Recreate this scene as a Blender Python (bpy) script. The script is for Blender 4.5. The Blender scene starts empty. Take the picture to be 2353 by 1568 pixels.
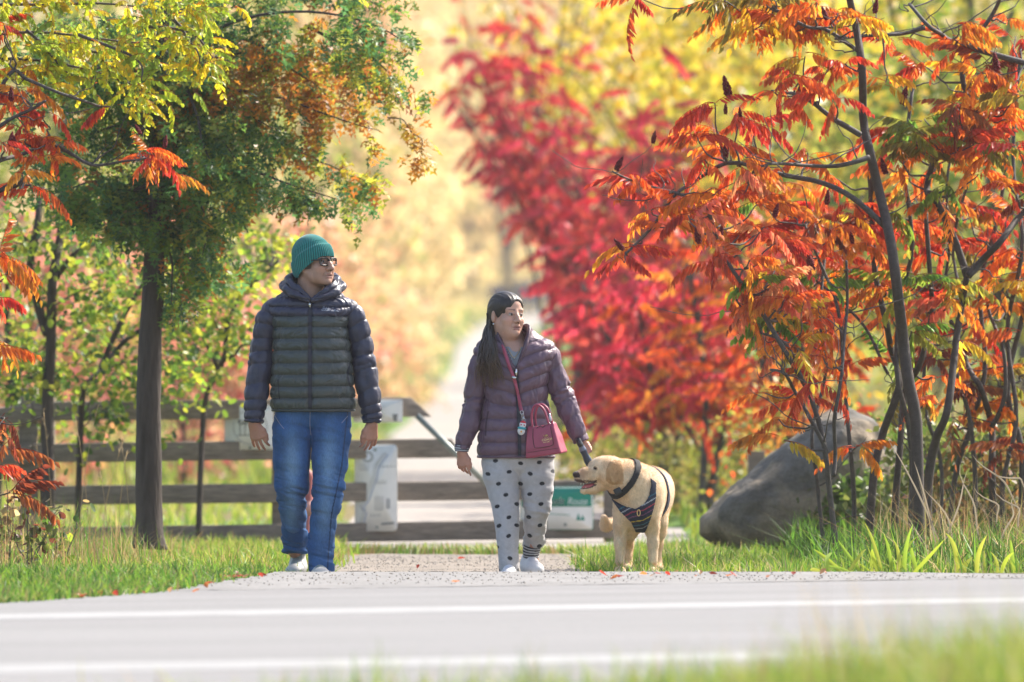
import bpy, math, random
import numpy as np
from mathutils import Vector, Matrix
from mathutils.bvhtree import BVHTree

scene = bpy.context.scene
C = scene.collection

# ------------------------------------------------------------------ camera
FPX, HOR, CAMH = 20056.0, 802.0, 1.2          # focal length and horizon row of a 2353 px wide frame
cam_d = bpy.data.cameras.new('camera')
cam = bpy.data.objects.new('camera', cam_d)
C.objects.link(cam)
cam.location = (0, 0, CAMH)
cam.rotation_euler = (math.radians(90) + math.atan((HOR - 784.0) / FPX), 0, 0)
cam_d.sensor_width = 36.0
cam_d.lens = 36.0 * FPX / 2353.0
cam_d.clip_start = 0.5
cam_d.clip_end = 3000
cam_d.dof.use_dof = True
cam_d.dof.focus_distance = 46.0
cam_d.dof.aperture_fstop = 3.2
cam_d.dof.aperture_blades = 0
scene.camera = cam

# ------------------------------------------------------------------ sky and sun
SUN_EL, SUN_AZ = math.radians(43), math.radians(49)     # azimuth from +Y towards +X
world = bpy.data.worlds.new('World')
scene.world = world
world.use_nodes = True
wn = world.node_tree
wn.nodes.clear()
w_out = wn.nodes.new('ShaderNodeOutputWorld')
w_bg = wn.nodes.new('ShaderNodeBackground')
w_sky = wn.nodes.new('ShaderNodeTexSky')
w_sky.sky_type = 'NISHITA'
w_sky.sun_disc = False
w_sky.sun_elevation = SUN_EL
w_sky.sun_rotation = SUN_AZ
w_sky.air_density = 1.0
w_sky.dust_density = 2.5
w_sky.ozone_density = 1.0
w_bg.inputs['Strength'].default_value = 0.15
wn.links.new(w_sky.outputs[0], w_bg.inputs[0])
wn.links.new(w_bg.outputs[0], w_out.inputs[0])
sun_d = bpy.data.lights.new('sun', 'SUN')
sun_d.energy = 4.8
sun_d.angle = math.radians(0.53)
sun_d.color = (1.0, 0.93, 0.82)
sun = bpy.data.objects.new('sun', sun_d)
C.objects.link(sun)
to_sun = Vector((math.sin(SUN_AZ) * math.cos(SUN_EL), math.cos(SUN_AZ) * math.cos(SUN_EL), math.sin(SUN_EL)))
sun.rotation_euler = (-to_sun).to_track_quat('-Z', 'Y').to_euler()
sun.location = (0, 30, 30)

vs = scene.view_settings
vs.view_transform = 'Standard'
vs.look = 'None'
vs.exposure = 1.12
vs.gamma = 1.0
vs.use_curve_mapping = False
scene.cycles.use_denoising = True
scene.cycles.max_bounces = 8
scene.cycles.transparent_max_bounces = 8
scene.cycles.caustics_reflective = False
scene.cycles.caustics_refractive = False
scene.cycles.sample_clamp_indirect = 6.0

# ------------------------------------------------------------------ helpers
def at(px, py, d):
    """point seen at pixel px,py of the 2353 wide photograph, at distance d"""
    return Vector(((px - 1176.5) / FPX * d, d, CAMH - (py - HOR) / FPX * d))

def s2l(r, g, b):
    f = lambda c: (c / 12.92 if c <= 0.04045 else ((c + 0.055) / 1.055) ** 2.4)
    return (f(r / 255), f(g / 255), f(b / 255))

def vnoise(P, seed=0):
    P = np.asarray(P, float)
    I = np.floor(P).astype(np.int64)
    f = P - I
    f = f * f * (3 - 2 * f)
    def h(dx, dy, dz):
        n = (I[..., 0] + dx) * 374761393 + (I[..., 1] + dy) * 668265263 + (I[..., 2] + dz) * 1440662683 + seed * 974711
        n = n & 0xffffffff
        n = ((n ^ (n >> 13)) * 1274126177) & 0xffffffff
        n = ((n ^ (n >> 16)) * 2246822519) & 0xffffffff
        return ((n ^ (n >> 15)) & 0xffff) / 65535.0
    fx, fy, fz = f[..., 0], f[..., 1], f[..., 2]
    x00 = h(0,0,0)*(1-fx)+h(1,0,0)*fx
    x10 = h(0,1,0)*(1-fx)+h(1,1,0)*fx
    x01 = h(0,0,1)*(1-fx)+h(1,0,1)*fx
    x11 = h(0,1,1)*(1-fx)+h(1,1,1)*fx
    return (x00*(1-fy)+x10*fy)*(1-fz)+(x01*(1-fy)+x11*fy)*fz

def fbm(P, seed=0, oct=3):
    P = np.asarray(P, float)
    a, t, s = 0.5, 0, 0
    for o in range(oct):
        s = s + a * vnoise(P * 2 ** o, seed + o * 17)
        t += a
        a *= 0.5
    return s / t

def sstep(a, b, x):
    t = np.clip((np.asarray(x, float) - a) / (b - a), 0, 1)
    return t * t * (3 - 2 * t)

def crom(arr, n):
    """Catmull-Rom resample of rows to n rows"""
    A = np.asarray(arr, float)
    m = len(A)
    if m == 2:
        t = np.linspace(0, 1, n)[:, None]
        return A[0] * (1 - t) + A[1] * t
    t = np.linspace(0, m - 1, n)
    i = np.clip(np.floor(t).astype(int), 0, m - 2)
    f = (t - i)[:, None]
    p0 = A[np.maximum(i - 1, 0)]; p1 = A[i]; p2 = A[i + 1]; p3 = A[np.minimum(i + 2, m - 1)]
    return 0.5 * (2 * p1 + (p2 - p0) * f + (2 * p0 - 5 * p1 + 4 * p2 - p3) * f**2 + (3 * p1 - p0 - 3 * p2 + p3) * f**3)

def mesh_np(name, V, faces, col=None, smooth=False):
    """faces: (n,k) array or list of such arrays"""
    V = np.asarray(V, np.float32)
    if not isinstance(faces, (list, tuple)):
        faces = [faces]
    faces = [np.asarray(f, np.int32) for f in faces if len(f)]
    me = bpy.data.meshes.new(name)
    me.vertices.add(len(V))
    me.vertices.foreach_set('co', V.ravel())
    loops = np.concatenate([f.ravel() for f in faces])
    sizes = np.concatenate([np.full(len(f), f.shape[1], np.int32) for f in faces])
    starts = np.concatenate([[0], np.cumsum(sizes)[:-1]]).astype(np.int32)
    me.loops.add(len(loops))
    me.loops.foreach_set('vertex_index', loops)
    me.polygons.add(len(sizes))
    me.polygons.foreach_set('loop_start', starts)
    me.polygons.foreach_set('loop_total', sizes)
    if smooth:
        me.polygons.foreach_set('use_smooth', np.ones(len(sizes), bool))
    me.update(calc_edges=True)
    if col is not None:
        c = np.ones((len(V), 4), np.float32)
        c[:, :3] = col
        a = me.color_attributes.new('Col', 'FLOAT_COLOR', 'POINT')
        a.data.foreach_set('color', c.ravel())
    return me

def obj(name, me, mat=None, parent=None, loc=None):
    o = bpy.data.objects.new(name, me)
    C.objects.link(o)
    if mat is not None and me is not None and len(me.materials) == 0:
        me.materials.append(mat)
    if parent is not None:
        o.parent = parent
    if loc is not None:
        o.location = loc
    return o

def tag(o, label=None, cat=None, group=None, kind=None):
    if label: o['label'] = label
    if cat: o['category'] = cat
    if group: o['group'] = group
    if kind: o['kind'] = kind
    return o

def thing(name, loc, label, cat, group=None):
    o = bpy.data.objects.new(name, None)
    C.objects.link(o)
    o.location = loc
    o.empty_display_size = 0.1
    return tag(o, label, cat, group)

def tube_np(path, rad, n=8, cap=True, ry=None):
    """tube along path, returns V, [quads, tris]"""
    P = np.asarray(path, float)
    m = len(P)
    rad = np.broadcast_to(np.asarray(rad, float), (m,))
    ry = rad if ry is None else np.broadcast_to(np.asarray(ry, float), (m,))
    T = np.gradient(P, axis=0)
    T /= np.linalg.norm(T, axis=1)[:, None] + 1e-12
    ref = np.array([0, -1.0, 0]) if abs(T[:, 1]).mean() < 0.85 else np.array([1.0, 0, 0])
    B = np.cross(ref, T); B /= np.linalg.norm(B, axis=1)[:, None] + 1e-12
    N = np.cross(T, B)
    th = np.linspace(0, 2 * np.pi, n, endpoint=False)
    V = P[:, None, :] + rad[:, None, None] * np.cos(th)[None, :, None] * B[:, None, :] + ry[:, None, None] * np.sin(th)[None, :, None] * N[:, None, :]
    V = V.reshape(-1, 3)
    i = np.arange(m - 1)[:, None] * n; j = np.arange(n)[None, :]; j2 = (j + 1) % n
    Q = np.stack([i + j, i + j2, i + n + j2, i + n + j], -1).reshape(-1, 4)
    if cap:
        V = np.vstack([V, P[:1], P[-1:]])
        a, b = m * n, m * n + 1
        jj = np.arange(n); jj2 = (jj + 1) % n
        t1 = np.stack([jj2, jj, np.full(n, a)], -1)
        t2 = np.stack([(m - 1) * n + jj, (m - 1) * n + jj2, np.full(n, b)], -1)
        return V, [Q, np.vstack([t1, t2])]
    return V, [Q]

class MB:
    """collects pieces into one mesh"""
    def __init__(s): s.V = []; s.F = {}; s.n = 0; s.Cc = []
    def add(s, V, F, col=None):
        V = np.asarray(V, float)
        if not isinstance(F, (list, tuple)) or (len(F) and not hasattr(F[0], 'shape')): F = [np.asarray(F)]
        for f in F:
            if len(f): s.F.setdefault(f.shape[1], []).append(np.asarray(f) + s.n)
        s.V.append(V); s.n += len(V)
        c = np.ones((len(V), 3)) if col is None else np.broadcast_to(np.asarray(col, float), (len(V), 3))
        s.Cc.append(c)
        return s
    def tube(s, path, rad, n=8, col=None, cap=True):
        V, F = tube_np(path, rad, n, cap); return s.add(V, F, col)
    def box(s, c, size, col=None, R=None):
        h = np.asarray(size, float) / 2
        V = np.array([[x, y, z] for x in (-1, 1) for y in (-1, 1) for z in (-1, 1)], float) * h
        if R is not None: V = V @ np.asarray(R).T
        V = V + np.asarray(c, float)
        F = np.array([[0, 1, 3, 2], [4, 6, 7, 5], [0, 4, 5, 1], [2, 3, 7, 6], [0, 2, 6, 4], [1, 5, 7, 3]])
        return s.add(V, [F], col)
    def mesh(s, name, smooth=False, color=True):
        return mesh_np(name, np.vstack(s.V), [np.vstack(f) for f in s.F.values()], np.vstack(s.Cc) if color else None, smooth)
    def build(s, name, mat, parent=None, loc=None, smooth=False):
        return obj(name, s.mesh(name, smooth), mat, parent, loc)

def bevel_obj(o, w, seg=2):
    m = o.modifiers.new('bevel', 'BEVEL'); m.width = w; m.segments = seg; m.limit_method = 'ANGLE'
    return o

def rot(ax, a):
    return np.array(Matrix.Rotation(a, 3, ax))

# ---- signed distance modelling
class Field:
    def __init__(s, xs, ys, zs):
        s.x, s.y, s.z = [np.asarray(a, float) for a in (xs, ys, zs)]
        s.F = np.full((len(s.x), len(s.y), len(s.z)), 0.3, np.float32)
        s.R = np.eye(3); s.t = np.zeros(3); s.sc = 1.0
    def frame(s, R=None, t=None, sc=1.0):
        s.R = np.eye(3) if R is None else np.asarray(R); s.t = np.zeros(3) if t is None else np.asarray(t, float); s.sc = sc
    def P(s, p): return s.R @ (np.asarray(p, float) * s.sc) + s.t
    def _blk(s, lo, hi):
        r = []
        for a, l, h in zip((s.x, s.y, s.z), lo, hi):
            i = max(np.searchsorted(a, l) - 1, 0); j = min(np.searchsorted(a, h) + 1, len(a))
            if j <= i: return None
            r.append(slice(i, j))
        return tuple(r)
    def _mix(s, b, d, k, op):
        A = s.F[b]
        if op == 'add':
            if k <= 0: s.F[b] = np.minimum(A, d)
            else:
                h = np.maximum(k - np.abs(A - d), 0) / k
                s.F[b] = np.minimum(A, d) - h * h * k * 0.25
        else:
            if k <= 0: s.F[b] = np.maximum(A, -d)
            else:
                h = np.maximum(k - np.abs(A + d), 0) / k
                s.F[b] = np.maximum(A, -d) + h * h * k * 0.25
    def cap(s, a, b, ra, rb=None, k=0.02, op='add'):
        rb = ra if rb is None else rb
        a, b = s.P(a), s.P(b); ra *= s.sc; rb *= s.sc; k *= s.sc
        m = max(ra, rb) + k + 0.012
        bl = s._blk(np.minimum(a, b) - m, np.maximum(a, b) + m)
        if bl is None: return
        X = s.x[bl[0]][:, None, None] - a[0]; Y = s.y[bl[1]][None, :, None] - a[1]; Z = s.z[bl[2]][None, None, :] - a[2]
        ab = b - a; L = max(float(ab @ ab), 1e-12)
        t = np.clip((X * ab[0] + Y * ab[1] + Z * ab[2]) / L, 0, 1)
        d = np.sqrt((X - ab[0] * t) ** 2 + (Y - ab[1] * t) ** 2 + (Z - ab[2] * t) ** 2) - (ra + (rb - ra) * t)
        s._mix(bl, d.astype(np.float32), k, op)
    def chain(s, pts, rads, k=0.02, op='add'):
        for i in range(len(pts) - 1): s.cap(pts[i], pts[i + 1], rads[i], rads[i + 1], k, op)
    def ell(s, c, r, k=0.02, op='add', R=None):
        c = s.P(c); r = np.asarray(r, float) * s.sc; k *= s.sc
        M = s.R if R is None else s.R @ np.asarray(R)
        m = r.max() + k + 0.012
        bl = s._blk(c - m, c + m)
        if bl is None: return
        X = s.x[bl[0]][:, None, None] - c[0]; Y = s.y[bl[1]][None, :, None] - c[1]; Z = s.z[bl[2]][None, None, :] - c[2]
        u = [(X * M[0, i] + Y * M[1, i] + Z * M[2, i]) / r[i] for i in range(3)]
        k0 = np.sqrt(u[0]**2 + u[1]**2 + u[2]**2) + 1e-9
        k1 = np.sqrt((u[0]/r[0])**2 + (u[1]/r[1])**2 + (u[2]/r[2])**2) + 1e-9
        s._mix(bl, (k0 * (k0 - 1) / k1).astype(np.float32), k, op)
    def cut(s, n, d, k=0.0):
        """remove the half space n.p > d"""
        n = np.asarray(n, float)
        D = s.x[:, None, None] * n[0] + s.y[None, :, None] * n[1] + s.z[None, None, :] * n[2] - d
        s.F = np.maximum(s.F, D.astype(np.float32))
    def mesh(s):
        F, xs, ys, zs = s.F, s.x, s.y, s.z
        S = F < 0
        c = np.zeros(tuple(n - 1 for n in F.shape), np.int8)
        offs = [(i, j, k) for i in (0, 1) for j in (0, 1) for k in (0, 1)]
        nx, ny, nz = F.shape
        for i, j, k in offs: c += S[i:nx - 1 + i, j:ny - 1 + j, k:nz - 1 + k]
        act = (c > 0) & (c < 8)
        I = np.argwhere(act)
        idx = np.full(act.shape, -1, np.int32); idx[act] = np.arange(len(I))
        val = np.stack([F[I[:, 0] + i, I[:, 1] + j, I[:, 2] + k] for i, j, k in offs], 1)
        O = np.array(offs, float)
        acc = np.zeros((len(I), 3)); cnt = np.zeros(len(I))
        for a in range(8):
            for b in range(a + 1, 8):
                if np.abs(O[a] - O[b]).sum() != 1: continue
                va, vb = val[:, a], val[:, b]
                cr = (va < 0) != (vb < 0)
                t = np.where(cr, va / np.where(cr, va - vb, 1), 0)
                acc += cr[:, None] * (O[a] + t[:, None] * (O[b] - O[a])); cnt += cr
        f = acc / cnt[:, None]
        V = np.stack([ax[I[:, q]] + f[:, q] * (ax[I[:, q] + 1] - ax[I[:, q]]) for q, ax in enumerate((xs, ys, zs))], 1)
        quads = []
        for ax in range(3):
            a1, a2 = (ax + 1) % 3, (ax + 2) % 3
            sl0 = [slice(None)] * 3; sl1 = [slice(None)] * 3
            sl0[ax] = slice(0, -1); sl1[ax] = slice(1, None)
            for q in (sl0, sl1):
                q[a1] = slice(1, -1); q[a2] = slice(1, -1)
            A, B = S[tuple(sl0)], S[tuple(sl1)]
            E = np.argwhere(A != B)
            ins = A[A != B]
            base = E.copy(); base[:, a1] += 1; base[:, a2] += 1
            def cell(d1, d2):
                q = base.copy(); q[:, a1] += d1; q[:, a2] += d2
                return idx[q[:, 0], q[:, 1], q[:, 2]]
            Q = np.stack([cell(-1, -1), cell(0, -1), cell(0, 0), cell(-1, 0)], 1)
            Q[~ins] = Q[~ins][:, ::-1]
            quads.append(Q)
        return V, np.vstack(quads)

def vnormals(V, Q):
    N = np.zeros_like(V)
    n = np.cross(V[Q[:, 2]] - V[Q[:, 0]], V[Q[:, 3 % Q.shape[1]]] - V[Q[:, 1]]) if Q.shape[1] == 4 else np.cross(V[Q[:, 1]] - V[Q[:, 0]], V[Q[:, 2]] - V[Q[:, 0]])
    for i in range(Q.shape[1]): np.add.at(N, Q[:, i], n)
    return N / (np.linalg.norm(N, axis=1)[:, None] + 1e-12)

def smooth_v(V, Q, it=2, lam=0.5):
    e = np.vstack([Q[:, [i, (i + 1) % Q.shape[1]]] for i in range(Q.shape[1])])
    for _ in range(it):
        S = np.zeros_like(V); n = np.zeros(len(V))
        np.add.at(S, e[:, 0], V[e[:, 1]]); np.add.at(n, e[:, 0], 1)
        np.add.at(S, e[:, 1], V[e[:, 0]]); np.add.at(n, e[:, 1], 1)
        V = V + lam * (S / n[:, None] - V)
    return V

def bvh_of(V, faces):
    polys = []
    for f in (faces if isinstance(faces, (list, tuple)) else [faces]): polys += f.tolist()
    return BVHTree.FromPolygons([tuple(v) for v in np.asarray(V).tolist()], polys)

def front_hit(bvh, x, z, y0=-2.0, default=0.0):
    h = bvh.ray_cast(Vector((x, y0, z)), Vector((0, 1, 0)))
    return h[0].y if h[0] is not None else default

def in_poly(x, y, poly):
    poly = np.asarray(poly, float); ins = np.zeros(np.shape(x), bool)
    j = len(poly) - 1
    for i in range(len(poly)):
        xi, yi = poly[i]; xj, yj = poly[j]
        c = ((yi > y) != (yj > y)) & (x < (xj - xi) * (y - yi) / (yj - yi + 1e-12) + xi)
        ins ^= c; j = i
    return ins

def sub_mesh(V, Q, mask):
    """faces of Q with mask; returns compact V, Q and used index"""
    q = Q[mask]; u, inv = np.unique(q, return_inverse=True)
    return V[u], inv.reshape(q.shape), u

# ---- materials
def nt_of(name):
    m = bpy.data.materials.new(name); m.use_nodes = True
    nt = m.node_tree; nt.nodes.clear()
    out = nt.nodes.new('ShaderNodeOutputMaterial')
    return m, nt, out

def _n(nt, t, **kw):
    n = nt.nodes.new(t)
    for k, v in kw.items():
        if k in n.inputs:
            n.inputs[k].default_value = v
        else: setattr(n, k, v)
    return n

def pm(name, col=(0.5, 0.5, 0.5), rough=0.6, attr=False, var=None, bump=None, spec=0.4, metal=0.0, sheen=0.0, bump2=None, obj_col=False, var2=None, trans=0.0, sss=0.0):
    """principled material: base colour (or the Col attribute), two-scale colour variation and bump"""
    m, nt, out = nt_of(name)
    b = nt.nodes.new('ShaderNodeBsdfPrincipled')
    L = nt.links.new
    b.inputs['Roughness'].default_value = rough
    b.inputs['Specular IOR Level'].default_value = spec
    b.inputs['Metallic'].default_value = metal
    if sheen: b.inputs['Sheen Weight'].default_value = sheen; b.inputs['Sheen Roughness'].default_value = 0.4
    if sss:
        b.inputs['Subsurface Weight'].default_value = sss; b.inputs['Subsurface Radius'].default_value = (1.0, 0.35, 0.2); b.inputs['Subsurface Scale'].default_value = 0.008
    tc = nt.nodes.new('ShaderNodeTexCoord')
    cur = None
    if attr:
        a = nt.nodes.new('ShaderNodeAttribute'); a.attribute_name = 'Col'; cur = a.outputs['Color']
    else:
        rgb = nt.nodes.new('ShaderNodeRGB'); rgb.outputs[0].default_value = (*col, 1); cur = rgb.outputs[0]
    if obj_col:
        oi = nt.nodes.new('ShaderNodeObjectInfo'); mx = _n(nt, 'ShaderNodeMix', data_type='RGBA', blend_type='MULTIPLY')
        mx.inputs[0].default_value = 1.0; L(cur, mx.inputs[6]); L(oi.outputs['Color'], mx.inputs[7]); cur = mx.outputs[2]
    for v in (var, var2):
        if not v: continue
        sc, amt = v[0], v[1]
        no = nt.nodes.new('ShaderNodeTexNoise'); no.inputs['Scale'].default_value = sc; no.inputs['Detail'].default_value = 4
        src = tc.outputs['Object']
        if len(v) > 2:
            mp = nt.nodes.new('ShaderNodeMapping'); mp.inputs['Scale'].default_value = v[2]; L(src, mp.inputs[0]); src = mp.outputs[0]
        L(src, no.inputs['Vector'])
        mr = nt.nodes.new('ShaderNodeMapRange'); mr.inputs[1].default_value = 0.25; mr.inputs[2].default_value = 0.75
        mr.inputs[3].default_value = 1 - amt; mr.inputs[4].default_value = 1 + amt
        L(no.outputs['Fac'], mr.inputs[0])
        mx = _n(nt, 'ShaderNodeMix', data_type='RGBA', blend_type='MULTIPLY'); mx.inputs[0].default_value = 1.0
        L(cur, mx.inputs[6]); L(mr.outputs[0], mx.inputs[7]); cur = mx.outputs[2]
    L(cur, b.inputs['Base Color'])
    prev = None
    for bp in (bump, bump2):
        if not bp: continue
        no = nt.nodes.new('ShaderNodeTexNoise'); no.inputs['Scale'].default_value = bp[0]; no.inputs['Detail'].default_value = 5
        src = tc.outputs['Object']
        if len(bp) > 3:
            mp = nt.nodes.new('ShaderNodeMapping'); mp.inputs['Scale'].default_value = bp[3]; L(src, mp.inputs[0]); src = mp.outputs[0]
        L(src, no.inputs['Vector'])
        bu = nt.nodes.new('ShaderNodeBump'); bu.inputs['Strength'].default_value = bp[1]; bu.inputs['Distance'].default_value = bp[2]
        L(no.outputs['Fac'], bu.inputs['Height'])
        if prev is not None: L(prev.outputs[0], bu.inputs['Normal'])
        prev = bu
    if prev is not None: L(prev.outputs[0], b.inputs['Normal'])
    if trans:
        tr = nt.nodes.new('ShaderNodeBsdfTranslucent'); L(cur, tr.inputs[0])
        ms = nt.nodes.new('ShaderNodeMixShader'); ms.inputs[0].default_value = trans
        L(b.outputs[0], ms.inputs[1]); L(tr.outputs[0], ms.inputs[2]); L(ms.outputs[0], out.inputs[0])
    else:
        L(b.outputs[0], out.inputs[0])
    return m

M = {}
M['leaf'] = pm('leaf', attr=True, rough=0.42, spec=0.35, trans=0.58)
M['leaf_obj'] = pm('leaf_object_colour', attr=True, obj_col=True, rough=0.4, spec=0.4, trans=0.62, var=(60, 0.18))
M['grass'] = pm('grass_blades', attr=True, rough=0.5, spec=0.3, trans=0.45)
M['bark'] = pm('bark', attr=True, rough=0.85, spec=0.2, var=(9, 0.35, (3, 3, 0.6)), bump=(22, 0.9, 0.012, (3, 3, 0.5)))
M['sumac_bark'] = pm('sumac_bark', attr=True, rough=0.7, spec=0.2, var=(30, 0.25), var2=(160, 0.25, (0.6, 0.6, 2.0)), bump=(70, 0.5, 0.004))
M['attr'] = pm('coloured', attr=True, rough=0.6)

# ================================================================== the ground
def ground_z(x, y):
    x = np.asarray(x, float); y = np.asarray(y, float)
    t = y - 0.15 * x
    road = 0.08 + 0.012 * np.clip(x, -5, 5) + 0.02 * (1 - np.clip((t - 35.0) / 6.0, -1, 1) ** 2)
    z = np.where(t < 29, 0.0 + (road - 0.0) * sstep(28.2, 29.2, t), road)
    ap = sstep(40.6, 43.2, t)
    z = z * (1 - ap) + 0.072 * ap
    back = sstep(43.9, 45.4, y)
    z = z * (1 - back) + (-0.02) * back
    z = z - 0.06 * sstep(46.5, 57, y)
    z = z + 2.8 * sstep(230, 400, y) + 16 * sstep(400, 640, y)
    side = np.abs(x - path_c(y)) - 2.2
    z = z + sstep(58, 90, y) * 0.05 * np.clip(side, 0, 12)
    return z

def path_c(y):
    return np.interp(y, [44, 56, 58, 130, 250, 320, 400, 480], [-0.4, -0.2, 0.0, -0.62, -0.95, -0.7, 1.0, 7.0])

def apron_left(y):
    return np.interp(y, [38, 39.0, 40.6, 43, 45, 50, 56], [-2.9, -2.2, -1.65, -1.28, -1.12, -1.0, -1.1])

def apron_right(y):
    return np.interp(y, [41, 43.2, 44.0, 44.6, 45.2, 50, 53, 56], [4.0, 3.0, 1.75, 0.9, 0.45, 0.35, 0.6, 1.2])

def hard_surface(x, y):
    t = y - 0.15 * x
    a = (t > 28.9) & (t < 41.2) & ~((x < apron_left(y)) & (y > 38.2))
    b = (y >= 38) & (y < 56.5) & (x > apron_left(y)) & (x < apron_right(y))
    c = (y >= 54.5) & (np.abs(x - path_c(y)) < 1.16)
    return a | b | c

ys = np.concatenate([np.arange(12, 26, 1.0), np.arange(26, 60, 0.2), np.arange(60, 120, 2.0), np.arange(120, 420, 8.0), np.linspace(420, 690, 20)])
us = np.linspace(-1, 1, 121)
us = np.sign(us) * (0.35 * np.abs(us) + 0.65 * np.abs(us) ** 3)
Yg = np.repeat(ys[:, None], len(us), 1)
Xg = us[None, :] * (10 + 0.2 * Yg)
Zg = ground_z(Xg, Yg) - 0.03 * hard_surface(Xg, Yg)
Vg = np.stack([Xg, Yg, Zg], -1).reshape(-1, 3)
n = len(us)
i = np.arange(len(ys) - 1)[:, None] * n; j = np.arange(n - 1)[None, :]
Qg = np.stack([i + j, i + j + 1, i + n + j + 1, i + n + j], -1).reshape(-1, 4)
gn = fbm(Vg * np.array([0.5, 0.15, 1]), 3)
gcol = np.where((gn > 0.52)[:, None], np.array([0.16, 0.13, 0.06]), np.array([0.09, 0.16, 0.03]))
near_soil = (Vg[:, 1] < 57)[:, None]
gcol = np.where(near_soil, np.array([0.09, 0.09, 0.045]) * (0.7 + 0.6 * gn[:, None]), gcol)
far = (Vg[:, 1] > 380)[:, None]
gcol = np.where(far, np.array([0.34, 0.27, 0.10]), gcol)
M['ground'] = pm('soil_and_turf', attr=True, rough=0.95, spec=0.1, var=(1.5, 0.35), bump=(18, 0.6, 0.02))
tag(obj('ground', mesh_np('ground', Vg, Qg, gcol, True), M['ground']), 'grassy ground on both sides of road and path', kind='structure')

def sheet(name, x0, x1, y0, y1, dx, dy, keep, dz, mat, label, bumps=0.0):
    xs = np.arange(x0, x1 + 1e-6, dx); yy = np.arange(y0, y1 + 1e-6, dy)
    X, Y = np.meshgrid(xs, yy)
    Z = ground_z(X, Y) + dz
    if bumps:
        Z = Z + bumps * (fbm(np.stack([X * 5, Y * 5, X * 0], -1), 5) - 0.5) + bumps * 0.7 * (vnoise(np.stack([X * 25, Y * 20, X * 0], -1), 9) - 0.5)
    V = np.stack([X, Y, Z], -1).reshape(-1, 3); n = len(xs)
    i = np.arange(len(yy) - 1)[:, None] * n; j = np.arange(n - 1)[None, :]
    Q = np.stack([i + j, i + j + 1, i + n + j + 1, i + n + j], -1).reshape(-1, 4)
    cen = V[Q].mean(1)
    k = keep(cen[:, 0], cen[:, 1])
    V, Q, _ = sub_mesh(V, Q, k)
    o = obj(name, mesh_np(name, V, Q, None, True), mat)
    tag(o, label, kind='structure')
    return o

M['asphalt'] = pm('worn_asphalt', (0.195, 0.190, 0.188), rough=0.85, spec=0.25, var=(0.8, 0.12, (0.3, 2.0, 1)), var2=(90, 0.22), bump=(160, 0.5, 0.006))
M['gravel'] = pm('pale_gravel', (0.225, 0.195, 0.165), rough=0.95, spec=0.15, var=(3, 0.22), var2=(55, 0.2), bump=(70, 0.6, 0.008))
M['path'] = pm('pale_path', (0.30, 0.27, 0.24), rough=0.95, spec=0.15, var=(0.6, 0.15), var2=(20, 0.2), bump=(40, 0.6, 0.01))
M['paint'] = pm('road_paint', (0.255, 0.25, 0.243), rough=0.7, var=(6, 0.12), var2=(70, 0.2), bump=(120, 0.4, 0.003))

road = sheet('road', -9, 9, 26, 43, 0.15, 0.15, lambda x, y: (y - 0.15 * x > 28.9) & (y - 0.15 * x < 41.25) & ~((x < apron_left(y) - 0.05) & (y > 38.1)), 0.004, M['asphalt'], 'two lane asphalt road crossing the foreground')
M['apron'] = pm('grey_shoulder', (0.205, 0.198, 0.192), rough=0.9, spec=0.2, var=(2.5, 0.15), var2=(45, 0.22), bump=(60, 0.5, 0.005))
sheet('road_shoulder', -3.2, 5, 38, 46, 0.05, 0.05, lambda x, y: (y - 0.15 * x > 41.1) & (y < 44.2) & (x > apron_left(y)) & (x < apron_right(y)), 0.0055, M['apron'], 'grey worn shoulder along the far side of the road', 0.003)
sheet('gravel_shoulder', -3.2, 5, 38, 57, 0.05, 0.05, lambda x, y: (y > 44.1) & (y < 53.4 + 0.12 * np.sin(x * 7)) & (x > apron_left(y)) & (x < apron_right(y)), 0.006, M['gravel'], 'loose pale gravel apron between road and gate', 0.009)
sheet('path', -6, 12, 54.6, 470, 0.15, 0.5, lambda x, y: (np.abs(x - path_c(y)) < 1.16), 0.006, M['path'], 'pale walking path leading away behind the gate')

def line_mark(t0, w, label):
    xs = np.arange(-9, 9.01, 0.2)
    V = []
    for k, a in enumerate((t0 - w / 2, t0 + w / 2)):
        Y = a + 0.15 * xs
        V.append(np.stack([xs, Y, ground_z(xs, Y) + 0.0055], 1))
    n = len(xs); V = np.vstack(V); q = np.arange(n - 1)
    Q = np.stack([q, q + 1, n + q + 1, n + q], 1)
    o = obj('painted_line', mesh_np('painted_line', V, Q, None, True), M['paint'], road)
    o['label'] = label
line_mark(36.9, 0.85, 'white edge line on the far side of the road')
line_mark(30.95, 0.72, 'white edge line on the near side of the road')

# loose stones on the gravel: far past counting
def stones(n, seed, sampler, smin, smax, cols):
    r = np.random.default_rng(seed)
    P = sampler(r, n); n = len(P)
    o8 = np.array([[1, 0, 0], [-1, 0, 0], [0, 1, 0], [0, -1, 0], [0, 0, 1], [0, 0, -1]], float)
    f8 = np.array([[0, 2, 4], [2, 1, 4], [1, 3, 4], [3, 0, 4], [2, 0, 5], [1, 2, 5], [3, 1, 5], [0, 3, 5]])
    s = r.uniform(smin, smax, (n, 1, 1)) * r.uniform(0.6, 1.3, (n, 6, 1)) * np.array([1, 1, 0.7])
    a = r.uniform(0, 6.28, n)
    V = o8[None] * s
    ca, sa = np.cos(a)[:, None], np.sin(a)[:, None]
    V = np.stack([V[..., 0] * ca - V[..., 1] * sa, V[..., 0] * sa + V[..., 1] * ca, V[..., 2]], -1) + P[:, None, :]
    F = (f8[None] + np.arange(n)[:, None, None] * 6).reshape(-1, 3)
    c = np.repeat(np.array(cols)[r.integers(0, len(cols), n)] * r.uniform(0.7, 1.2, (n, 1)), 6, 0)
    return V.reshape(-1, 3), F, c
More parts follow.
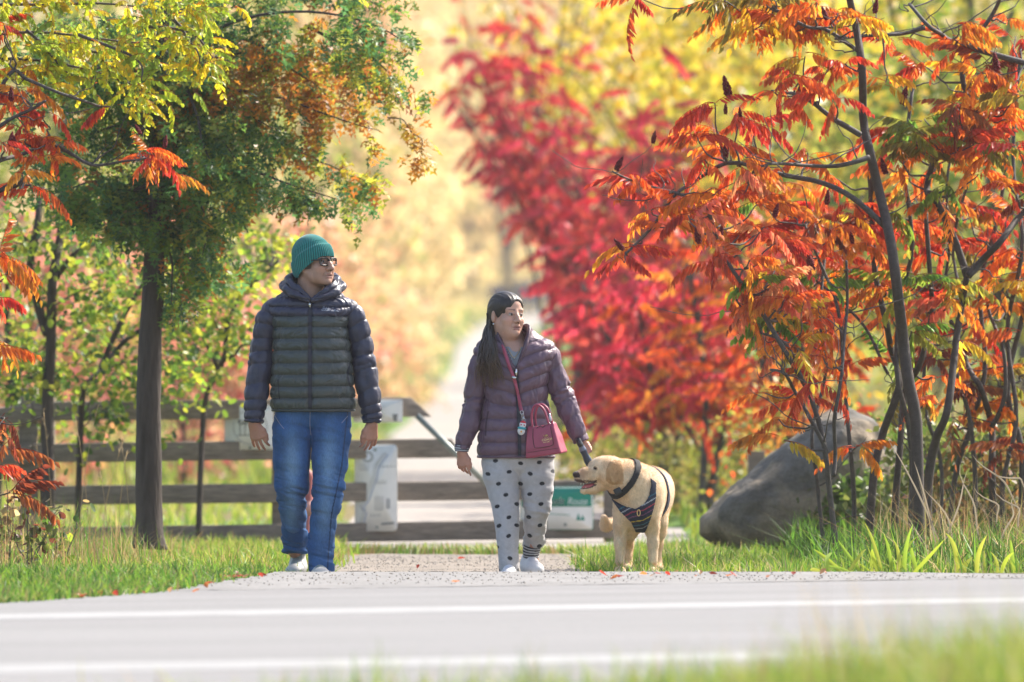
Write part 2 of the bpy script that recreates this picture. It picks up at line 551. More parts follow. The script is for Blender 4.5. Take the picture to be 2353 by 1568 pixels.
def gravel_pts(r, n):
    x = r.uniform(-2.6, 3.0, n); y = np.where(r.uniform(0, 1, n) < 0.12, r.uniform(41.5, 44.2, n), r.uniform(44.2, 53.2, n))
    k = (y - 0.15 * x > 41.3) & (x > apron_left(y)) & (x < apron_right(y))
    x, y = x[k], y[k]
    return np.stack([x, y, ground_z(x, y) + 0.008], 1)
Vs, Fs, Cs = stones(14000, 4, gravel_pts, 0.0015, 0.0065, [(0.27, 0.25, 0.23), (0.2, 0.185, 0.175), (0.31, 0.28, 0.25), (0.25, 0.21, 0.165)])
M['stone'] = pm('stone', attr=True, rough=0.85, spec=0.2)
tag(obj('gravel', mesh_np('gravel', Vs, Fs, Cs), M['stone']), 'loose pale stones scattered over the gravel apron', kind='stuff')

# ================================================================== grass
GREEN = [(0.115, 0.265, 0.03), (0.19, 0.33, 0.035), (0.26, 0.37, 0.04), (0.08, 0.18, 0.025), (0.35, 0.38, 0.08)]
LIME = [(0.28, 0.38, 0.04), (0.37, 0.43, 0.055), (0.20, 0.30, 0.035), (0.46, 0.43, 0.10)]
STRAW = [(0.42, 0.29, 0.12), (0.35, 0.22, 0.10), (0.5, 0.38, 0.19), (0.28, 0.17, 0.08), (0.22, 0.24, 0.05)]
def grass_np(P, h, w, cols, seed=0, lean=0.45, curl=0.5):
    r = np.random.default_rng(seed); n = len(P)
    az = r.uniform(0, 2 * np.pi, n); fa = r.uniform(0, np.pi, n)
    ln = np.abs(r.normal(0, lean, n))
    d = np.stack([np.cos(az), np.sin(az), 0 * az], 1); side = np.stack([np.cos(fa), np.sin(fa), 0 * fa], 1)
    up = np.array([0, 0, 1.0])
    h = h[:, None]; w = w[:, None]; ln = ln[:, None]
    p1 = P + h * 0.55 * (up * np.sqrt(1 / (1 + ln**2)) + d * ln * 0.5)
    p2 = P + h * (up * (1 - 0.35 * curl * np.minimum(ln, 1.6)) + d * ln * 1.0)
    V = np.stack([P - side * w, P + side * w, p1 - side * w * 0.8, p1 + side * w * 0.8, p2], 1).reshape(-1, 3)
    b = np.arange(n)[:, None] * 5
    F = np.vstack([b + np.array([0, 1, 3]), b + np.array([0, 3, 2]), b + np.array([2, 3, 4])])
    c = np.array(cols)[r.integers(0, len(cols), n)] * r.uniform(0.75, 1.25, (n, 1))
    cc = np.repeat(c, 5, 0)
    return V, F, cc
def grass_obj(name, label, bits):
    m = MB()
    for V, F, c in bits: m.add(V, [F], c)
    return tag(m.build(name, M['grass']), label, kind='stuff')
def scatter(seed, n, x0, x1, y0, y1, keep):
    r = np.random.default_rng(seed)
    x = r.uniform(x0, x1, n); y = r.uniform(y0, y1, n)
    k = keep(x, y); x, y = x[k], y[k]
    return np.stack([x, y, ground_z(x, y) - 0.005], 1)
rng = np.random.default_rng(11)
# left verge
P = scatter(1, 42000, -3.6, -0.8, 38.4, 47, lambda x, y: (x < apron_left(y) + rng.normal(0, 0.03, len(x))) & (y - 0.15 * x > 38.9 + rng.normal(0, .1, len(x))))
gnz = fbm(P * np.array([4, 3, 0]), 61); b1 = grass_np(P, rng.uniform(0.02, 0.072, len(P)) * (0.3 + 1.6 * gnz), rng.uniform(0.0025, 0.006, len(P)), GREEN[:4] + [(0.06, 0.13, 0.02), (0.30, 0.24, 0.09)], 1, 1.1)
P = scatter(2, 26000, -4.2, -0.8, 46, 56, lambda x, y: (x < apron_left(y) + rng.normal(0, 0.05, len(x))))
gnz = fbm(P * np.array([5, 2, 0]), 62); b2 = grass_np(P, rng.uniform(0.03, 0.115, len(P)) * (0.3 + 1.5 * gnz), rng.uniform(0.003, 0.006, len(P)), LIME + GREEN[:3] + STRAW[:1], 2, 0.85)
P = scatter(3, 5200, -3.6, -1.6, 45.2, 54, lambda x, y: (rng.uniform(0, 1, len(x)) < sstep(-1.45, -2.2, x) * (fbm(np.stack([x * 3, y * 2, 0 * x], 1), 63) > 0.46)))
b3 = grass_np(P, rng.uniform(0.06, 0.42, len(P)) * sstep(-1.5, -2.5, P[:, 0]) + 0.04, rng.uniform(0.0015, 0.004, len(P)), STRAW + GREEN[:2], 3, 0.9, 0.9)
grass_obj('grass_verge', 'green and straw grass on the left verge beside the road', [b1, b2, b3])
# right verge
P = scatter(4, 46000, 0.2, 4.2, 44.2, 56, lambda x, y: (x > apron_right(y) + rng.normal(0, 0.04, len(x))))
gnz = fbm(P * np.array([5, 3, 0]), 64); b1 = grass_np(P, rng.uniform(0.03, 0.125, len(P)) * (0.3 + 1.5 * gnz), rng.uniform(0.002, 0.005, len(P)), GREEN[:4] + LIME[:2] + STRAW[2:3], 4, 0.9)
P = scatter(5, 5200, 1.5, 4.0, 44.5, 53, lambda x, y: x > 1.6 + 0 * x)
b2 = grass_np(P, rng.uniform(0.12, 0.34, len(P)), rng.uniform(0.003, 0.007, len(P)), GREEN[:2] + [(0.06, 0.12, 0.02), (0.05, 0.10, 0.02)], 5, 0.6)
P = scatter(6, 1300, 1.75, 4.0, 45.5, 50, lambda x, y: x > 2.0 + 0 * x)
b3 = grass_np(P, rng.uniform(0.2, 0.6, len(P)), rng.uniform(0.0015, 0.0035, len(P)), STRAW, 6, 0.7)
grass_obj('grass_bank', 'bright grass with dry stalks under the sumacs right of the dog', [b1, b2, b3])
P = scatter(7, 3600, -1.2, 1.4, 53.6, 54.9, lambda x, y: x > -9)
grass_obj('grass_strip', 'thin strip of grass across the gravel before the gate', [grass_np(P, rng.uniform(0.03, 0.08, len(P)), rng.uniform(0.003, 0.006, len(P)), GREEN + STRAW[:2], 7, 0.8)])
# lawn and dry meadow beyond the fence
P = scatter(8, 30000, -9, 9, 57, 120, lambda x, y: (np.abs(x - path_c(y)) > 1.2) & (np.abs(x) < 1.2 + 0.075 * y))
b1 = grass_np(P, rng.uniform(0.05, 0.2, len(P)), rng.uniform(0.008, 0.016, len(P)), LIME, 8, 0.6)
P = scatter(9, 7000, -12, 12, 66, 150, lambda x, y: (np.abs(x - path_c(y)) > 2.0 + rng.uniform(0, 2.2, len(x))) & (np.abs(x) < 1.4 + 0.075 * y))
b2 = grass_np(P, rng.uniform(0.3, 0.8, len(P)), rng.uniform(0.006, 0.012, len(P)), STRAW + LIME[3:], 9, 0.4)
P = scatter(19, 16000, -30, 30, 115, 420, lambda x, y: (np.abs(x - path_c(y)) > 1.25) & (np.abs(x) < 2 + 0.08 * y))
b3 = grass_np(P, rng.uniform(0.15, 0.7, len(P)), rng.uniform(0.02, 0.05, len(P)), LIME + STRAW[:1], 10, 0.5)
grass_obj('meadow_grass', 'sunlit lawn and dry meadow grass beyond the wooden gate', [b1, b2, b3])
# out of focus grass on the near side of the road
def near_h(x): return 0.13 + 0.06 * sstep(-1.2, -0.3, x) + 0.16 * sstep(0.3, 1.1, x)
P = scatter(10, 26000, -1.6, 2.2, 24.6, 28.7, lambda x, y: (rng.uniform(0, 1, len(x)) < (0.05 + 0.35 * sstep(-1.0, -0.3, x) + 0.6 * sstep(0.2, 0.9, x)) * (0.3 + 1.4 * vnoise(np.stack([x * 6, y * 3, 0 * x], 1), 2))))
hh = near_h(P[:, 0]) * rng.uniform(0.5, 1.15, len(P)) * (0.45 + 1.1 * fbm(P * np.array([2.6, 1.5, 0]), 66))
b1 = grass_np(P, hh, rng.uniform(0.002, 0.0045, len(P)), GREEN + LIME + STRAW[:1] + STRAW[4:], 12, 0.7)
P = scatter(13, 350, 0.2, 2.2, 24.6, 28.6, lambda x, y: rng.uniform(0, 1, len(x)) < sstep(0.2, 1.2, x))
b2 = grass_np(P, near_h(P[:, 0]) * rng.uniform(1.0, 1.7, len(P)), rng.uniform(0.0015, 0.003, len(P)), STRAW, 13, 0.25)
grass_obj('near_grass', 'blurred tall grass growing on the near side of the road', [b1, b2])

# ================================================================== fence with gate
M['wood'] = pm('weathered_wood', (0.215, 0.175, 0.14), rough=0.85, spec=0.2, var=(7, 0.35, (0.6, 3, 9)), var2=(40, 0.25, (0.4, 2, 8)), bump=(30, 0.8, 0.006, (0.5, 3, 10)))
M['steel'] = pm('galvanised_pipe', (0.22, 0.24, 0.22), rough=0.45, metal=0.4, var=(20, 0.15))
FD = 57.0
fence = thing('wooden_fence', at(640, 1250, FD), 'weathered four rail wooden fence with a slanted gate end behind the couple', 'fence')
fl = np.array(fence.location)
def fence_d(px): return 56.3 + (px / 1420.0) * 1.2
def rail(x0, y0, x1, y1, th=44, slant=0.0, n=24, seed=0, back=0.0):
    px = np.linspace(x0, x1, n); py = np.linspace(y0, y1, n)
    V = []
    for q, (a, b) in enumerate(zip(px, py)):
        d = fence_d(a) + back
        for s_, dy in ((-1, 0), (1, 0), (1, 0.045), (-1, 0.045)):
            ex = slant * s_ if q == n - 1 else 0
            p = at(a + ex, b + s_ * th / 2, d) + Vector((0, dy, 0))
            w = 0.006 * (vnoise(np.array([[a * 0.02, s_ * 3.0 + seed * 5, dy * 30]]))[0] - 0.5)
            V.append((p.x - fl[0], p.y - fl[1], p.z - fl[2] + w))
    V = np.array(V); i = np.arange(n - 1)[:, None] * 4; j = np.arange(4)[None, :]
    Q = np.stack([i + j, i + (j + 1) % 4, i + 4 + (j + 1) % 4, i + 4 + j], -1).reshape(-1, 4)
    Q = np.vstack([Q[:, ::-1], [[0, 1, 2, 3]], [[4 * n - 1, 4 * n - 2, 4 * n - 3, 4 * n - 4]]])
    o = obj('rail', mesh_np('rail', V, Q), M['wood'], fence)
    return bevel_obj(o, 0.006, 2)
rail(-60, 962, 74, 950, 40, seed=9); rail(-60, 1050, 74, 1044, 42, seed=10)
rail(76, 946, 968, 935.5, 44, slant=24, seed=1)
rail(76, 1042, 1052, 1030, 44, slant=14, seed=2)
rail(100, 1139, 1368, 1125, 44, seed=3)
rail(120, 1234, 1420, 1215, 44, seed=4)
def post(px, y0, y1, wpx, dp=0.13, back=0.05):
    d = fence_d(px) + back
    a, b = at(px - wpx / 2, y0, d), at(px + wpx / 2, y1, d)
    m = MB(); m.box(((a.x + b.x) / 2 - fl[0], d + dp / 2 - fl[1], (a.z + b.z) / 2 - fl[2]), (b.x - a.x, dp, a.z - b.z))
    bevel_obj(m.build('post', M['wood'], fence), 0.01, 2)
post(64, 893, 1265, 44); post(108, 905, 1262, 34, back=0.10); post(642, 917, 1262, 36); post(1236, 1100, 1262, 36); post(1402, 1120, 1255, 30)
br0, br1 = at(958, 955, FD - 0.05), at(1122, 1116, FD - 0.05)
m = MB(); m.tube(np.array([np.array(br0) - fl, np.array(br1) - fl]), 0.02, 14)
m.build('brace', M['steel'], fence, smooth=True)
m = MB()
for px in (642, 1236):
    for py in (939, 1034, 1131, 1226):
        if px > 1100 and py < 1100: continue
        for dx in (-7, 7):
            p = np.array(at(px + dx, py + 6, fence_d(px) - 0.004)) - fl; m.tube([p, p + np.array([0, -0.006, 0])], 0.006, 8)
b = m.build('bolt_heads', M['steel'], fence); b['kind'] = 'stuff'

# ---- signs
def text_np(s, size, shear=0.0, space=1.0):
    cu = bpy.data.curves.new('t', 'FONT'); cu.body = s; cu.size = size; cu.shear = shear; cu.space_character = space; cu.resolution_u = 3
    o = bpy.data.objects.new('t', cu); C.objects.link(o)
    dg = bpy.context.evaluated_depsgraph_get()
    me = bpy.data.meshes.new_from_object(o.evaluated_get(dg))
    V = np.array([v.co[:] for v in me.vertices]); F = [list(p.vertices) for p in me.polygons]
    me.calc_loop_triangles(); T = np.array([t.vertices[:] for t in me.loop_triangles])
    bpy.data.objects.remove(o); bpy.data.curves.remove(cu); bpy.data.meshes.remove(me)
    return V, T
def rounded_plate(w, h, r, th, n=8):
    pts = []
    for cx, cy, a0 in ((w / 2 - r, h / 2 - r, 0), (-w / 2 + r, h / 2 - r, 90), (-w / 2 + r, -h / 2 + r, 180), (w / 2 - r, -h / 2 + r, 270)):
        for k in range(n + 1):
            a = math.radians(a0 + 90 * k / n); pts.append((cx + r * math.cos(a), cy + r * math.sin(a)))
    k = len(pts); P = np.array(pts)
    V = np.vstack([np.stack([P[:, 0], np.full(k, -th), P[:, 1]], 1), np.stack([P[:, 0], np.zeros(k), P[:, 1]], 1), [[0, -th, 0]], [[0, 0, 0]]])
    q = np.arange(k); q2 = (q + 1) % k
    side = np.stack([q, q + k, q2 + k, q2], 1)
    f = np.stack([q, q2, np.full(k, 2 * k)], 1); bk = np.stack([q2 + k, q + k, np.full(k, 2 * k + 1)], 1)
    return V, [side, np.vstack([f, bk])]
M['sign_white'] = pm('sign_white', (0.72, 0.70, 0.66), rough=0.5, var=(9, 0.07))
M['sign_green'] = pm('sign_green', s2l(20, 128, 108), rough=0.45, var=(9, 0.06))
M['sign_ink'] = pm('sign_ink', (0.20, 0.20, 0.19), rough=0.6)
M['sign_pale_ink'] = pm('sign_pale_ink', (0.36, 0.36, 0.36), rough=0.6)
M['sign_blue_ink'] = pm('sign_blue_ink', (0.2, 0.26, 0.42), rough=0.6)
def sign(name, x0, y0, x1, y1, r, label):
    d = fence_d((x0 + x1) / 2) - 0.012
    a, b = at(x0, y0, d), at(x1, y1, d)
    c = (a + b) / 2
    root = thing(name, c, label, 'sign')
    w, h = b.x - a.x, a.z - b.z
    V, F = rounded_plate(w, h, r, 0.006)
    obj('panel', mesh_np('panel', V, F), M['sign_white'], root)
    sc = d / FPX
    def loc(px, py): return ((px - (x0 + x1) / 2) * sc, -((py - (y0 + y1) / 2)) * sc)
    return root, loc, w, h, sc
def flat(root, name, V2, F, mat, off=0.008, th=0.0):
    V2 = np.asarray(V2, float)
    V = np.stack([V2[:, 0], np.full(len(V2), -off), V2[:, 1]], 1)
    return obj(name, mesh_np(name, V, F), mat, root)
def strokes(segs, w):
    V, F = [], []
    for (a, b) in segs:
        a, b = np.array(a), np.array(b); t = b - a; L = np.linalg.norm(t) + 1e-9; nn = np.array([-t[1], t[0]]) / L * w / 2
        k = len(V); V += [a - nn, b - nn, b + nn, a + nn]; F.append([k, k + 1, k + 2, k + 3])
    return np.array(V), np.array(F)
def disc(c, r0, r1, n=32):
    th = np.linspace(0, 2 * np.pi, n, endpoint=False); u = np.stack([np.cos(th), np.sin(th)], 1)
    V = np.vstack([c + r0 * u, c + r1 * u]); q = np.arange(n); q2 = (q + 1) % n
    return V, np.stack([q, q + n, q2 + n, q2], 1)[:, ::-1]

# white square sign with a round tree emblem
root, loc, w, h, sc = sign('trail_sign', 516, 932, 628, 1034, 0.014, 'white square sign with a round tree emblem beside the man')
V, F = disc(np.array(loc(575, 982)), 38 * sc, 40 * sc); flat(root, 'emblem_ring', V, F, M['sign_pale_ink'])
segs = []
rr = random.Random(3)
for k in range(5):
    bx = 552 + k * 11
    segs.append((loc(bx, 1000), loc(bx + rr.uniform(-2, 2), 972)))
    for q in range(7):
        a = rr.uniform(0, 6.28); l = rr.uniform(4, 9)
        segs.append((loc(bx, 972 + rr.uniform(-6, 8)), loc(bx + math.cos(a) * l, 970 + math.sin(a) * l)))
segs.append((loc(545, 1001), loc(606, 1000)))
V, F = strokes(segs, 2.2 * sc); flat(root, 'tree_emblem', V, F, M['sign_ink'])
V, F = disc(np.array(loc(575, 1029)), 0.1 * sc, 4 * sc, 12); flat(root, 'bolt', V, F, M['steel'])
# tall map panel
root, loc, w, h, sc = sign('map_sign', 815, 1022, 913, 1221, 0.03, 'tall white map panel with pale route lines on the gate')
line = [(835, 1207), (842, 1180), (836, 1166), (848, 1150), (858, 1120), (866, 1100), (870, 1075), (880, 1060), (893, 1045)]
segs = [(loc(*a), loc(*b)) for a, b in zip(line[:-1], line[1:])]
V, F = strokes(segs, 1.8 * sc); flat(root, 'route_line', V, F, M['sign_blue_ink'])
segs = []
for k in range(46):
    u = k / 45 * (len(line) - 1.001); a, b = line[int(u)], line[int(u) + 1]; f = u - int(u)
    x, y = a[0] + (b[0] - a[0]) * f, a[1] + (b[1] - a[1]) * f
    segs.append((loc(x - 3, y - 1), loc(x - 3 - 8, y - 6)))
for (x0, x1, y0, y1) in ((862, 886, 1103, 1111), (872, 908, 1068, 1073), (862, 880, 1140, 1172), (888, 896, 1146, 1168), (850, 874, 1180, 1186), (826, 846, 1066, 1080)):
    for k in range(5):
        x = x0 + (x1 - x0) * k / 4; segs.append((loc(x, y0), loc(x, y1)))
    segs.append((loc(x0, y1), loc(x1, y1)))
V, F = strokes(segs, 1.2 * sc); flat(root, 'route_notes', V, F, M['sign_pale_ink'])['kind'] = 'stuff'
V, F = disc(np.array(loc(845, 1050)), 8 * sc, 13 * sc); flat(root, 'logo_ring', V, F, M['sign_pale_ink'])
V, F = strokes([(loc(876, 1205), loc(906, 1202))], 5 * sc); flat(root, 'logo_bar', V, F, M['sign_ink'])
for p in ((862, 1034), (838, 1211), (866, 1212)):
    V, F = disc(np.array(loc(*p)), 0.1 * sc, 3.4 * sc, 10); flat(root, 'bolt', V, F, M['steel'])
# long sign on the top rail
root, loc, w, h, sc = sign('notice_sign', 812, 919, 925, 971, 0.004, 'long white notice on the top rail with a dark pot symbol')
segs = []
for y in (934, 942, 950, 958):
    x = 822
    while x < 884:
        l = rr.uniform(4, 12); segs.append((loc(x, y), loc(min(x + l, 886), y))); x += l + 3
V, F = strokes(segs, 1.6 * sc); flat(root, 'notice_text', V, F, M['sign_pale_ink'])['kind'] = 'stuff'
P_ = [loc(902, 952), loc(914, 952), loc(912, 968), loc(904, 968)]
flat(root, 'pot_symbol', P_, np.array([[3, 2, 1, 0]]), M['sign_ink'])
# green route sign
root, loc, w, h, sc = sign('route_sign', 1196, 1120, 1362, 1217, 0.016, 'green and white route sign on the gate between woman and dog')
V, F = rounded_plate(w - 0.016, 0.5 * 43 * sc * 2, 0.006, 0.001)
o = obj('green_band', mesh_np('green_band', V + np.array([0, -0.0065, loc(0, 1143)[1]]), F), M['sign_green'], root)
V, F = rounded_plate(w + 0.008, h + 0.008, 0.018, 0.003)
obj('green_rim', mesh_np('green_rim', V, F), M['sign_green'], root)
V, T = text_np('Greenbelt', 24 * sc, 0.0, 0.95)
x0 = loc(1203, 0)[0]; z0 = loc(0, 1160)[1]
M['sign_letter'] = pm('sign_letter', (0.6, 0.66, 0.62), rough=0.5)
s_ = (loc(1297, 0)[0] - x0) / V[:, 0].max()
for dx in (0, 0.0016):
    V2 = V.copy(); V2[:, 0] = V2[:, 0] * s_ + x0 + dx; V2[:, 1] += z0
    if dx == 0: acc = (V2, T)
    else: acc = (np.vstack([acc[0], V2]), np.vstack([acc[1], T + len(V)]))
flat(root, 'lettering', acc[0], acc[1], M['sign_letter'], 0.0095)
V, T = text_np('Route', 23 * sc, 0.25, 0.95)
x0 = loc(1303, 0)[0]; V2 = V.copy(); V2[:, 0] = V2[:, 0] * ((loc(1350, 0)[0] - x0) / V[:, 0].max()) + x0; V2[:, 1] += z0
flat(root, 'lettering', V2, T, M['sign_letter'], 0.0095)
tp = []
for (cx, hh) in ((1329, 17), (1339, 13)):
    k = len(tp); tp += [loc(cx - 5, 1196), loc(cx + 5, 1196), loc(cx, 1196 - hh)]
flat(root, 'tree_symbol', tp, np.array([[0, 1, 2], [3, 4, 5]]), M['sign_green'])
V, F = strokes([(loc(1240, 1180), loc(1310, 1184))], 1.5 * sc); flat(root, 'thin_line', V, F, M['sign_green'])
V, F = disc(np.array(loc(1299, 1206)), 0.1 * sc, 4 * sc, 12); flat(root, 'bolt', V, F, M['steel'])

# dull red bollard seen between the man's legs
M['dull_red'] = pm('dull_red_paint', s2l(150, 78, 74), rough=0.6, var=(8, 0.2))
bd = 54.0
bp = at(706, 1262, bd); bp.z = float(ground_z(bp.x, bp.y))
root = thing('bollard', bp, 'dull red bollard before the gate, seen between the man\'s legs', 'bollard')
top = at(706, 1078, bd).z - bp.z
m = MB(); zz = np.array([0, 0.03, 0.03, top - 0.05, top - 0.02, top]); m.tube(np.stack([0 * zz, 0 * zz, zz], 1), [0.06, 0.06, 0.043, 0.043, 0.036, 0.012], 20)
m.build('shaft', M['dull_red'], root, smooth=True)
m = MB(); m.tube([(0, 0, top * 0.45), (0, 0, top * 0.62)], 0.0445, 20); m.build('reflector_band', pm('pale_pink_band', s2l(196, 140, 130), rough=0.5), root, smooth=True)

# ================================================================== boulder
u, v = np.meshgrid(np.linspace(0, 2 * np.pi, 97)[:-1], np.linspace(0.001, np.pi - 0.001, 60))
S = np.stack([np.sin(v) * np.cos(u), np.sin(v) * np.sin(u), np.cos(v)], -1).reshape(-1, 3)
S = np.sign(S) * np.abs(S) ** 0.85
bo = at(1835, 1245, 53.0); bo.z = float(ground_z(bo.x, bo.y)) - 0.05
V = S * np.array([0.63, 0.55, 0.38]) + np.array([0, 0, 0.36])
topf = np.interp(V[:, 0], [-0.63, -0.45, -0.15, 0.25, 0.45, 0.63], [0.55, 0.66, 0.92, 1.34, 1.42, 1.15])
V[:, 2] = np.where(V[:, 2] > 0.1, 0.1 + (V[:, 2] - 0.1) * topf, V[:, 2])
nn = S / np.linalg.norm(S, axis=1)[:, None]
V = V + nn * ((fbm(V * 3.2, 21, 4) - 0.5) * 0.14 - np.abs(fbm(V * 2.1 + 5, 29, 2) - 0.5) * 0.22 + 0.02 + (fbm(V * 14, 22, 3) - 0.5) * 0.025)[:, None]
i = np.arange(59)[:, None] * 96; j = np.arange(96)[None, :]; j2 = (j + 1) % 96
Q = np.stack([i + j, i + 96 + j, i + 96 + j2, i + j2], -1).reshape(-1, 4)
bn = fbm(V * 2.6, 31, 4)
bc = np.where((bn > 0.5)[:, None], np.array([0.20, 0.18, 0.15]), np.array([0.135, 0.122, 0.105]))
bc = bc * (1 - sstep(0.4, 0.6, bn))[:, None] + np.array([0.27, 0.21, 0.145]) * sstep(0.45, 0.62, bn)[:, None]
M['rock'] = pm('boulder_rock', attr=True, rough=0.9, spec=0.2, var=(8, 0.25), var2=(45, 0.2), bump=(25, 0.6, 0.02))
tag(obj('boulder', mesh_np('boulder', V, Q, bc, True), M['rock'], loc=bo), 'large grey brown boulder in the grass behind the sumac stems', 'boulder')
# stump-like marker behind the boulder
sp = at(1738, 1100, 60); sp.z = float(ground_z(sp.x, sp.y))
m = MB(); hs = at(1738, 1036, 60).z - sp.z; m.box((0, 0, hs / 2), (0.12, 0.12, hs)); o = bevel_obj(m.build('wooden_post', M['wood']), 0.01); o.location = sp
tag(o, 'short dark wooden post standing behind the boulder', 'post')

# ================================================================== leaves
def leaf_lance(fold=0.25):
    V = np.array([[0, 0, 0], [0.28, 0.5, 0], [0.28, 0, -fold * 0.5], [0.28, -0.5, 0], [0.65, 0.38, -0.04], [0.65, 0, -fold * 0.4 - 0.04], [0.65, -0.38, -0.04], [1, 0, -0.14]])
    F = np.array([[0, 2, 1], [0, 3, 2], [1, 2, 5], [1, 5, 4], [2, 3, 6], [2, 6, 5], [4, 5, 7], [5, 6, 7]])
    return V, F
def leaf_round():
    a = np.linspace(0, 2 * np.pi, 8, endpoint=False)
    V = np.vstack([[0.5, 0, -0.06], np.stack([0.5 - 0.5 * np.cos(a), 0.36 * np.sin(a), 0.05 * np.abs(np.sin(a))], 1)])
    F = np.array([[0, 1 + k, 1 + (k + 1) % 8] for k in range(8)])
    return V, F
def leaf_oak():
    half = [(0.0, 0.02), (0.14, 0.05), (0.18, 0.22), (0.30, 0.07), (0.36, 0.36), (0.50, 0.08), (0.60, 0.34), (0.68, 0.08), (0.80, 0.20), (0.84, 0.06), (1.0, 0.0)]
    up = [(x, y, 0.10 * y) for x, y in half]; dn = [(x, -y, 0.10 * y) for x, y in half[1:-1]][::-1]
    ring = np.array(up + dn); c = np.array([[0.5, 0, -0.03], [0.2, 0, 0], [0.78, 0, -0.05]])
    n = len(ring); V = np.vstack([ring, c]); F = []
    for k in range(n):
        x = (ring[k][0] + ring[(k + 1) % n][0]) / 2; F.append([k, (k + 1) % n, n + (1 if x < 0.33 else 0 if x < 0.66 else 2)])
    return V * np.array([1, 1, 1.0]) - np.array([0, 0, 0.12]) * (V[:, :1] ** 2), np.array(F)
def leaf_quad():
    return np.array([[0, 0, 0], [0.5, 0.36, 0.03], [1, 0, -0.1], [0.5, -0.36, 0.03]]), np.array([[0, 3, 2], [0, 2, 1]])
LEAF = dict(lance=leaf_lance(), round=leaf_round(), oak=leaf_oak(), quad=leaf_quad())

def rand_rot(r, n, pmin=-0.2, pmax=1.3):
    az = r.uniform(0, 2 * np.pi, n); p = r.uniform(pmin, pmax, n); ro = r.normal(0, 0.7, n)
    X = np.stack([np.cos(az) * np.cos(p), np.sin(az) * np.cos(p), -np.sin(p)], 1)
    S = np.stack([-np.sin(az), np.cos(az), 0 * az], 1); U = np.cross(X, S)
    Y = S * np.cos(ro)[:, None] + U * np.sin(ro)[:, None]; Z = np.cross(X, Y)
    return np.stack([X, Y, Z], -1)
def leaves_np(kind, P, size, cols, r, pmin=-0.2, pmax=1.3):
    Vt, Ft = LEAF[kind]; n = len(P)
    R = rand_rot(r, n, pmin, pmax)
    V = np.einsum('nij,vj->nvi', R, Vt) * np.asarray(size).reshape(-1, 1, 1) + P[:, None, :]
    F = (Ft[None] + (np.arange(n) * len(Vt))[:, None, None]).reshape(-1, 3)
    return V.reshape(-1, 3), F, np.repeat(cols, len(Vt), 0)
def pick(r, pal, n, jit=0.25):
    c = np.array(pal)[r.integers(0, len(pal), n)]
    return c * r.uniform(1 - jit, 1 + jit, (n, 1))
def wiggle(path, amp, seed, n=14):
    P = crom(path, n); t = np.linspace(0, 1, n)
    N = np.stack([vnoise(np.stack([t * 4 + seed, t * 0 + k * 7.3, t * 0], 1), 3) - 0.5 for k in range(3)], 1)
    return P + N * amp * np.sin(np.pi * t)[:, None]

YEL = [(0.72, 0.50, 0.04), (0.62, 0.52, 0.05), (0.75, 0.42, 0.03), (0.50, 0.50, 0.06)]
PALEY = [(0.78, 0.57, 0.25), (0.72, 0.54, 0.27), (0.74, 0.47, 0.22), (0.60, 0.50, 0.22), (0.80, 0.64, 0.34)]  # far leaf tones paled in the colour, in place of thicker haze
GOLD = [(0.74, 0.49, 0.26), (0.74, 0.55, 0.27), (0.66, 0.42, 0.25), (0.60, 0.47, 0.22)]
CRIM = [(0.68, 0.05, 0.085), (0.76, 0.07, 0.09), (0.52, 0.04, 0.08), (0.74, 0.10, 0.08), (0.62, 0.06, 0.11)]
CORAL = [(0.68, 0.19, 0.15), (0.70, 0.28, 0.20), (0.54, 0.17, 0.14), (0.64, 0.36, 0.23)]
ORED = [(0.75, 0.16, 0.03), (0.72, 0.10, 0.03), (0.78, 0.28, 0.04), (0.62, 0.07, 0.03)]
OLIVE = [(0.34, 0.34, 0.05), (0.22, 0.27, 0.04), (0.45, 0.38, 0.07), (0.15, 0.19, 0.03)]
LEAFG = [(0.18, 0.29, 0.03), (0.28, 0.37, 0.035), (0.11, 0.20, 0.03), (0.42, 0.43, 0.04), (0.07, 0.135, 0.03)]
OAKG = [(0.08, 0.19, 0.06), (0.11, 0.24, 0.07), (0.06, 0.145, 0.05), (0.15, 0.28, 0.05)]
OAKO = [(0.52, 0.18, 0.03), (0.62, 0.25, 0.03), (0.42, 0.16, 0.03), (0.36, 0.22, 0.03)]
OAKY = [(0.42, 0.42, 0.04), (0.55, 0.46, 0.04), (0.30, 0.34, 0.04)]
DARKB = np.array([0.058, 0.046, 0.040]); GREYB = np.array([0.085, 0.072, 0.065])

def frond_rot(d, up=(0, 0, 1)):
    x = np.asarray(d, float); x = x / np.linalg.norm(x); z = np.asarray(up, float) - x * (x @ np.asarray(up)); z /= np.linalg.norm(z) + 1e-9
    return np.stack([x, np.cross(z, x), z], 1)

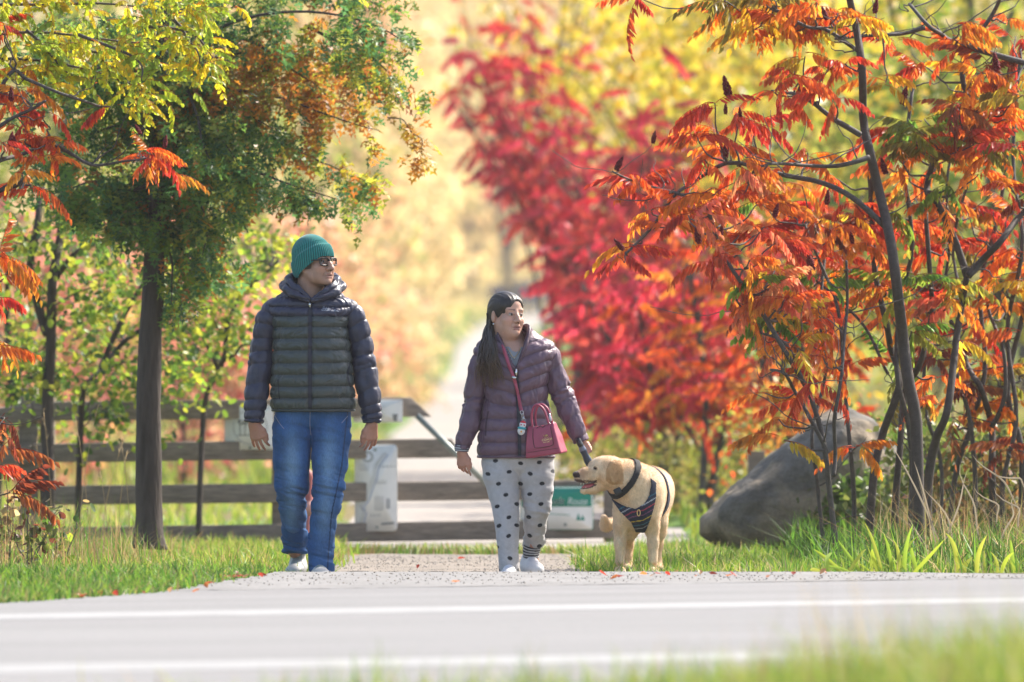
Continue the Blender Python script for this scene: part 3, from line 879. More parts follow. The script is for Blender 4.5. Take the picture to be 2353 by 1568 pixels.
def frond_mesh(name, seed, L, pairs, ll, lw, kind='lance', hang=0.85, sag=0.45, mat=None, warm=0.3):
    """compound leaf: arched stalk along +x with leaflets in pairs, hanging"""
    r = np.random.default_rng(seed); m = MB()
    t = np.linspace(0, 1, 8)
    def rach(t): return np.stack([L * t * (1 - 0.12 * t), L * 0.05 * np.sin(3 * t + seed), L * (0.16 * t - sag * t * t)], -1)
    m.tube(rach(t), np.linspace(0.0022, 0.0009, 8), 4, (0.75, 0.35, 0.3))
    Vt, Ft = LEAF[kind]
    for k in range(pairs * 2 + 1):
        u = 0.16 + 0.82 * (k // 2) / pairs if k < pairs * 2 else 1.0
        s_ = 1 if k % 2 else -1
        p = rach(np.array([u]))[0]; T = rach(np.array([min(u + 0.02, 1.02)]))[0] - rach(np.array([u - 0.02]))[0]; T /= np.linalg.norm(T)
        if r.uniform() < 0.05: continue
        d = 0.45 * T + s_ * np.array([0, 1, 0]) * (1 - hang) * 1.3 + np.array([0, 0, -1]) * hang + r.normal(0, 0.14, 3)
        if k == pairs * 2: d = T + np.array([0, 0, -0.4])
        up = np.array([r.uniform(-0.6, 0.7), s_ * 1.0, 0.45]) if hang > 0.5 else np.array([0, 0, 1.0])
        R = frond_rot(d, up + r.normal(0, 0.25, 3))
        sl = ll * (0.75 + 0.5 * math.sin(math.pi * min(0.15 + u * 0.85, 1))) * r.uniform(0.82, 1.12)
        V = (Vt * np.array([sl, lw * r.uniform(0.85, 1.15), sl * 0.8])) @ R.T + p
        v = r.uniform(0.72, 1.2); w = r.uniform(0, warm)
        m.add(V, [Ft], (v, v * (1 + w), v * (1 + 0.3 * w)))
    return m.mesh(name)

FR = [frond_mesh('leaf_frond', 40 + k, 0.215 + 0.012 * k, 8 + k % 3, 0.064, 0.021, sag=0.25 + 0.13 * (k % 4), hang=0.70 + 0.05 * (k % 4)) for k in range(8)]
FRV = [frond_mesh('leaf_frond', 60 + k, 0.22, 6 + k % 2, 0.074, 0.024, sag=0.9, hang=0.6) for k in range(3)]
LOC = [frond_mesh('leaf_frond', 80 + k, 0.145, 7, 0.030, 0.024, 'round', hang=0.5 + 0.12 * k, sag=0.5, warm=0.15) for k in range(4)]
for me in FR + FRV + LOC: me.materials.append(M['leaf_obj'])
# fuzzy seed heads of the sumac
def cone_mesh(seed):
    r = np.random.default_rng(seed); m = MB()
    P = []
    for k in range(90):
        t = (k + 0.5) / 90; a = k * 2.4; rad = 0.020 * math.sin(math.pi * min(1, 0.12 + t * 0.88)) ** 0.7 * (1 - 0.55 * t)
        P.append((rad * math.cos(a), rad * math.sin(a), 0.10 * t))
    o8 = np.array([[1, 0, 0], [-1, 0, 0], [0, 1, 0], [0, -1, 0], [0, 0, 1.6], [0, 0, -1]], float)
    f8 = np.array([[0, 2, 4], [2, 1, 4], [1, 3, 4], [3, 0, 4], [2, 0, 5], [1, 2, 5], [3, 1, 5], [0, 3, 5]])
    for p in P: m.add(o8 * r.uniform(0.005, 0.0078) + np.array(p) + r.normal(0, 0.0012, 3), [f8], np.array([0.16, 0.016, 0.022]) * r.uniform(0.6, 1.4))
    return m.mesh('seed_cone')
CONE = [cone_mesh(k) for k in range(3)]
M['cone'] = pm('sumac_seed', attr=True, rough=0.8, spec=0.2)
for me in CONE: me.materials.append(M['cone'])

SUM_PAL = dict(r=[(0.72, 0.085, 0.035), (0.78, 0.11, 0.035), (0.66, 0.06, 0.04), (0.80, 0.16, 0.035)],
               o=[(0.82, 0.25, 0.03), (0.82, 0.32, 0.035), (0.80, 0.20, 0.03), (0.76, 0.15, 0.035)],
               y=[(0.82, 0.42, 0.03), (0.70, 0.42, 0.04), (0.78, 0.26, 0.03)],
               g=[(0.17, 0.27, 0.04), (0.24, 0.30, 0.04), (0.36, 0.30, 0.04)],
               b=[(0.34, 0.22, 0.04), (0.28, 0.24, 0.04)],
               d=[(0.32, 0.06, 0.03), (0.42, 0.12, 0.04)], c=[(0.82, 0.22, 0.12), (0.80, 0.30, 0.14), (0.78, 0.16, 0.10)])

def branch_obj(root, path, r0, r1, seed, col=GREYB, n=16, amp=0.04, name='branch', mat='sumac_bark'):
    P = wiggle([np.array(p) for p in path], amp, seed, n)
    t = np.linspace(0, 1, n)
    rad = (r0 * (1 - t) + r1 * t) * (1 + 0.10 * (vnoise(np.stack([t * 9 + seed, t * 0, t * 0], 1), 5) - 0.5))
    m = MB(); m.tube(P - np.array(root.location), rad, 10 if r0 > 0.012 else 6, np.asarray(col))
    m.build(name, M[mat], root, smooth=True)
    return P, rad

def sumac(label, base_px, trunks, tips, D, seed, name='sumac', group=None, frs=None, dspread=0.35, scale=1.0, fill=None):
    """trunks: list of (r0px, r1px, [(px,py),...]); tips: (px,py,palette,count)"""
    r = random.Random(seed)
    base = at(base_px[0], base_px[1], D); base.z = float(ground_z(base.x, base.y))
    root = thing(name, base, label, 'tree', group)
    sc = D / FPX; nodes = []
    for k, (r0, r1, pts) in enumerate(trunks):
        y0 = r.uniform(-0.12, 0.12)
        path = []
        for q, (x, y) in enumerate(pts):
            p = np.array(at(x, y, D)); p[1] += y0 + (r.uniform(-1, 1) * dspread * q / len(pts))
            path.append(p)
        if pts[0][1] > 1215: path[0][2] = base.z - 0.06
        P, rad = branch_obj(root, path, r0 * sc, r1 * sc, seed * 13 + k, DARKB * 1.15 if r0 > 8 else GREYB, 26, 0.03, 'trunk' if k == 0 else 'branch')
        nodes += [(p, q) for p, q in zip(P, rad)]
    NP = np.array([p for p, _ in nodes])
    tips = list(tips)
    for (poly, cnt_, pals) in (fill or ()):
        xs_, ys_ = [q[0] for q in poly], [q[1] for q in poly]; got = 0
        while got < cnt_:
            x, y = r.uniform(min(xs_), max(xs_)), r.uniform(min(ys_), max(ys_))
            if in_poly(np.array([x]), np.array([y]), poly)[0]: tips.append((x, y, r.choice(pals), r.choice((2, 3, 3)))); got += 1
    for k, (px, py, pal, cnt) in enumerate(tips):
        p = np.array(at(px, py, D)); p[1] += r.uniform(-dspread, dspread)
        dd = np.linalg.norm((NP - p) * np.array([1, 0.5, 1]), axis=1) + 0.5 * np.maximum(NP[:, 2] - p[2] + 0.1, 0)
        q = int(np.argmin(dd)); a, ra = nodes[q]
        if np.linalg.norm(a - p) > 0.03:
            mid = (a + p) / 2 + np.array([0, 0, -0.12 * np.linalg.norm(a - p)])
            branch_obj(root, [a, mid, p], min(ra * 0.6, 0.0075), 0.0032, seed * 31 + k, GREYB * 1.1, 12, 0.05, 'twig')
        for c in range(cnt + (r.random() < 0.7) + (r.random() < 0.35)):
            az = r.choice((0, math.pi)) + r.gauss(0, 0.75); pit = r.gauss(0.02, 0.35)
            d = np.array([math.cos(az) * math.cos(pit), math.sin(az) * math.cos(pit), math.sin(pit)])
            me = r.choice(frs or (FR if r.random() < 0.85 else FRV))
            o = obj('leaf_frond', me, None, root)
            R = frond_rot(d); s_ = r.uniform(0.75, 1.18) * scale
            off = p + np.array([r.gauss(0, 0.012), r.gauss(0, 0.02), r.gauss(0, 0.012)])
            Mx = Matrix(R.tolist()).to_4x4() @ Matrix.Scale(s_, 4); Mx.translation = Vector(off) - root.location
            o.matrix_basis = Mx
            cc = np.array(r.choice(SUM_PAL[pal])) * r.uniform(0.8, 1.15); o.color = (*cc, 1)
    for k in range(int(len(tips) * 0.9)):
        q = r.randrange(len(nodes) // 3, len(nodes)); a, ra = nodes[q]
        e = a + np.array([r.gauss(0, 0.22), r.gauss(0, 0.15), r.uniform(-0.05, 0.30)])
        branch_obj(root, [a, (a + e) / 2 + np.array([0, 0, -0.03]), e], min(ra * 0.5, 0.005), 0.0016, seed * 57 + k, GREYB * r.uniform(0.9, 1.5), 10, 0.07, 'twig')
    return root, nodes

def cones(root, D, spots, seed):
    r = random.Random(seed)
    for k, (px, py, ln, tilt) in enumerate(spots):
        o = obj('seed_cone', CONE[k % 3], None, root)
        p = at(px, py, D); p.y += r.uniform(-0.1, 0.1)
        s_ = ln / FPX * D / 0.11
        Mx = Matrix.Rotation(math.radians(tilt), 4, 'Y') @ Matrix.Scale(s_, 4); Mx.translation = p - root.location
        o.matrix_basis = Mx

G_R = 'sumacs on the right bank'
rt, nd = sumac('tall sumac with the thickest straight stem and left reaching branches, right of the dog', (2112, 1264), [
    (15, 8, [(2114, 1270), (2110, 1100), (2108, 964), (2092, 880), (2079, 775), (2058, 651), (2040, 526), (2018, 425), (1998, 350), (1984, 273), (1977, 170), (1967, 68), (1945, -20)]),
    (7, 3, [(1977, 310), (1930, 282), (1885, 252), (1840, 222), (1803, 211), (1776, 207)]),
    (6, 3, [(1996, 362), (1940, 378), (1892, 384), (1807, 378), (1764, 380)]),
    (7, 3, [(2035, 520), (1960, 455), (1890, 420), (1800, 400), (1690, 372), (1619, 402), (1551, 447), (1500, 520), (1437, 584)]),
    (4, 2, [(1563, 446), (1520, 432), (1476, 420), (1407, 394)]),
    (5, 3, [(1975, 120), (1900, 70), (1850, 60), (1780, 20), (1720, -10)])],
    [(1437, 584, 'r', 2), (1465, 560, 'o', 3), (1476, 419, 'r', 3), (1425, 400, 'r', 2), (1500, 480, 'o', 3), (1540, 520, 'o', 3), (1560, 452, 'r', 2), (1600, 320, 'r', 4), (1640, 240, 'r', 3), (1690, 262, 'r', 4), (1740, 285, 'r', 4), (1776, 215, 'r', 3), (1650, 300, 'o', 3), (1680, 340, 'o', 3),
     (1660, 8, 'b', 3), (1700, 26, 'o', 5), (1745, 55, 'y', 5), (1785, 40, 'o', 4), (1830, 60, 'y', 4), (1870, 20, 'o', 4), (1850, 130, 'y', 4), (1900, 160, 'r', 4), (1820, 170, 'r', 3), (1940, 150, 'r', 3), (1925, 30, 'o', 4), (1460, -6, 'r', 2), (1880, 215, 'r', 3), (1925, 235, 'r', 3)],
    47.9, 5, group=G_R, fill=[([(1540, 440), (1640, 330), (1780, 300), (1950, 330), (2000, 480), (1800, 500), (1560, 560)], 8, 'roc'), ([(1640, -10), (2000, -10), (1980, 130), (1720, 110)], 10, 'oyob')])
cones(rt, 47.7, [(1676, 222, 52, -14), (1668, 360, 42, 4), (1415, 392, 38, 28), (1432, 575, 34, -40), (1668, 262, 26, 0), (1702, 268, 24, -6), (1900, 45, 34, -20), (1500, 330, 30, 10)], 2)
rt, nd = sumac('sumac with a dark forked stem leaning right at the right edge', (2128, 1262), [
    (12, 7, [(2128, 1270), (2133, 1107), (2150, 1010), (2175, 937), (2203, 754), (2223, 634)]),
    (9, 5, [(2223, 634), (2190, 540), (2145, 452), (2131, 440), (2140, 390), (2148, 368), (2200, 310), (2250, 256)]),
    (9, 6, [(2223, 634), (2255, 600), (2290, 560), (2353, 493), (2400, 450)]),
    (7, 4, [(2250, 256), (2210, 190), (2230, 120), (2290, 30), (2300, -20)]),
    (8, 4, [(2400, 165), (2353, 147), (2280, 128), (2199, 99), (2160, 80), (2124, 62), (2090, 10)]),
    (5, 3, [(2124, 65), (2080, 78), (2028, 80), (1970, 85), (1919, 89)])],
    [(2060, 300, 'r', 3), (2130, 270, 'g', 3), (2190, 236, 'r', 4), (2250, 170, 'y', 3), (2330, 190, 'y', 4), (2300, 256, 'o', 4), (2230, 320, 'o', 4), (2170, 330, 'o', 4), (2330, 330, 'r', 4), (2090, 400, 'o', 3), (2250, 400, 'o', 4), (2320, 430, 'r', 3), (2080, 300, 'g', 3), (2200, 270, 'r', 3), (2350, 260, 'o', 3), (2290, 350, 'o', 3), (2120, 330, 'b', 3), (2060, 90, 'r', 3), (2340, 80, 'r', 3), (2200, 60, 'o', 3), (2120, 150, 'r', 2)],
    48.6, 6, group=G_R, fill=[([(2020, 100), (2353, 20), (2370, 480), (2120, 500), (2020, 330)], 26, 'roobydg')])
cones(rt, 48.4, [(2290, 165, 44, -8), (2073, 240, 44, 14), (2035, 400, 40, -16), (2010, 30, 36, 10)], 3)
rt, nd = sumac('slender sumac leaning left over the boulder', (1930, 1271), [
    (7, 4, [(1930, 1275), (1906, 1134), (1892, 1015), (1870, 930), (1848, 879), (1784, 775), (1730, 690), (1685, 634), (1650, 560), (1623, 477)]),
    (5, 3, [(1914, 1094), (1920, 1040), (1916, 957), (1922, 880), (1938, 800), (1950, 700), (1944, 600)]),
    (4, 2, [(1851, 885), (1800, 790), (1745, 760), (1690, 690)]),
    (5, 3, [(1900, 1040), (1860, 960), (1830, 900), (1800, 860), (1770, 850)])],
    [(1623, 477, 'o', 4), (1660, 455, 'o', 4), (1640, 600, 'r', 4), (1690, 650, 'o', 3), (1750, 640, 'g', 3), (1700, 540, 'r', 4), (1740, 470, 'o', 4), (1780, 560, 'r', 5), (1780, 735, 'g', 4), (1840, 720, 'y', 3), (1830, 800, 'y', 3), (1760, 905, 'o', 2), (1845, 912, 'r', 3), (1790, 965, 'o', 2), (1800, 1010, 'y', 1), (1720, 600, 'o', 4), (1760, 520, 'r', 4), (1680, 700, 'r', 2), (1870, 870, 'r', 3), (1800, 690, 'o', 3), (1890, 820, 'o', 3)],
    47.6, 7, group=G_R, fill=[([(1560, 470), (1900, 470), (1920, 700), (1880, 860), (1740, 830), (1620, 640)], 12, 'orcdyg')])
cones(rt, 47.5, [(1606, 560, 40, -12), (1655, 545, 30, 8), (1866, 620, 44, -14), (1778, 500, 34, 16)], 4)
rt, nd = sumac('twin stemmed sumac rising through the middle of the orange thicket', (1992, 1240), [
    (10, 6, [(1990, 1268), (2005, 1100), (2030, 1000), (2056, 920), (2062, 862), (2048, 808), (2035, 740), (2012, 609), (2000, 423), (1990, 380)]),
    (6, 3, [(1960, 1268), (1962, 1180), (1950, 1022), (1943, 862), (1924, 721), (1880, 600), (1850, 520)]),
    (9, 5, [(2050, 1258), (2060, 1150), (2073, 1032), (2083, 896), (2110, 840), (2145, 725), (2137, 609), (2124, 402)]),
    (4, 2, [(2040, 860), (1990, 760), (1930, 690), (1870, 640), (1820, 600)]), (7, 4, [(2082, 1262), (2095, 1100), (2088, 980), (2060, 860), (2072, 700), (2100, 560), (2080, 380), (2100, 200)]), (5, 3, [(1900, 1264), (1880, 1120), (1868, 1000), (1900, 860), (1880, 740), (1900, 560)])],
    [(1800, 470, 'r', 4), (1870, 480, 'o', 4), (1850, 560, 'r', 4), (1920, 530, 'o', 4), (1820, 640, 'o', 4), (1880, 640, 'r', 4), (1950, 620, 'o', 4), (1900, 770, 'o', 3), (1950, 830, 'r', 3), (2020, 660, 'g', 3), (2100, 640, 'g', 4), (2160, 640, 'g', 3), (2090, 760, 'g', 4), (2050, 820, 'g', 3), (2150, 870, 'o', 3), (2200, 780, 'y', 2), (1960, 470, 'r', 3), (2080, 520, 'r', 3), (1960, 1025, 'o', 2), (2120, 925, 'o', 2), (1840, 430, 'o', 3), (1900, 400, 'r', 3), (1930, 590, 'r', 4), (1990, 560, 'o', 3), (1890, 700, 'r', 3), (2180, 690, 'o', 3)],
    48.9, 8, group=G_R, fill=[([(1700, 430), (2200, 430), (2230, 850), (2000, 900), (1760, 780)], 18, 'orcdygb')])
cones(rt, 48.5, [(1900, 470, 36, 6), (1960, 560, 30, -10), (2000, 500, 30, 12)], 5)
rt, nd = sumac('leafy orange sumac cut off by the right edge, stems behind the dry grass', (2290, 1240), [
    (9, 5, [(2285, 1250), (2277, 1083), (2277, 981), (2245, 890), (2236, 860), (2215, 800), (2180, 740)]),
    (8, 5, [(2340, 1240), (2345, 1060), (2320, 930), (2330, 820), (2353, 700), (2370, 500)]),
    (6, 3, [(2277, 981), (2310, 900), (2300, 800), (2270, 700), (2280, 600)]), (7, 4, [(2180, 1262), (2196, 1100), (2230, 980), (2262, 840), (2252, 660), (2300, 480), (2320, 300)]), (6, 4, [(2310, 1262), (2300, 1120), (2330, 960), (2310, 760), (2345, 560), (2330, 360), (2350, 100)]), (5, 3, [(2150, 1262), (2160, 1080), (2120, 940), (2130, 760), (2180, 600), (2170, 420), (2210, 240)]), (6, 3, [(2230, 1262), (2240, 1120), (2226, 960), (2190, 840), (2205, 700), (2190, 560), (2230, 380)])],
    [(2250, 830, 'o', 4), (2320, 850, 'o', 4), (2300, 700, 'o', 3), (2350, 600, 'r', 3), (2330, 930, 'o', 3), (2260, 930, 'o', 3), (2225, 900, 'o', 3), (2340, 760, 'o', 3), (2190, 960, 'd', 2), (2350, 1010, 'd', 3), (2310, 1030, 'd', 2), (2280, 540, 'r', 3), (2330, 490, 'o', 3), (2240, 480, 'r', 3)],
    49.9, 9, group=G_R, fill=[([(2050, 420), (2380, 420), (2380, 1000), (2180, 980), (2060, 760)], 26, 'ordobydb')])
G_L = 'sumac branches at the left edge'
rt, nd = sumac('red sumac reaching in from the left edge below the yellow locust', (-190, 1270), [
    (14, 8, [(-190, 1275), (-180, 900), (-150, 650), (-100, 520), (-30, 455), (50, 415)]),
    (6, 4, [(-130, 560), (-60, 400), (0, 370), (60, 350), (110, 310)]),
    (5, 3, [(-60, 330), (0, 290), (70, 255), (110, 235)]),
    (5, 3, [(-50, 300), (20, 170), (60, 180), (140, 215), (230, 245)]),
    (5, 2, [(100, 325), (150, 345), (215, 380), (290, 375), (345, 362)])],
    [(-5, 50, 'r', 2), (14, 62, 'r', 3), (45, 150, 'o', 4), (20, 200, 'r', 3), (60, 208, 'o', 4), (30, 260, 'r', 4), (95, 250, 'r', 4), (50, 295, 'r', 4), (88, 320, 'r', 4), (140, 330, 'o', 4), (112, 362, 'o', 4), (60, 400, 'o', 4), (80, 430, 'r', 3), (15, 330, 'r', 3), (320, 345, 'r', 3), (345, 352, 'o', 4), (365, 362, 'r', 4), (346, 372, 'o', 2), (385, 392, 'o', 2), (250, 250, 'r', 2), (-20, 230, 'r', 3)],
    47.6, 10, group=G_L, scale=0.82)
cones(rt, 47.4, [(24, 232, 34, 0), (22, 345, 44, 6), (36, 340, 30, -8), (378, 340, 30, 10), (325, 310, 26, -30)], 6)
rt, nd = sumac('orange sumac fronds at the left edge above the fence', (-140, 1290), [
    (9, 5, [(-140, 1295), (-130, 1000), (-110, 800), (-60, 640), (-10, 590)]),
    (5, 3, [(-120, 900), (-70, 860), (-20, 800)]),
    (5, 3, [(-135, 1200), (-80, 1080), (-15, 980), (10, 960)])],
    [(-10, 572, 'o', 4), (6, 590, 'o', 3), (0, 640, 'o', 3), (-8, 690, 'r', 3), (-10, 790, 'o', 3), (5, 960, 'd', 3), (15, 1010, 'd', 3), (5, 1080, 'r', 4), (-5, 1040, 'd', 3), (30, 1130, 'd', 3)],
    46.6, 12, group=G_L, scale=1.1)

# ================================================================== oak, locust and understory on the left
def bark_trunk(root, path, rads, col, name='trunk', n=30, amp=0.02, seed=0):
    P = wiggle([np.array(p) for p in path], amp, seed, n); rad = np.interp(np.linspace(0, 1, n), np.linspace(0, 1, len(rads)), rads)
    V, F = tube_np(P - np.array(root.location), rad, 22)
    nn = vnoise(V * np.array([60, 60, 7]), 3)
    cen = np.repeat(P - np.array(root.location), 22, 0); k = len(cen)
    V[:k] += (V[:k] - cen) * ((nn[:k] - 0.5) * 0.22)[:, None]
    c = np.asarray(col) * (0.7 + 0.6 * nn)[:, None]
    return obj(name, mesh_np(name, V, F, c, True), M['bark'], root)
def leaf_parts(root, kind, P, size, cols, r, mats, name='leaf', pmin=-0.2, pmax=1.3):
    key = 'leafmesh_' + kind
    if key not in bpy.data.meshes:
        Vt, Ft = LEAF[kind]; me = mesh_np(key, Vt, Ft, np.ones((len(Vt), 3))); me.materials.append(M['leaf_obj'])
    me = bpy.data.meshes[key]
    R = rand_rot(r, len(P), pmin, pmax)
    for k in range(len(P)):
        o = bpy.data.objects.new(name, me); C.objects.link(o); o.parent = root
        Mx = Matrix(R[k].tolist()).to_4x4() @ Matrix.Scale(float(size[k]), 4); Mx.translation = Vector(P[k]) - root.location
        o.matrix_basis = Mx; o.color = (*cols[k], 1)
def foliage(root, kind, P, size, cols, r, nparts, mat='leaf', pmin=-0.2, pmax=1.3):
    """nearest leaves become parts, the rest one mass"""
    o = np.argsort(P[:, 1]); P, size, cols = P[o], size[o], cols[o]
    if nparts: leaf_parts(root, kind, P[:nparts], size[:nparts], cols[:nparts], r, mat, pmin=pmin, pmax=pmax)
    V, F, c = leaves_np(kind, P[nparts:] - np.array(root.location), size[nparts:], cols[nparts:], r, pmin, pmax)
    f = obj('crown', mesh_np('crown', V, F, c), M[mat], root); f['kind'] = 'stuff'
    return f

D = 50.5
b = at(342, 1252, D); b.z = float(ground_z(b.x, b.y))
oak = thing('oak_tree', b, 'oak with a straight dark trunk and dense green and rust leaves, left of the man', 'tree')
bark_trunk(oak, [at(342, 1262, D), at(343, 1200, D), at(345, 1000, D), at(347, 780, D), at(350, 560, D), at(353, 380, D), at(358, 240, D), at(372, 60, D), at(380, -80, D)], [0.108, 0.080, 0.072, 0.065, 0.058, 0.050, 0.044, 0.034, 0.03], DARKB * 1.15, amp=0.05)
r = np.random.default_rng(77)
boughs = [([(354, 430), (400, 520), (430, 600), (445, 650)], 0.35, 'z'), ([(352, 480), (385, 560), (400, 640), (398, 700)], 0.3, 'z'), ([(353, 420), (280, 440), (200, 420), (110, 470)], 0.6, 'g'), ([(353, 440), (310, 490), (260, 500)], 0.5, 'g'), ([(354, 400), (410, 460), (450, 540), (490, 590)], 0.5, 'g'), ([(360, 180), (260, 150), (140, 180), (40, 230)], 0.6, 'g'), ([(358, 260), (250, 290), (150, 330), (60, 400)], 0.6, 'g'), ([(364, 100), (220, 110), (90, 90)], 0.6, 'g'), ([(700, 60), (780, 90), (860, 130), (900, 180)], 0.4, 'y'), ([(520, 80), (600, 100), (700, 180), (760, 230)], 0.5, 'o'), ([(420, 100), (500, 180), (560, 260), (640, 300)], 0.5, 'g'), ([(380, 120), (430, 220), (470, 320), (500, 400)], 0.5, 'g'), ([(365, 160), (520, 60), (700, 30), (850, 60), (960, 120)], 0.9, 'g'), ([(362, 200), (500, 130), (640, 120), (780, 150), (880, 235)], 0.9, 'o'), ([(358, 240), (500, 210), (640, 230), (760, 270), (870, 300)], 0.8, 'o'),
          ([(356, 300), (480, 290), (620, 320), (740, 370), (860, 420)], 0.75, 'y'), ([(355, 330), (460, 350), (580, 390), (690, 430), (790, 465)], 0.7, 'g'), ([(354, 370), (430, 420), (480, 500), (470, 590)], 0.5, 'g'), ([(352, 390), (300, 420), (240, 440), (200, 470)], 0.5, 'g'),
          ([(360, 200), (300, 200), (240, 250), (180, 330)], 0.6, 'g'), ([(362, 120), (300, 60), (200, 40)], 0.6, 'g'), ([(368, 60), (480, -20), (640, -40), (800, -20), (900, 20)], 0.9, 'g'), ([(357, 260), (440, 280), (520, 330), (600, 440)], 0.6, 'g'),
          ([(890, 270), (930, 280), (960, 320), (970, 355)], 0.1, 'Y'), ([(350, 690), (375, 700), (395, 720)], 0.05, 'g'), ([(355, 350), (420, 380), (500, 420), (560, 470)], 0.5, 'g')]
LP, LC = [], []
for k, (pts, dep, pal) in enumerate(boughs):
    path = []
    dy = r.uniform(-dep, dep)
    for q, (x, y) in enumerate(pts): p = np.array(at(x, y, D)); p[1] += dy * q / (len(pts) - 1); path.append(p)
    thin = pal == 'Y' or k == 24
    P, rad = branch_obj(oak, path, 0.004 if thin else 0.013, 0.002, 300 + k, DARKB, 20, 0.05, 'bough', 'bark')
    n = 34 if pal == 'Y' else 14 if k == 24 else int((130 if pal == 'z' else 265) * len(pts) / 4)
    u = r.uniform(0.12, 1.0, n) ** 0.8
    base = np.stack([np.interp(u, np.linspace(0, 1, len(P)), P[:, c]) for c in range(3)], 1)
    # side twigs: leaves sit in sprays
    ns = max(3, n // 13); su = r.uniform(0.04, 1, ns); sd = r.normal(0, 1, (ns, 3)) * np.array([0.12, 0.22, 0.075]); sd[:, 2] -= 0.045
    if thin: sd *= 0.25
    pick_s = r.integers(0, ns, n)
    sb = np.stack([np.interp(su, np.linspace(0, 1, len(P)), P[:, c]) for c in range(3)], 1)
    w = r.uniform(0.3, 1.1, (n, 1))
    pos = sb[pick_s] + sd[pick_s] * w + r.normal(0, 0.034 if not thin else 0.018, (n, 3))
    pl = {'z': OAKG + LEAFG[:2], 'g': OAKG + [(0.16, 0.28, 0.05), (0.30, 0.34, 0.05)], 'o': OAKO + OAKY[:1] + OAKG[:1], 'y': OAKY + OAKG[:2] + OAKO[:1], 'Y': [(0.72, 0.36, 0.04), (0.62, 0.40, 0.04), (0.55, 0.25, 0.03)]}[pal]
    cc = pick(r, pl, n)
    sp = pick(r, OAKO + OAKY, n); mixm = r.uniform(0, 1, n) < (0.10 if pal == 'g' else 0.2)
    cc[mixm] = sp[mixm]
    # some leaves, chosen at random
    LP.append(pos); LC.append(cc)
P = np.vstack(LP); cc = np.vstack(LC)
foliage(oak, 'oak', P, r.uniform(0.085, 0.155, len(P)), cc, r, 300, pmin=0.2, pmax=1.45)

# yellow locust hanging in at the top left
D = 47.9
b = at(-260, 1290, D); b.z = float(ground_z(b.x, b.y))
loc_t = thing('locust_tree', b, 'yellow green locust hanging its feathery leaves into the top left corner', 'tree')
bark_trunk(loc_t, [at(-260, 1300, D), at(-250, 800, D), at(-215, 350, D), at(-180, 40, D), at(-150, -200, D)], [0.10, 0.085, 0.07, 0.05, 0.03], DARKB)
lb = [[(-190, 60), (-60, 20), (80, 10), (230, 5), (380, 20), (480, 15)], [(-200, 140), (-80, 90), (60, 70), (200, 80), (330, 90), (430, 60)], [(-205, 220), (-90, 150), (50, 130), (180, 150), (300, 190), (345, 215)], [(-190, 10), (0, -40), (200, -50), (400, -30), (500, -10)],
      [(180, 80), (260, 110), (320, 150), (330, 190)], [(330, 60), (420, 70), (470, 110), (488, 130)], [(60, 70), (120, 130), (170, 180)], [(380, 30), (440, 90), (460, 170)]]
rl = random.Random(5)
for k, pts in enumerate(lb):
    path = []
    dy = rl.uniform(-0.4, 0.4)
    for q, (x, y) in enumerate(pts): p = np.array(at(x, y, D)); p[1] += dy * q / len(pts); path.append(p)
    P, rad = branch_obj(loc_t, path, 0.011, 0.003, 500 + k, GREYB, 18, 0.05, 'branch')
    for c in range(88 if k < 4 else 34):
        u = rl.uniform(0.15, 1) if k < 4 else rl.random()
        p = np.array([np.interp(u, np.linspace(0, 1, len(P)), P[:, q]) for q in range(3)]) + np.array([rl.gauss(0, 0.06), rl.gauss(0, 0.12), rl.gauss(-0.03, 0.065)])
        if (p[0] / p[1] * FPX + 1176.5) < -60: continue
        az = rl.choice((0, math.pi, 0)) + rl.gauss(0, 0.9); pit = rl.gauss(-0.25, 0.4)
        d = np.array([math.cos(az) * math.cos(pit), math.sin(az) * math.cos(pit), math.sin(pit)])
        o = obj('leaf_frond', rl.choice(LOC), None, loc_t)
        Mx = Matrix(frond_rot(d).tolist()).to_4x4() @ Matrix.Scale(rl.uniform(0.75, 1.2), 4); Mx.translation = Vector(p) - loc_t.location
        o.matrix_basis = Mx
        cc = np.array(rl.choice([(0.74, 0.60, 0.03), (0.58, 0.58, 0.04), (0.80, 0.58, 0.03), (0.46, 0.52, 0.05), (0.36, 0.44, 0.05)])) * rl.uniform(0.8, 1.15); o.color = (*cc, 1)

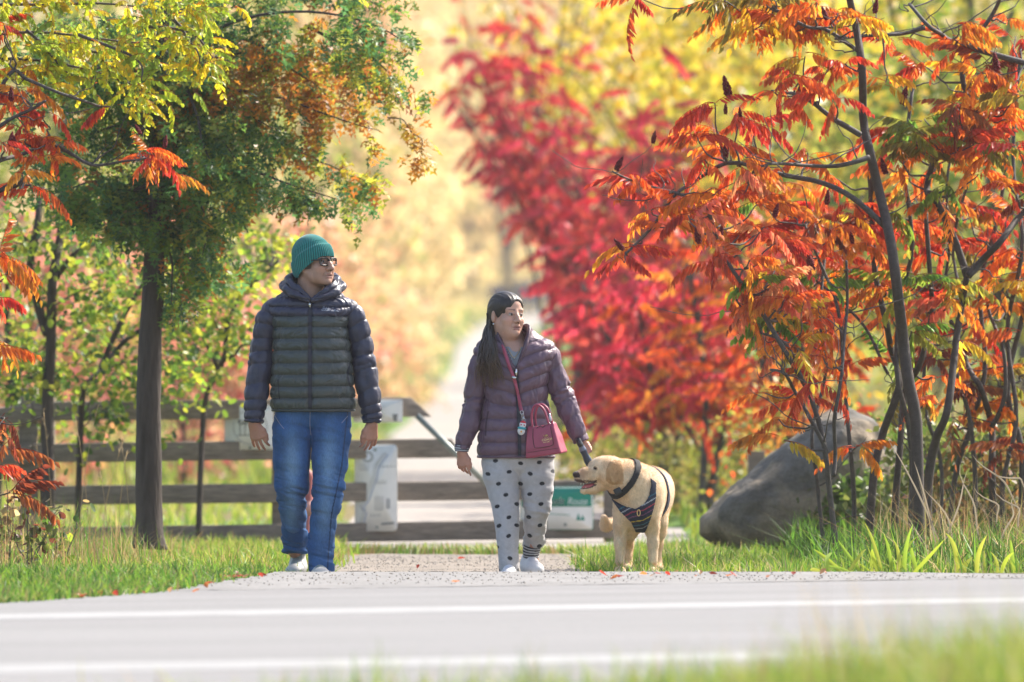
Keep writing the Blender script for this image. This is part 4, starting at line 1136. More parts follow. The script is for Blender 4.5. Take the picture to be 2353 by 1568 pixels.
def shrub(label, base_px, D, trunks, blobs, pal, seed, nleaf, size=(0.035, 0.065), kind='round', nparts=70, name='young_tree', group='green saplings behind the fence', bark=DARKB):
    r = np.random.default_rng(seed); rr = random.Random(seed)
    b = at(base_px[0], base_px[1], D); b.z = float(ground_z(b.x, b.y))
    root = thing(name, b, label, 'tree', group)
    nodes = []
    for k, (r0, r1, pts) in enumerate(trunks):
        path = [np.array(at(x, y, D)) + np.array([0, rr.uniform(-0.2, 0.2) * (q > 0), 0]) for q, (x, y) in enumerate(pts)]
        if pts[0][1] > 1180: path[0][2] = b.z - 0.05
        P, rad = branch_obj(root, path, r0, r1, seed * 7 + k, bark, 20, 0.06, 'trunk' if k == 0 else 'branch', 'bark')
        nodes += list(P)
    NP = np.array(nodes); LPs = []
    for (x, y, rx, ry, n) in blobs:
        n = int(n)
        c = np.array(at(x, y, D)); c[1] += rr.uniform(-0.3, 0.5)
        q = int(np.argmin(np.linalg.norm((NP - c) * np.array([1, 0.6, 1]), axis=1) + 0.4 * np.maximum(NP[:, 2] - c[2], 0)))
        for z in range(3):
            e = c + np.array([rr.uniform(-1, 1) * rx, rr.uniform(-60, 60), rr.uniform(-1, 1) * ry]) * D / FPX
            branch_obj(root, [NP[q], (NP[q] + e) / 2 + np.array([0, 0, 0.05]), e], 0.006, 0.002, seed * 101 + int(x) + z, bark * 1.3, 10, 0.08, 'twig', 'bark')
        ns = max(4, n // 9)
        sc_ = c + r.normal(0, 1, (ns, 3)) * np.array([rx * 0.55, 80, ry * 0.55]) * D / FPX
        LPs.append(sc_[r.integers(0, ns, n)] + r.normal(0, 0.055, (n, 3)))
    P = np.vstack(LPs)
    if nleaf and len(P) > nleaf: P = P[r.choice(len(P), nleaf, False)]
    foliage(root, kind, P, r.uniform(size[0], size[1], len(P)), pick(r, pal, len(P)), r, nparts)
    return root
LG = LEAFG
shrub('sapling with a dark forked trunk rising behind the left fence post', (112, 1255), 54.5, [(0.040, 0.024, [(112, 1262), (110, 1000), (112, 860), (108, 760), (118, 640), (135, 540), (140, 420)]), (0.03, 0.018, [(110, 770), (80, 690), (66, 620), (88, 520), (98, 430)]), (0.02, 0.008, [(118, 650), (170, 590), (230, 560)])],
      [(60, 560, 120, 100, 260), (200, 520, 110, 90, 260), (180, 700, 130, 90, 360), (60, 780, 90, 90, 240), (260, 640, 90, 80, 220), (40, 880, 80, 50, 130), (160, 860, 80, 60, 170)], LG + OLIVE[:1], 21, 2000)
shrub('slanting sapling with bright leaves behind the oak trunk', (190, 1215), 55.5, [(0.022, 0.012, [(175, 1215), (190, 930), (215, 870), (270, 800), (330, 760), (390, 700)]), (0.02, 0.008, [(230, 850), (300, 700), (400, 600), (520, 560)])],
      [(270, 780, 90, 80, 240), (300, 880, 90, 50, 200), (420, 760, 80, 90, 280), (400, 860, 60, 60, 160), (240, 960, 80, 60, 160), (420, 620, 90, 60, 220)], LG, 22, 1500)
shrub('lime leaved sapling arching behind the man\'s shoulder', (470, 1212), 56.2, [(0.02, 0.01, [(455, 1212), (470, 960), (500, 860), (520, 760), (560, 680), (640, 600)]), (0.012, 0.005, [(505, 840), (560, 800), (600, 780)]), (0.014, 0.006, [(500, 850), (450, 720), (470, 620), (540, 570)])],
      [(470, 680, 90, 80, 300), (560, 650, 80, 60, 240), (620, 585, 50, 40, 120), (540, 760, 60, 70, 180), (450, 860, 60, 60, 140), (600, 560, 70, 40, 120), (500, 800, 50, 60, 140)], LG[:4] + YEL[3:], 23, 1300)
shrub('dark leaved sapling at the far left behind the fence', (-20, 1240), 57.2, [(0.03, 0.015, [(-10, 1245), (0, 1000), (30, 880), (10, 760), (20, 600)]), (0.015, 0.006, [(20, 880), (60, 800), (90, 740)])],
      [(20, 640, 90, 120, 240), (30, 800, 80, 90, 200), (100, 940, 70, 60, 140), (10, 960, 60, 60, 120)], LG + OAKG[:1], 24, 800, nparts=40)

# low weeds on the left bank
r = np.random.default_rng(90)
for k, (px, py, D_, lab, hh, pal, n) in enumerate([(60, 1260, 46.4, 'low weed with dark leaves at the left edge of the verge', 0.45, [(0.10, 0.12, 0.04), (0.16, 0.05, 0.03), (0.2, 0.24, 0.04)], 90), (150, 1262, 47.5, 'leafy yellow green weed among straw near the oak', 0.38, LG + STRAW[:1], 80), (20, 1210, 47.8, 'brown withered weed behind the verge at the left edge', 0.55, STRAW, 110)]):
    b = at(px, py, D_); b.z = float(ground_z(b.x, b.y)); root = thing('weed_plant', b, lab, 'plant', 'weeds on the left verge')
    P = []
    for q in range(6):
        e = np.array([r.normal(0, 0.10), r.normal(0, 0.1), hh * r.uniform(0.6, 1.1)]) + np.array(b)
        pp, _ = branch_obj(root, [np.array(b) - np.array([0, 0, .03]), (np.array(b) + e) / 2 + np.array([0, 0, 0.04]), e], 0.004, 0.0015, 700 + k * 10 + q, GREYB * 1.3, 10, 0.05, 'stem', 'bark'); P.append(pp[3:])
    P = np.vstack(P); P = P[r.integers(0, len(P), n)] + r.normal(0, 0.02, (n, 3))
    leaf_parts(root, 'lance' if k == 2 else 'round', P, r.uniform(0.03, 0.06, n), pick(r, pal, n), r, None)

# tall flowering grass stalks in front of the fence
for k in range(9):
    px = [180, 205, 232, 120, 300, 270, 330, 95, 250][k]; D_ = 50 + (k % 4) * 0.7
    b = at(px, 1250, D_); b.z = float(ground_z(b.x, b.y))
    root = thing('grass_stalk', b, 'thin dry grass stalk with a feathery head in front of the left fence rails', 'grass', 'dry stalks before the fence')
    hgt = at(px, [930, 960, 1000, 940, 1010, 1040, 980, 1010, 1070][k], D_).z - b.z
    rs = random.Random(k); tipx = rs.uniform(-0.12, 0.16)
    t = np.linspace(0, 1, 12); P = np.stack([tipx * t**2, 0 * t, hgt * t], 1)
    m = MB(); m.tube(P, np.linspace(0.0022, 0.001, 12), 4, (0.42, 0.32, 0.18)); m.build('stem', M['grass'], root)
    n = 26; rg = np.random.default_rng(k); u = rg.uniform(0.8, 1.0, n); pp = np.stack([tipx * u**2, 0 * u, hgt * u], 1)
    V, F, c = grass_np(pp, rg.uniform(0.015, 0.035, n), rg.uniform(0.001, 0.002, n), [(0.55, 0.42, 0.26), (0.42, 0.3, 0.16)], k, 0.9)
    s_ = obj('seed_head', mesh_np('seed_head', V, F, c), M['grass'], root)

# broad blades by the road at the lower right, and pale curled dry leaves
def blade(root, base, tip, w, col, bend, name='blade', curl=0):
    t = np.linspace(0, 1, 9)[:, None]; base, tip = np.array(base), np.array(tip)
    P = base + (tip - base) * t + np.array(bend) * (4 * t * (1 - t))
    if curl:
        P = P + np.stack([curl * np.sin(t[:, 0] * 5.2) * t[:, 0], 0 * t[:, 0], curl * (np.cos(t[:, 0] * 5.2) - 1) * 0.6 * t[:, 0]], 1)
    T = np.gradient(P, axis=0); S = np.cross(T, np.array([0.1, -1, 0.15])); S /= np.linalg.norm(S, axis=1)[:, None] + 1e-9
    ww = w * np.array([0.6, 0.85, 1, 1, 0.95, 0.85, 0.65, 0.4, 0.05])[:, None]
    mid = P + np.array([0, 0.35, 0]) * ww
    V = np.stack([P - S * ww, mid, P + S * ww], 1).reshape(-1, 3) - np.array(root.location)
    i = np.arange(8)[:, None] * 3; Q = np.vstack([i + np.array([0, 1, 4, 3]), i + np.array([1, 2, 5, 4])])
    return obj(name, mesh_np(name, V, Q, np.array(col) * np.linspace(0.85, 1.15, 27)[:, None], True), M['grass'], root)
r = random.Random(44)
for ci, (cx, lab, spec) in enumerate([(1925, 'clump of broad yellow green blades leaning left at the road edge', [(1940, 1330, 1870, 1262), (1960, 1330, 1895, 1300), (1985, 1328, 1925, 1240), (2010, 1332, 1960, 1290), (1900, 1335, 1862, 1310), (1945, 1335, 1990, 1262), (1905, 1335, 1912, 1270)]),
                              (2045, 'clump of broad bright blades in the middle of the road edge grass', [(2028, 1328, 1986, 1200), (2050, 1330, 2030, 1225), (2070, 1330, 2110, 1232), (2060, 1335, 2052, 1240), (2095, 1330, 2170, 1240), (2020, 1330, 2005, 1262), (2080, 1330, 2098, 1205), (2110, 1330, 2096, 1258)]),
                              (2250, 'clump of upright blades at the road edge near the right border', [(2200, 1330, 2172, 1225), (2225, 1330, 2200, 1262), (2245, 1325, 2268, 1230), (2265, 1330, 2262, 1265), (2300, 1330, 2330, 1270), (2330, 1330, 2322, 1240), (2210, 1330, 2235, 1280), (2290, 1332, 2276, 1268)])]):
    b = at(cx, 1332, 44.2); b.z = float(ground_z(b.x, b.y)); root = thing('grass_clump', b, lab, 'grass', 'broad bladed grass at the road edge')
    for (x0, y0, x1, y1) in spec:
        d0 = 44.2 + r.uniform(-0.3, 0.3); p0 = at(x0, y0, d0); p0.z = float(ground_z(p0.x, p0.y)) - 0.01; p1 = at(x1, y1, d0 + r.uniform(-0.1, 0.1))
        blade(root, p0, p1, r.uniform(0.007, 0.013), r.choice([(0.42, 0.50, 0.05), (0.50, 0.52, 0.07), (0.32, 0.45, 0.05)]), (r.uniform(-0.02, 0.02), 0, r.uniform(0.0, 0.03)))
for ci, (cx, cy, lab, spec) in enumerate([(2230, 1250, 'pale curled dry reed leaves beside the right border', [(2250, 1240, 2225, 1060, 0.05), (2290, 1200, 2260, 1110, 0.06), (2335, 1160, 2250, 1040, 0.04), (2353, 1120, 2300, 1080, 0.05), (2340, 1210, 2310, 1110, 0.07), (2300, 1240, 2350, 1130, 0.05)]),
                                  (2150, 1255, 'bundle of dry straw coloured reeds at the foot of the thick sumac stem', [(2160, 1250, 2040, 1010, 0.0), (2170, 1252, 2230, 1080, 0.02), (2190, 1250, 2130, 1120, 0.02), (2150, 1250, 2100, 1060, 0.0)])]):
    b = at(cx, cy, 46.3); b.z = float(ground_z(b.x, b.y)); root = thing('dry_reed', b, lab, 'plant', 'dry reeds on the right bank')
    for (x0, y0, x1, y1, cu) in spec:
        p0 = at(x0, y0, 46.3); p1 = at(x1, y1, 46.3)
        blade(root, p0, p1, 0.005, (0.40, 0.32, 0.23), (r.uniform(-.02, .02), 0, 0.03), 'reed_leaf', cu)

# fallen leaves along the gravel edge
fl_me = mesh_np('fallen_leaf', LEAF['lance'][0] * np.array([1, 0.5, 0.9]) - np.array([0.5, 0, 0]), LEAF['lance'][1], np.ones((8, 3))); fl_me.materials.append(M['leaf_obj'])
r = random.Random(8)
spots = [(r.uniform(150, 330), r.uniform(1368, 1378)) for _ in range(9)] + [(r.uniform(505, 610), r.uniform(1325, 1334)) for _ in range(12)] + [(r.uniform(330, 500), r.uniform(1340, 1368)) for _ in range(7)] + [(r.uniform(1380, 1960), r.uniform(1322, 1334)) for _ in range(16)] + [(820, 1282), (1060, 1290), (1047, 1345), (1410, 1336), (700, 1283), (960, 1310), (1890, 1322)]
for (px, py) in spots:
    d = 44.0
    for _ in range(8):
        x = (px - 1176.5) / FPX * d; d = (CAMH - float(ground_z(x, d))) * FPX / (py - HOR)
        d = min(max(d, 38.5), 53)
    x = (px - 1176.5) / FPX * d
    o = obj('fallen_leaf', fl_me, None); o.location = (x, d, float(ground_z(x, d)) + 0.022)
    s_ = r.uniform(0.03, 0.06); o.scale = (s_, s_, s_); o.rotation_euler = (r.uniform(-0.7, 0.7), r.uniform(-0.5, 0.5), r.uniform(0, 6.28))
    o.color = (*r.choice([(0.42, 0.05, 0.03), (0.55, 0.17, 0.05), (0.34, 0.05, 0.03), (0.4, 0.22, 0.1)]), 1)
    tag(o, 'fallen red or orange leaf lying on the gravel edge', 'leaf', 'fallen leaves along the gravel edge')

# ================================================================== background trees and shrubs
def bg_tree(label, px, d, h, rx, pal, seed, cbase=0.25, n=2600, leaf=0.14, name='tree', group=None, trunk=0.09, lean=0.0, nclump=46, cat='tree', bark=GREYB):
    r = np.random.default_rng(seed); rr = random.Random(seed)
    x = (px - 1176.5) / FPX * d; z = float(ground_z(x, d))
    root = thing(name, (x, d, z - 0.02), label, cat, group)
    m = MB(); t = np.linspace(0, 1, 10)
    P = np.stack([lean * t**1.5 + 0.05 * h * np.sin(t * 3 + seed) * t, 0.03 * h * np.sin(t * 2.3 + seed * 2) * t, 0.92 * h * t], 1)
    m.tube(P, trunk * (1 - 0.85 * t), 8, bark); m.build('trunk', M['bark'], root, smooth=True)
    cz = h * (cbase + (1 - cbase) / 2); rz = h * (1 - cbase) / 2
    cen = []
    while len(cen) < nclump:
        q = r.uniform(-1, 1, 3); l = np.linalg.norm(q)
        if l < 1 and l > 0.25: cen.append(q)
    cen = np.array(cen) * np.array([rx, rx, rz]); top = (cen[:, 2] + rz) / (2 * rz)
    cen[:, 0] *= (1.1 - 0.5 * top); cen[:, 1] *= (1.1 - 0.5 * top)
    cen = cen + np.array([0, 0, cz]); cen[:, 0] += lean * (cen[:, 2] / h) ** 1.5
    m = MB()
    for c in cen[::3]:
        k = int(np.clip(c[2] / h * 9 - 2, 0, 8)); a = P[k]
        m.tube(crom([a, (a + c) / 2 + np.array([0, 0, 0.03 * h]), c], 6), np.linspace(trunk * 0.28, trunk * 0.08, 6), 5, bark)
    b = m.build('branches', M['bark'], root, smooth=True); b['kind'] = 'stuff'
    cl = r.integers(0, nclump, n)
    pos = cen[cl] + r.normal(0, 1, (n, 3)) * rx * np.array([0.17, 0.17, 0.13])
    cc = pick(r, pal, nclump, 0.2)[cl] * 0.5 + pick(r, pal, n, 0.25) * 0.5
    V, F, c = leaves_np('quad', pos, leaf * r.uniform(0.7, 1.3, n), cc, r)
    o = obj('crown', mesh_np('crown', V, F, c), M['leaf'], root); o['kind'] = 'stuff'
    return root
def bg_sumac(label, px, d, h, rx, pal, seed, n=130, lean=0.0, hi=3, group='crimson sumacs beside the path'):
    """out of focus sumac: stems with whole fronds"""
    rr = random.Random(seed)
    x = (px - 1176.5) / FPX * d; z = float(ground_z(x, d))
    root = thing('sumac', (x, d, z - 0.02), label, 'tree', group)
    tips = []
    for s_ in range(4):
        ex = lean + rr.uniform(-0.8, 0.8) * rx
        P = crom([(rr.uniform(-0.15, 0.15), rr.uniform(-0.1, 0.1), 0), (ex * 0.3, rr.uniform(-0.3, 0.3), h * 0.45), (ex, rr.uniform(-0.6, 0.6), h * rr.uniform(0.75, 0.95))], 12)
        m = MB(); m.tube(P, np.linspace(0.035, 0.01, 12), 7, GREYB); m.build('trunk' if s_ == 0 else 'branch', M['bark'], root, smooth=True)
        tips += [P[k] for k in range(hi, 12)]
    m = MB()
    for k in range(n):
        a = tips[rr.randrange(len(tips))]
        p = a + np.array([rr.gauss(0, 0.33 * rx), rr.gauss(0, 0.33 * rx), rr.gauss(0, 0.10 * h)])
        p[2] = max(p[2], 0.72 + rr.random() * 0.35)
        lim = (float(np.interp(p[2] + z, [0.6, 1.1, 1.5, 2.2, 2.7, 3.6, 4.6], [1300, 1300, 1285, 1220, 1140, 1030, 1010])) + 25 - 1176.5) / FPX * d - x   # keeps the path side of the thicket open
        if p[0] < lim: p[0] = lim + rr.random() * 0.6
        if k % 3 == 0: m.tube(np.array([a, p]), [0.006, 0.004], 4, GREYB)
        az = rr.uniform(0, 6.28); pit = rr.gauss(0.0, 0.35)
        dd = np.array([math.cos(az) * math.cos(pit), math.sin(az) * math.cos(pit), math.sin(pit)])
        o = bpy.data.objects.new('leaf_frond', FR[rr.randrange(8)]); C.objects.link(o); o.parent = root
        Mx = Matrix(frond_rot(dd).tolist()).to_4x4() @ Matrix.Scale(rr.uniform(1.0, 1.45), 4); Mx.translation = Vector(p); o.matrix_basis = Mx
        cc = np.array(rr.choice(pal)) * rr.uniform(0.75, 1.2); o.color = (*cc, 1)
    t = m.build('twigs', M['bark'], root); t['kind'] = 'stuff'
    return root
bg_sumac('tall crimson sumac arching left over the path behind the woman', 1385, 84, 4.4, 0.9, CRIM, 101, 290, lean=-0.85, hi=6)
bg_sumac('crimson sumac in the middle of the red thicket', 1435, 78, 3.5, 0.8, CRIM, 102, 290)
bg_sumac('deep red sumac behind the woman\'s raised collar', 1450, 72, 2.4, 0.6, CRIM, 103, 250)
bg_sumac('bright red low sumac between the woman and the orange thicket', 1520, 68, 2.1, 0.75, CRIM + ORED[:1], 104, 270)
bg_sumac('red orange sumac above the boulder', 1640, 66, 2.2, 0.8, ORED + CRIM[:2], 105, 200)
bg_sumac('thin red sumac top behind the yellow maples', 1290, 96, 5.0, 0.8, CRIM, 106, 120, lean=-0.8, hi=8)
bg_sumac('orange sumac hidden deep behind the right thicket', 1800, 64, 2.6, 0.9, ORED, 107, 180)
bg_sumac('pink red sumac behind the middle of the red thicket', 1400, 90, 3.3, 0.9, CRIM, 108, 260)
bg_sumac('rose red sumac between the red thicket and the yellow maples', 1510, 84, 3.4, 0.9, CRIM, 109, 240, hi=5)
GY = 'yellow maples on the right behind the sumacs'
bg_tree('yellow maple at the top centre right with loose branches', 1560, 92, 6.2, 1.7, YEL, 111, 0.42, 1500, 0.13, 'maple_tree', GY)
bg_tree('dense yellow maple right of centre at the top', 1700, 88, 6.0, 1.7, YEL, 112, 0.36, 2200, 0.13, 'maple_tree', GY)
bg_tree('yellow green maple behind the thick sumac stem', 1880, 84, 5.6, 1.8, YEL + OLIVE[:1], 113, 0.22, 2400, 0.13, 'maple_tree', GY)
bg_tree('olive green maple at the right behind the branches', 2070, 80, 5.4, 1.8, OLIVE + YEL[:1] + LEAFG[:1], 114, 0.12, 2600, 0.13, 'maple_tree', GY)
bg_tree('dark olive maple at the right border behind the branches', 2290, 76, 5.2, 1.8, OLIVE + LEAFG[2:3], 115, 0.10, 2600, 0.13, 'maple_tree', GY)
bg_tree('thin yellow maple above the woman', 1330, 104, 6.6, 1.5, YEL + GOLD[:1], 116, 0.55, 800, 0.14, 'maple_tree', GY)
GS = 'weedy shrubs at the foot of the thickets'
for k, (px, d, h, rx, pal, lab) in enumerate([(1480, 70, 0.75, 0.8, OLIVE + STRAW[:2], 'tan and olive weedy shrub left of the boulder'), (1640, 67, 0.8, 0.8, OLIVE + STRAW[:1], 'olive weedy shrub just above the boulder'), (1380, 76, 0.7, 0.7, OLIVE + LIME[:1], 'pale green weedy shrub behind the leash'),
     (2200, 56, 1.0, 0.7, OLIVE + [(0.10, 0.16, 0.03)], 'dark green shrub behind the reeds at the right'), (2060, 55, 0.8, 0.6, [(0.12, 0.2, 0.03), (0.2, 0.28, 0.04)], 'green shrub between the sumac stems'), (2340, 54, 0.9, 0.6, OLIVE + [(0.3, 0.14, 0.05)], 'mottled shrub at the right border'),
     (1850, 60, 1.3, 0.7, ORED + OLIVE, 'orange and olive shrub behind the boulder'), (2130, 51.5, 0.85, 0.5, [(0.07, 0.12, 0.025), (0.12, 0.17, 0.03), (0.2, 0.2, 0.05)], 'dark leafy shrub just behind the thickest sumac stem'), (2290, 50.8, 0.8, 0.5, [(0.06, 0.10, 0.025), (0.14, 0.15, 0.04), (0.3, 0.12, 0.04)], 'dark shrub low behind the curled reeds'), (1990, 52.5, 0.55, 0.4, [(0.08, 0.14, 0.025), (0.16, 0.22, 0.03)], 'low dark shrub in front of the boulder\'s right end')]):
    bg_tree(lab, px, d, h, rx, pal, 130 + k, 0.02, 1300, 0.06, 'shrub', GS, 0.02, 0, 40, 'shrub')
GC = 'coral shrubs behind the fence on the left'
for k, (px, d, h, rx, lab, pal) in enumerate([(640, 92, 2.9, 1.0, 'coral red shrub behind the man\'s right shoulder', CORAL + GOLD[:2]), (770, 110, 3.0, 1.1, 'salmon shrub behind the man\'s head', CORAL[:2] + GOLD + PALEY[:3]), (540, 84, 2.2, 0.9, 'pink red shrub behind the lime sapling', CORAL + CRIM[:1]), (420, 80, 2.6, 0.9, 'faded red shrub behind the oak trunk', CORAL + STRAW[:1]),
     (880, 140, 2.2, 1.0, 'small coral shrub right of the man\'s arm beside the path', CORAL[:1] + GOLD + PALEY[:3]), (230, 78, 2.7, 1.0, 'red brown shrub behind the forked sapling', CORAL + STRAW[:2]), (60, 74, 2.4, 1.0, 'dusty red shrub at the far left', CORAL + OLIVE[:1])]):
    bg_tree(lab, px, d, h, rx, pal, 150 + k, 0.08, 1300, 0.11, 'shrub', GC, 0.03, 0, 44, 'shrub')
GP = 'pale yellow trees far along the path'
for k, (px, d, h, rx, pal, cb, lab) in enumerate([(820, 190, 10.5, 2.8, PALEY, 0.05, 'pale yellow tree right of the oak boughs'), (790, 165, 9.5, 2.6, GOLD + PALEY, 0.05, 'peach gold tree behind the man\'s beanie'), (850, 235, 12.5, 3.0, PALEY, 0.03, 'pale gold tree at the left of the path bend'),
     (700, 150, 9.0, 2.6, GOLD + CORAL[:1], 0.1, 'rusty gold tree behind the oak crown'), (880, 310, 15.5, 3.4, PALEY + LIME[:1], 0.02, 'tall lime yellow tree far behind the path'), (1080, 445, 22, 4.5, PALEY + GOLD[:1], 0.06, 'very tall pale tree closing the path in the centre'),
     (1260, 440, 22, 4.6, PALEY + CORAL[:1], 0.12, 'pale gold tree behind the crimson arch'), (1620, 260, 13, 3.8, PALEY + YEL[:1], 0.05, 'pale yellow tree behind the red thicket'), (560, 140, 8.5, 2.6, GOLD + LEAFG[:2], 0.1, 'yellow green tree behind the oak'), (380, 130, 8.5, 2.8, LEAFG + GOLD[:1], 0.05, 'green gold tree at the left behind everything'),
     (170, 120, 8.0, 2.8, LEAFG + OLIVE, 0.05, 'olive tree at the far left behind everything'), (1600, 200, 11, 3.6, YEL + PALEY, 0.05, 'golden tree far behind the maples'), (1850, 170, 10, 3.4, YEL + OLIVE, 0.05, 'mustard tree far behind the thick sumac'), (2150, 150, 9.5, 3.2, OLIVE + YEL[:1], 0.05, 'olive tree far behind the right branches'),
     (2350, 140, 9, 3, OLIVE + GOLD[:1], 0.05, 'brown olive tree far behind the right border'), (760, 260, 13, 3.4, PALEY, 0.03, 'cream yellow tree between oak and path'), (1170, 420, 22, 5.0, PALEY + LIME[:1], 0.05, 'hazy yellow tree at the very end of the path'), (1310, 400, 20, 5, PALEY + GOLD, 0.1, 'hazy gold tree above the far walkers')]):
    bg_tree(lab, px, d, h, rx, pal, 170 + k, cb, 2600, 0.10 + d * 0.0007, 'tree', GP, 0.10 + d * 0.0005, 0, 60)
# far wooded hillside, a single mass
r = np.random.default_rng(5)
n = 26000
x = r.uniform(-55, 55, n); y = r.uniform(440, 560, n)
P = np.stack([x, y, ground_z(x, y) + r.uniform(0, 15, n) * (0.6 + 0.4 * vnoise(np.stack([x * 0.2, y * 0.2, 0 * x], 1), 8))], 1)
cn = vnoise(np.stack([x * 0.22, y * 0.1, P[:, 2] * 0.15], 1), 6)
cc = np.where((cn > 0.55)[:, None], pick(r, PALEY, n), np.where((cn > 0.4)[:, None], pick(r, GOLD + LIME[:1], n), pick(r, PALEY + OLIVE[:1], n)))
V, F, c = leaves_np('quad', P, r.uniform(0.6, 1.3, n), cc, r)
tag(obj('woods', mesh_np('woods', V, F, c), M['leaf']), 'hazy yellow woods on the far hillside closing the view', kind='stuff')

# far walkers, three blurred figures
M['far_cloth'] = pm('walker_clothes', attr=True, rough=0.8)
def far_walker(px, d, cols, label, seed):
    x = (px - 1176.5) / FPX * d; z = float(ground_z(x, d))
    f = Field(np.arange(-0.45, 0.46, 0.035), np.arange(-0.4, 0.41, 0.035), np.arange(-0.05, 1.85, 0.035))
    f.ell((0, 0, 1.62), (0.085, 0.1, 0.12), 0.02); f.cap((0, 0, 1.38), (0, 0, 1.55), 0.055, 0.05, 0.03)
    f.ell((0, 0, 1.17), (0.2, 0.14, 0.32), 0.05); f.ell((0, 0, 0.92), (0.17, 0.13, 0.16), 0.05)
    for s_ in (-1, 1):
        f.chain([(0.19 * s_, 0, 1.38), (0.25 * s_, 0.03, 1.1), (0.25 * s_, -0.06, 0.85)], [0.06, 0.05, 0.04], 0.03)
        f.chain([(0.09 * s_, 0, 0.88), (0.1 * s_, -0.1 * s_, 0.48), (0.1 * s_, 0.08 * s_, 0.08), (0.1 * s_, 0.08 * s_ - 0.1, 0.04)], [0.09, 0.07, 0.05, 0.045], 0.04)
    V, Q = f.mesh()
    zc = V[:, 2]; c = np.where((zc > 1.5)[:, None], np.array([0.3, 0.19, 0.13]), np.where((zc > 0.9)[:, None], np.array(cols[0]), np.array(cols[1])))
    c = np.where((zc > 1.68)[:, None], np.array([0.03, 0.025, 0.02]), c)
    o = obj('person', mesh_np('person', V, Q, c, True), M['far_cloth'], loc=(x, d, z))
    tag(o, label, 'person', 'walkers far along the path')
far_walker(1212, 385, [(0.03, 0.05, 0.12), (0.04, 0.06, 0.13)], 'blurred far walker in dark blue above the woman\'s head', 1)
far_walker(1196, 388, [(0.025, 0.04, 0.10), (0.03, 0.04, 0.09)], 'blurred far walker in black blue just over the woman\'s hair', 4)
far_walker(1226, 390, [(0.03, 0.045, 0.11), (0.04, 0.05, 0.1)], 'blurred far walker in navy between two others', 5)
far_walker(1244, 384, [(0.05, 0.08, 0.18), (0.10, 0.14, 0.22)], 'rightmost blurred far walker in lighter blue', 2)
far_walker(1140, 392, [(0.06, 0.05, 0.12), (0.12, 0.1, 0.14)], 'blurred far walker in violet left of the woman\'s head', 3)

# hazy autumn air
m, nt, out = nt_of('haze_air')
pv = nt.nodes.new('ShaderNodeVolumePrincipled'); pv.inputs['Color'].default_value = (0.98, 0.96, 0.92, 1); pv.inputs['Density'].default_value = 0.00027; pv.inputs['Anisotropy'].default_value = 0.3
nt.links.new(pv.outputs[0], out.inputs['Volume'])
mb = MB(); mb.box((0, 345, 24), (360, 720, 56)); hz = mb.build('haze', m); tag(hz, 'thin warm haze in the air between the trees', kind='stuff')

# ================================================================== people
S46 = FPX / 46.0
def loft(rings, nu=160, nv=160, closed_top=False):
    R = crom(rings, nv)
    th = np.linspace(0, 2 * np.pi, nu, endpoint=False)
    c, s = np.cos(th)[None], np.sin(th)[None]
    p = 2.0 / R[:, 5:6]
    X = R[:, 0:1] + R[:, 3:4] * np.sign(c) * np.abs(c) ** p
    Y = R[:, 1:2] + R[:, 4:5] * np.sign(s) * np.abs(s) ** p
    Z = np.repeat(R[:, 2:3], nu, 1)
    V = np.stack([X, Y, Z], -1).reshape(-1, 3)
    i = np.arange(nv - 1)[:, None] * nu; j = np.arange(nu)[None, :]; j2 = (j + 1) % nu
    Q = np.stack([i + j, i + j2, i + nu + j2, i + nu + j], -1).reshape(-1, 4)
    if rings[0][2] > rings[-1][2]: Q = Q[:, ::-1]
    return V, Q
def sleeve(path, rad, nu=64, nv=150, flat=0.95):
    """rows path (x,y,z), rad; returns V,Q and v (0..1), theta"""
    P = crom(path, nv); r = crom(np.asarray(rad)[:, None], nv)[:, 0]
    V, F = tube_np(P, r, nu, cap=True, ry=r * flat)
    v = np.concatenate([np.repeat(np.linspace(0, 1, nv), nu), [0, 1]]); th = np.concatenate([np.tile(np.linspace(0, 2 * np.pi, nu, endpoint=False), nv), [0, 0]])
    return V, F, v, th, np.linalg.norm(np.diff(P, axis=0), axis=1).sum()
def puff(ph, sharp=0.55):
    f = ph - np.floor(ph); return np.sin(np.pi * f) ** sharp
def phase_from(z, seams):
    """seams descending in z -> running phase"""
    s = np.array(seams)[::-1]; return np.interp(z, s, np.arange(len(s))[::-1].astype(float))
def all_normals(V, F):
    N = np.zeros_like(V)
    for f in (F if isinstance(F, (list, tuple)) else [F]):
        n = np.cross(V[f[:, 1]] - V[f[:, 0]], V[f[:, 2]] - V[f[:, 0]])
        for i in range(f.shape[1]): np.add.at(N, f[:, i], n)
    return N / (np.linalg.norm(N, axis=1)[:, None] + 1e-12)

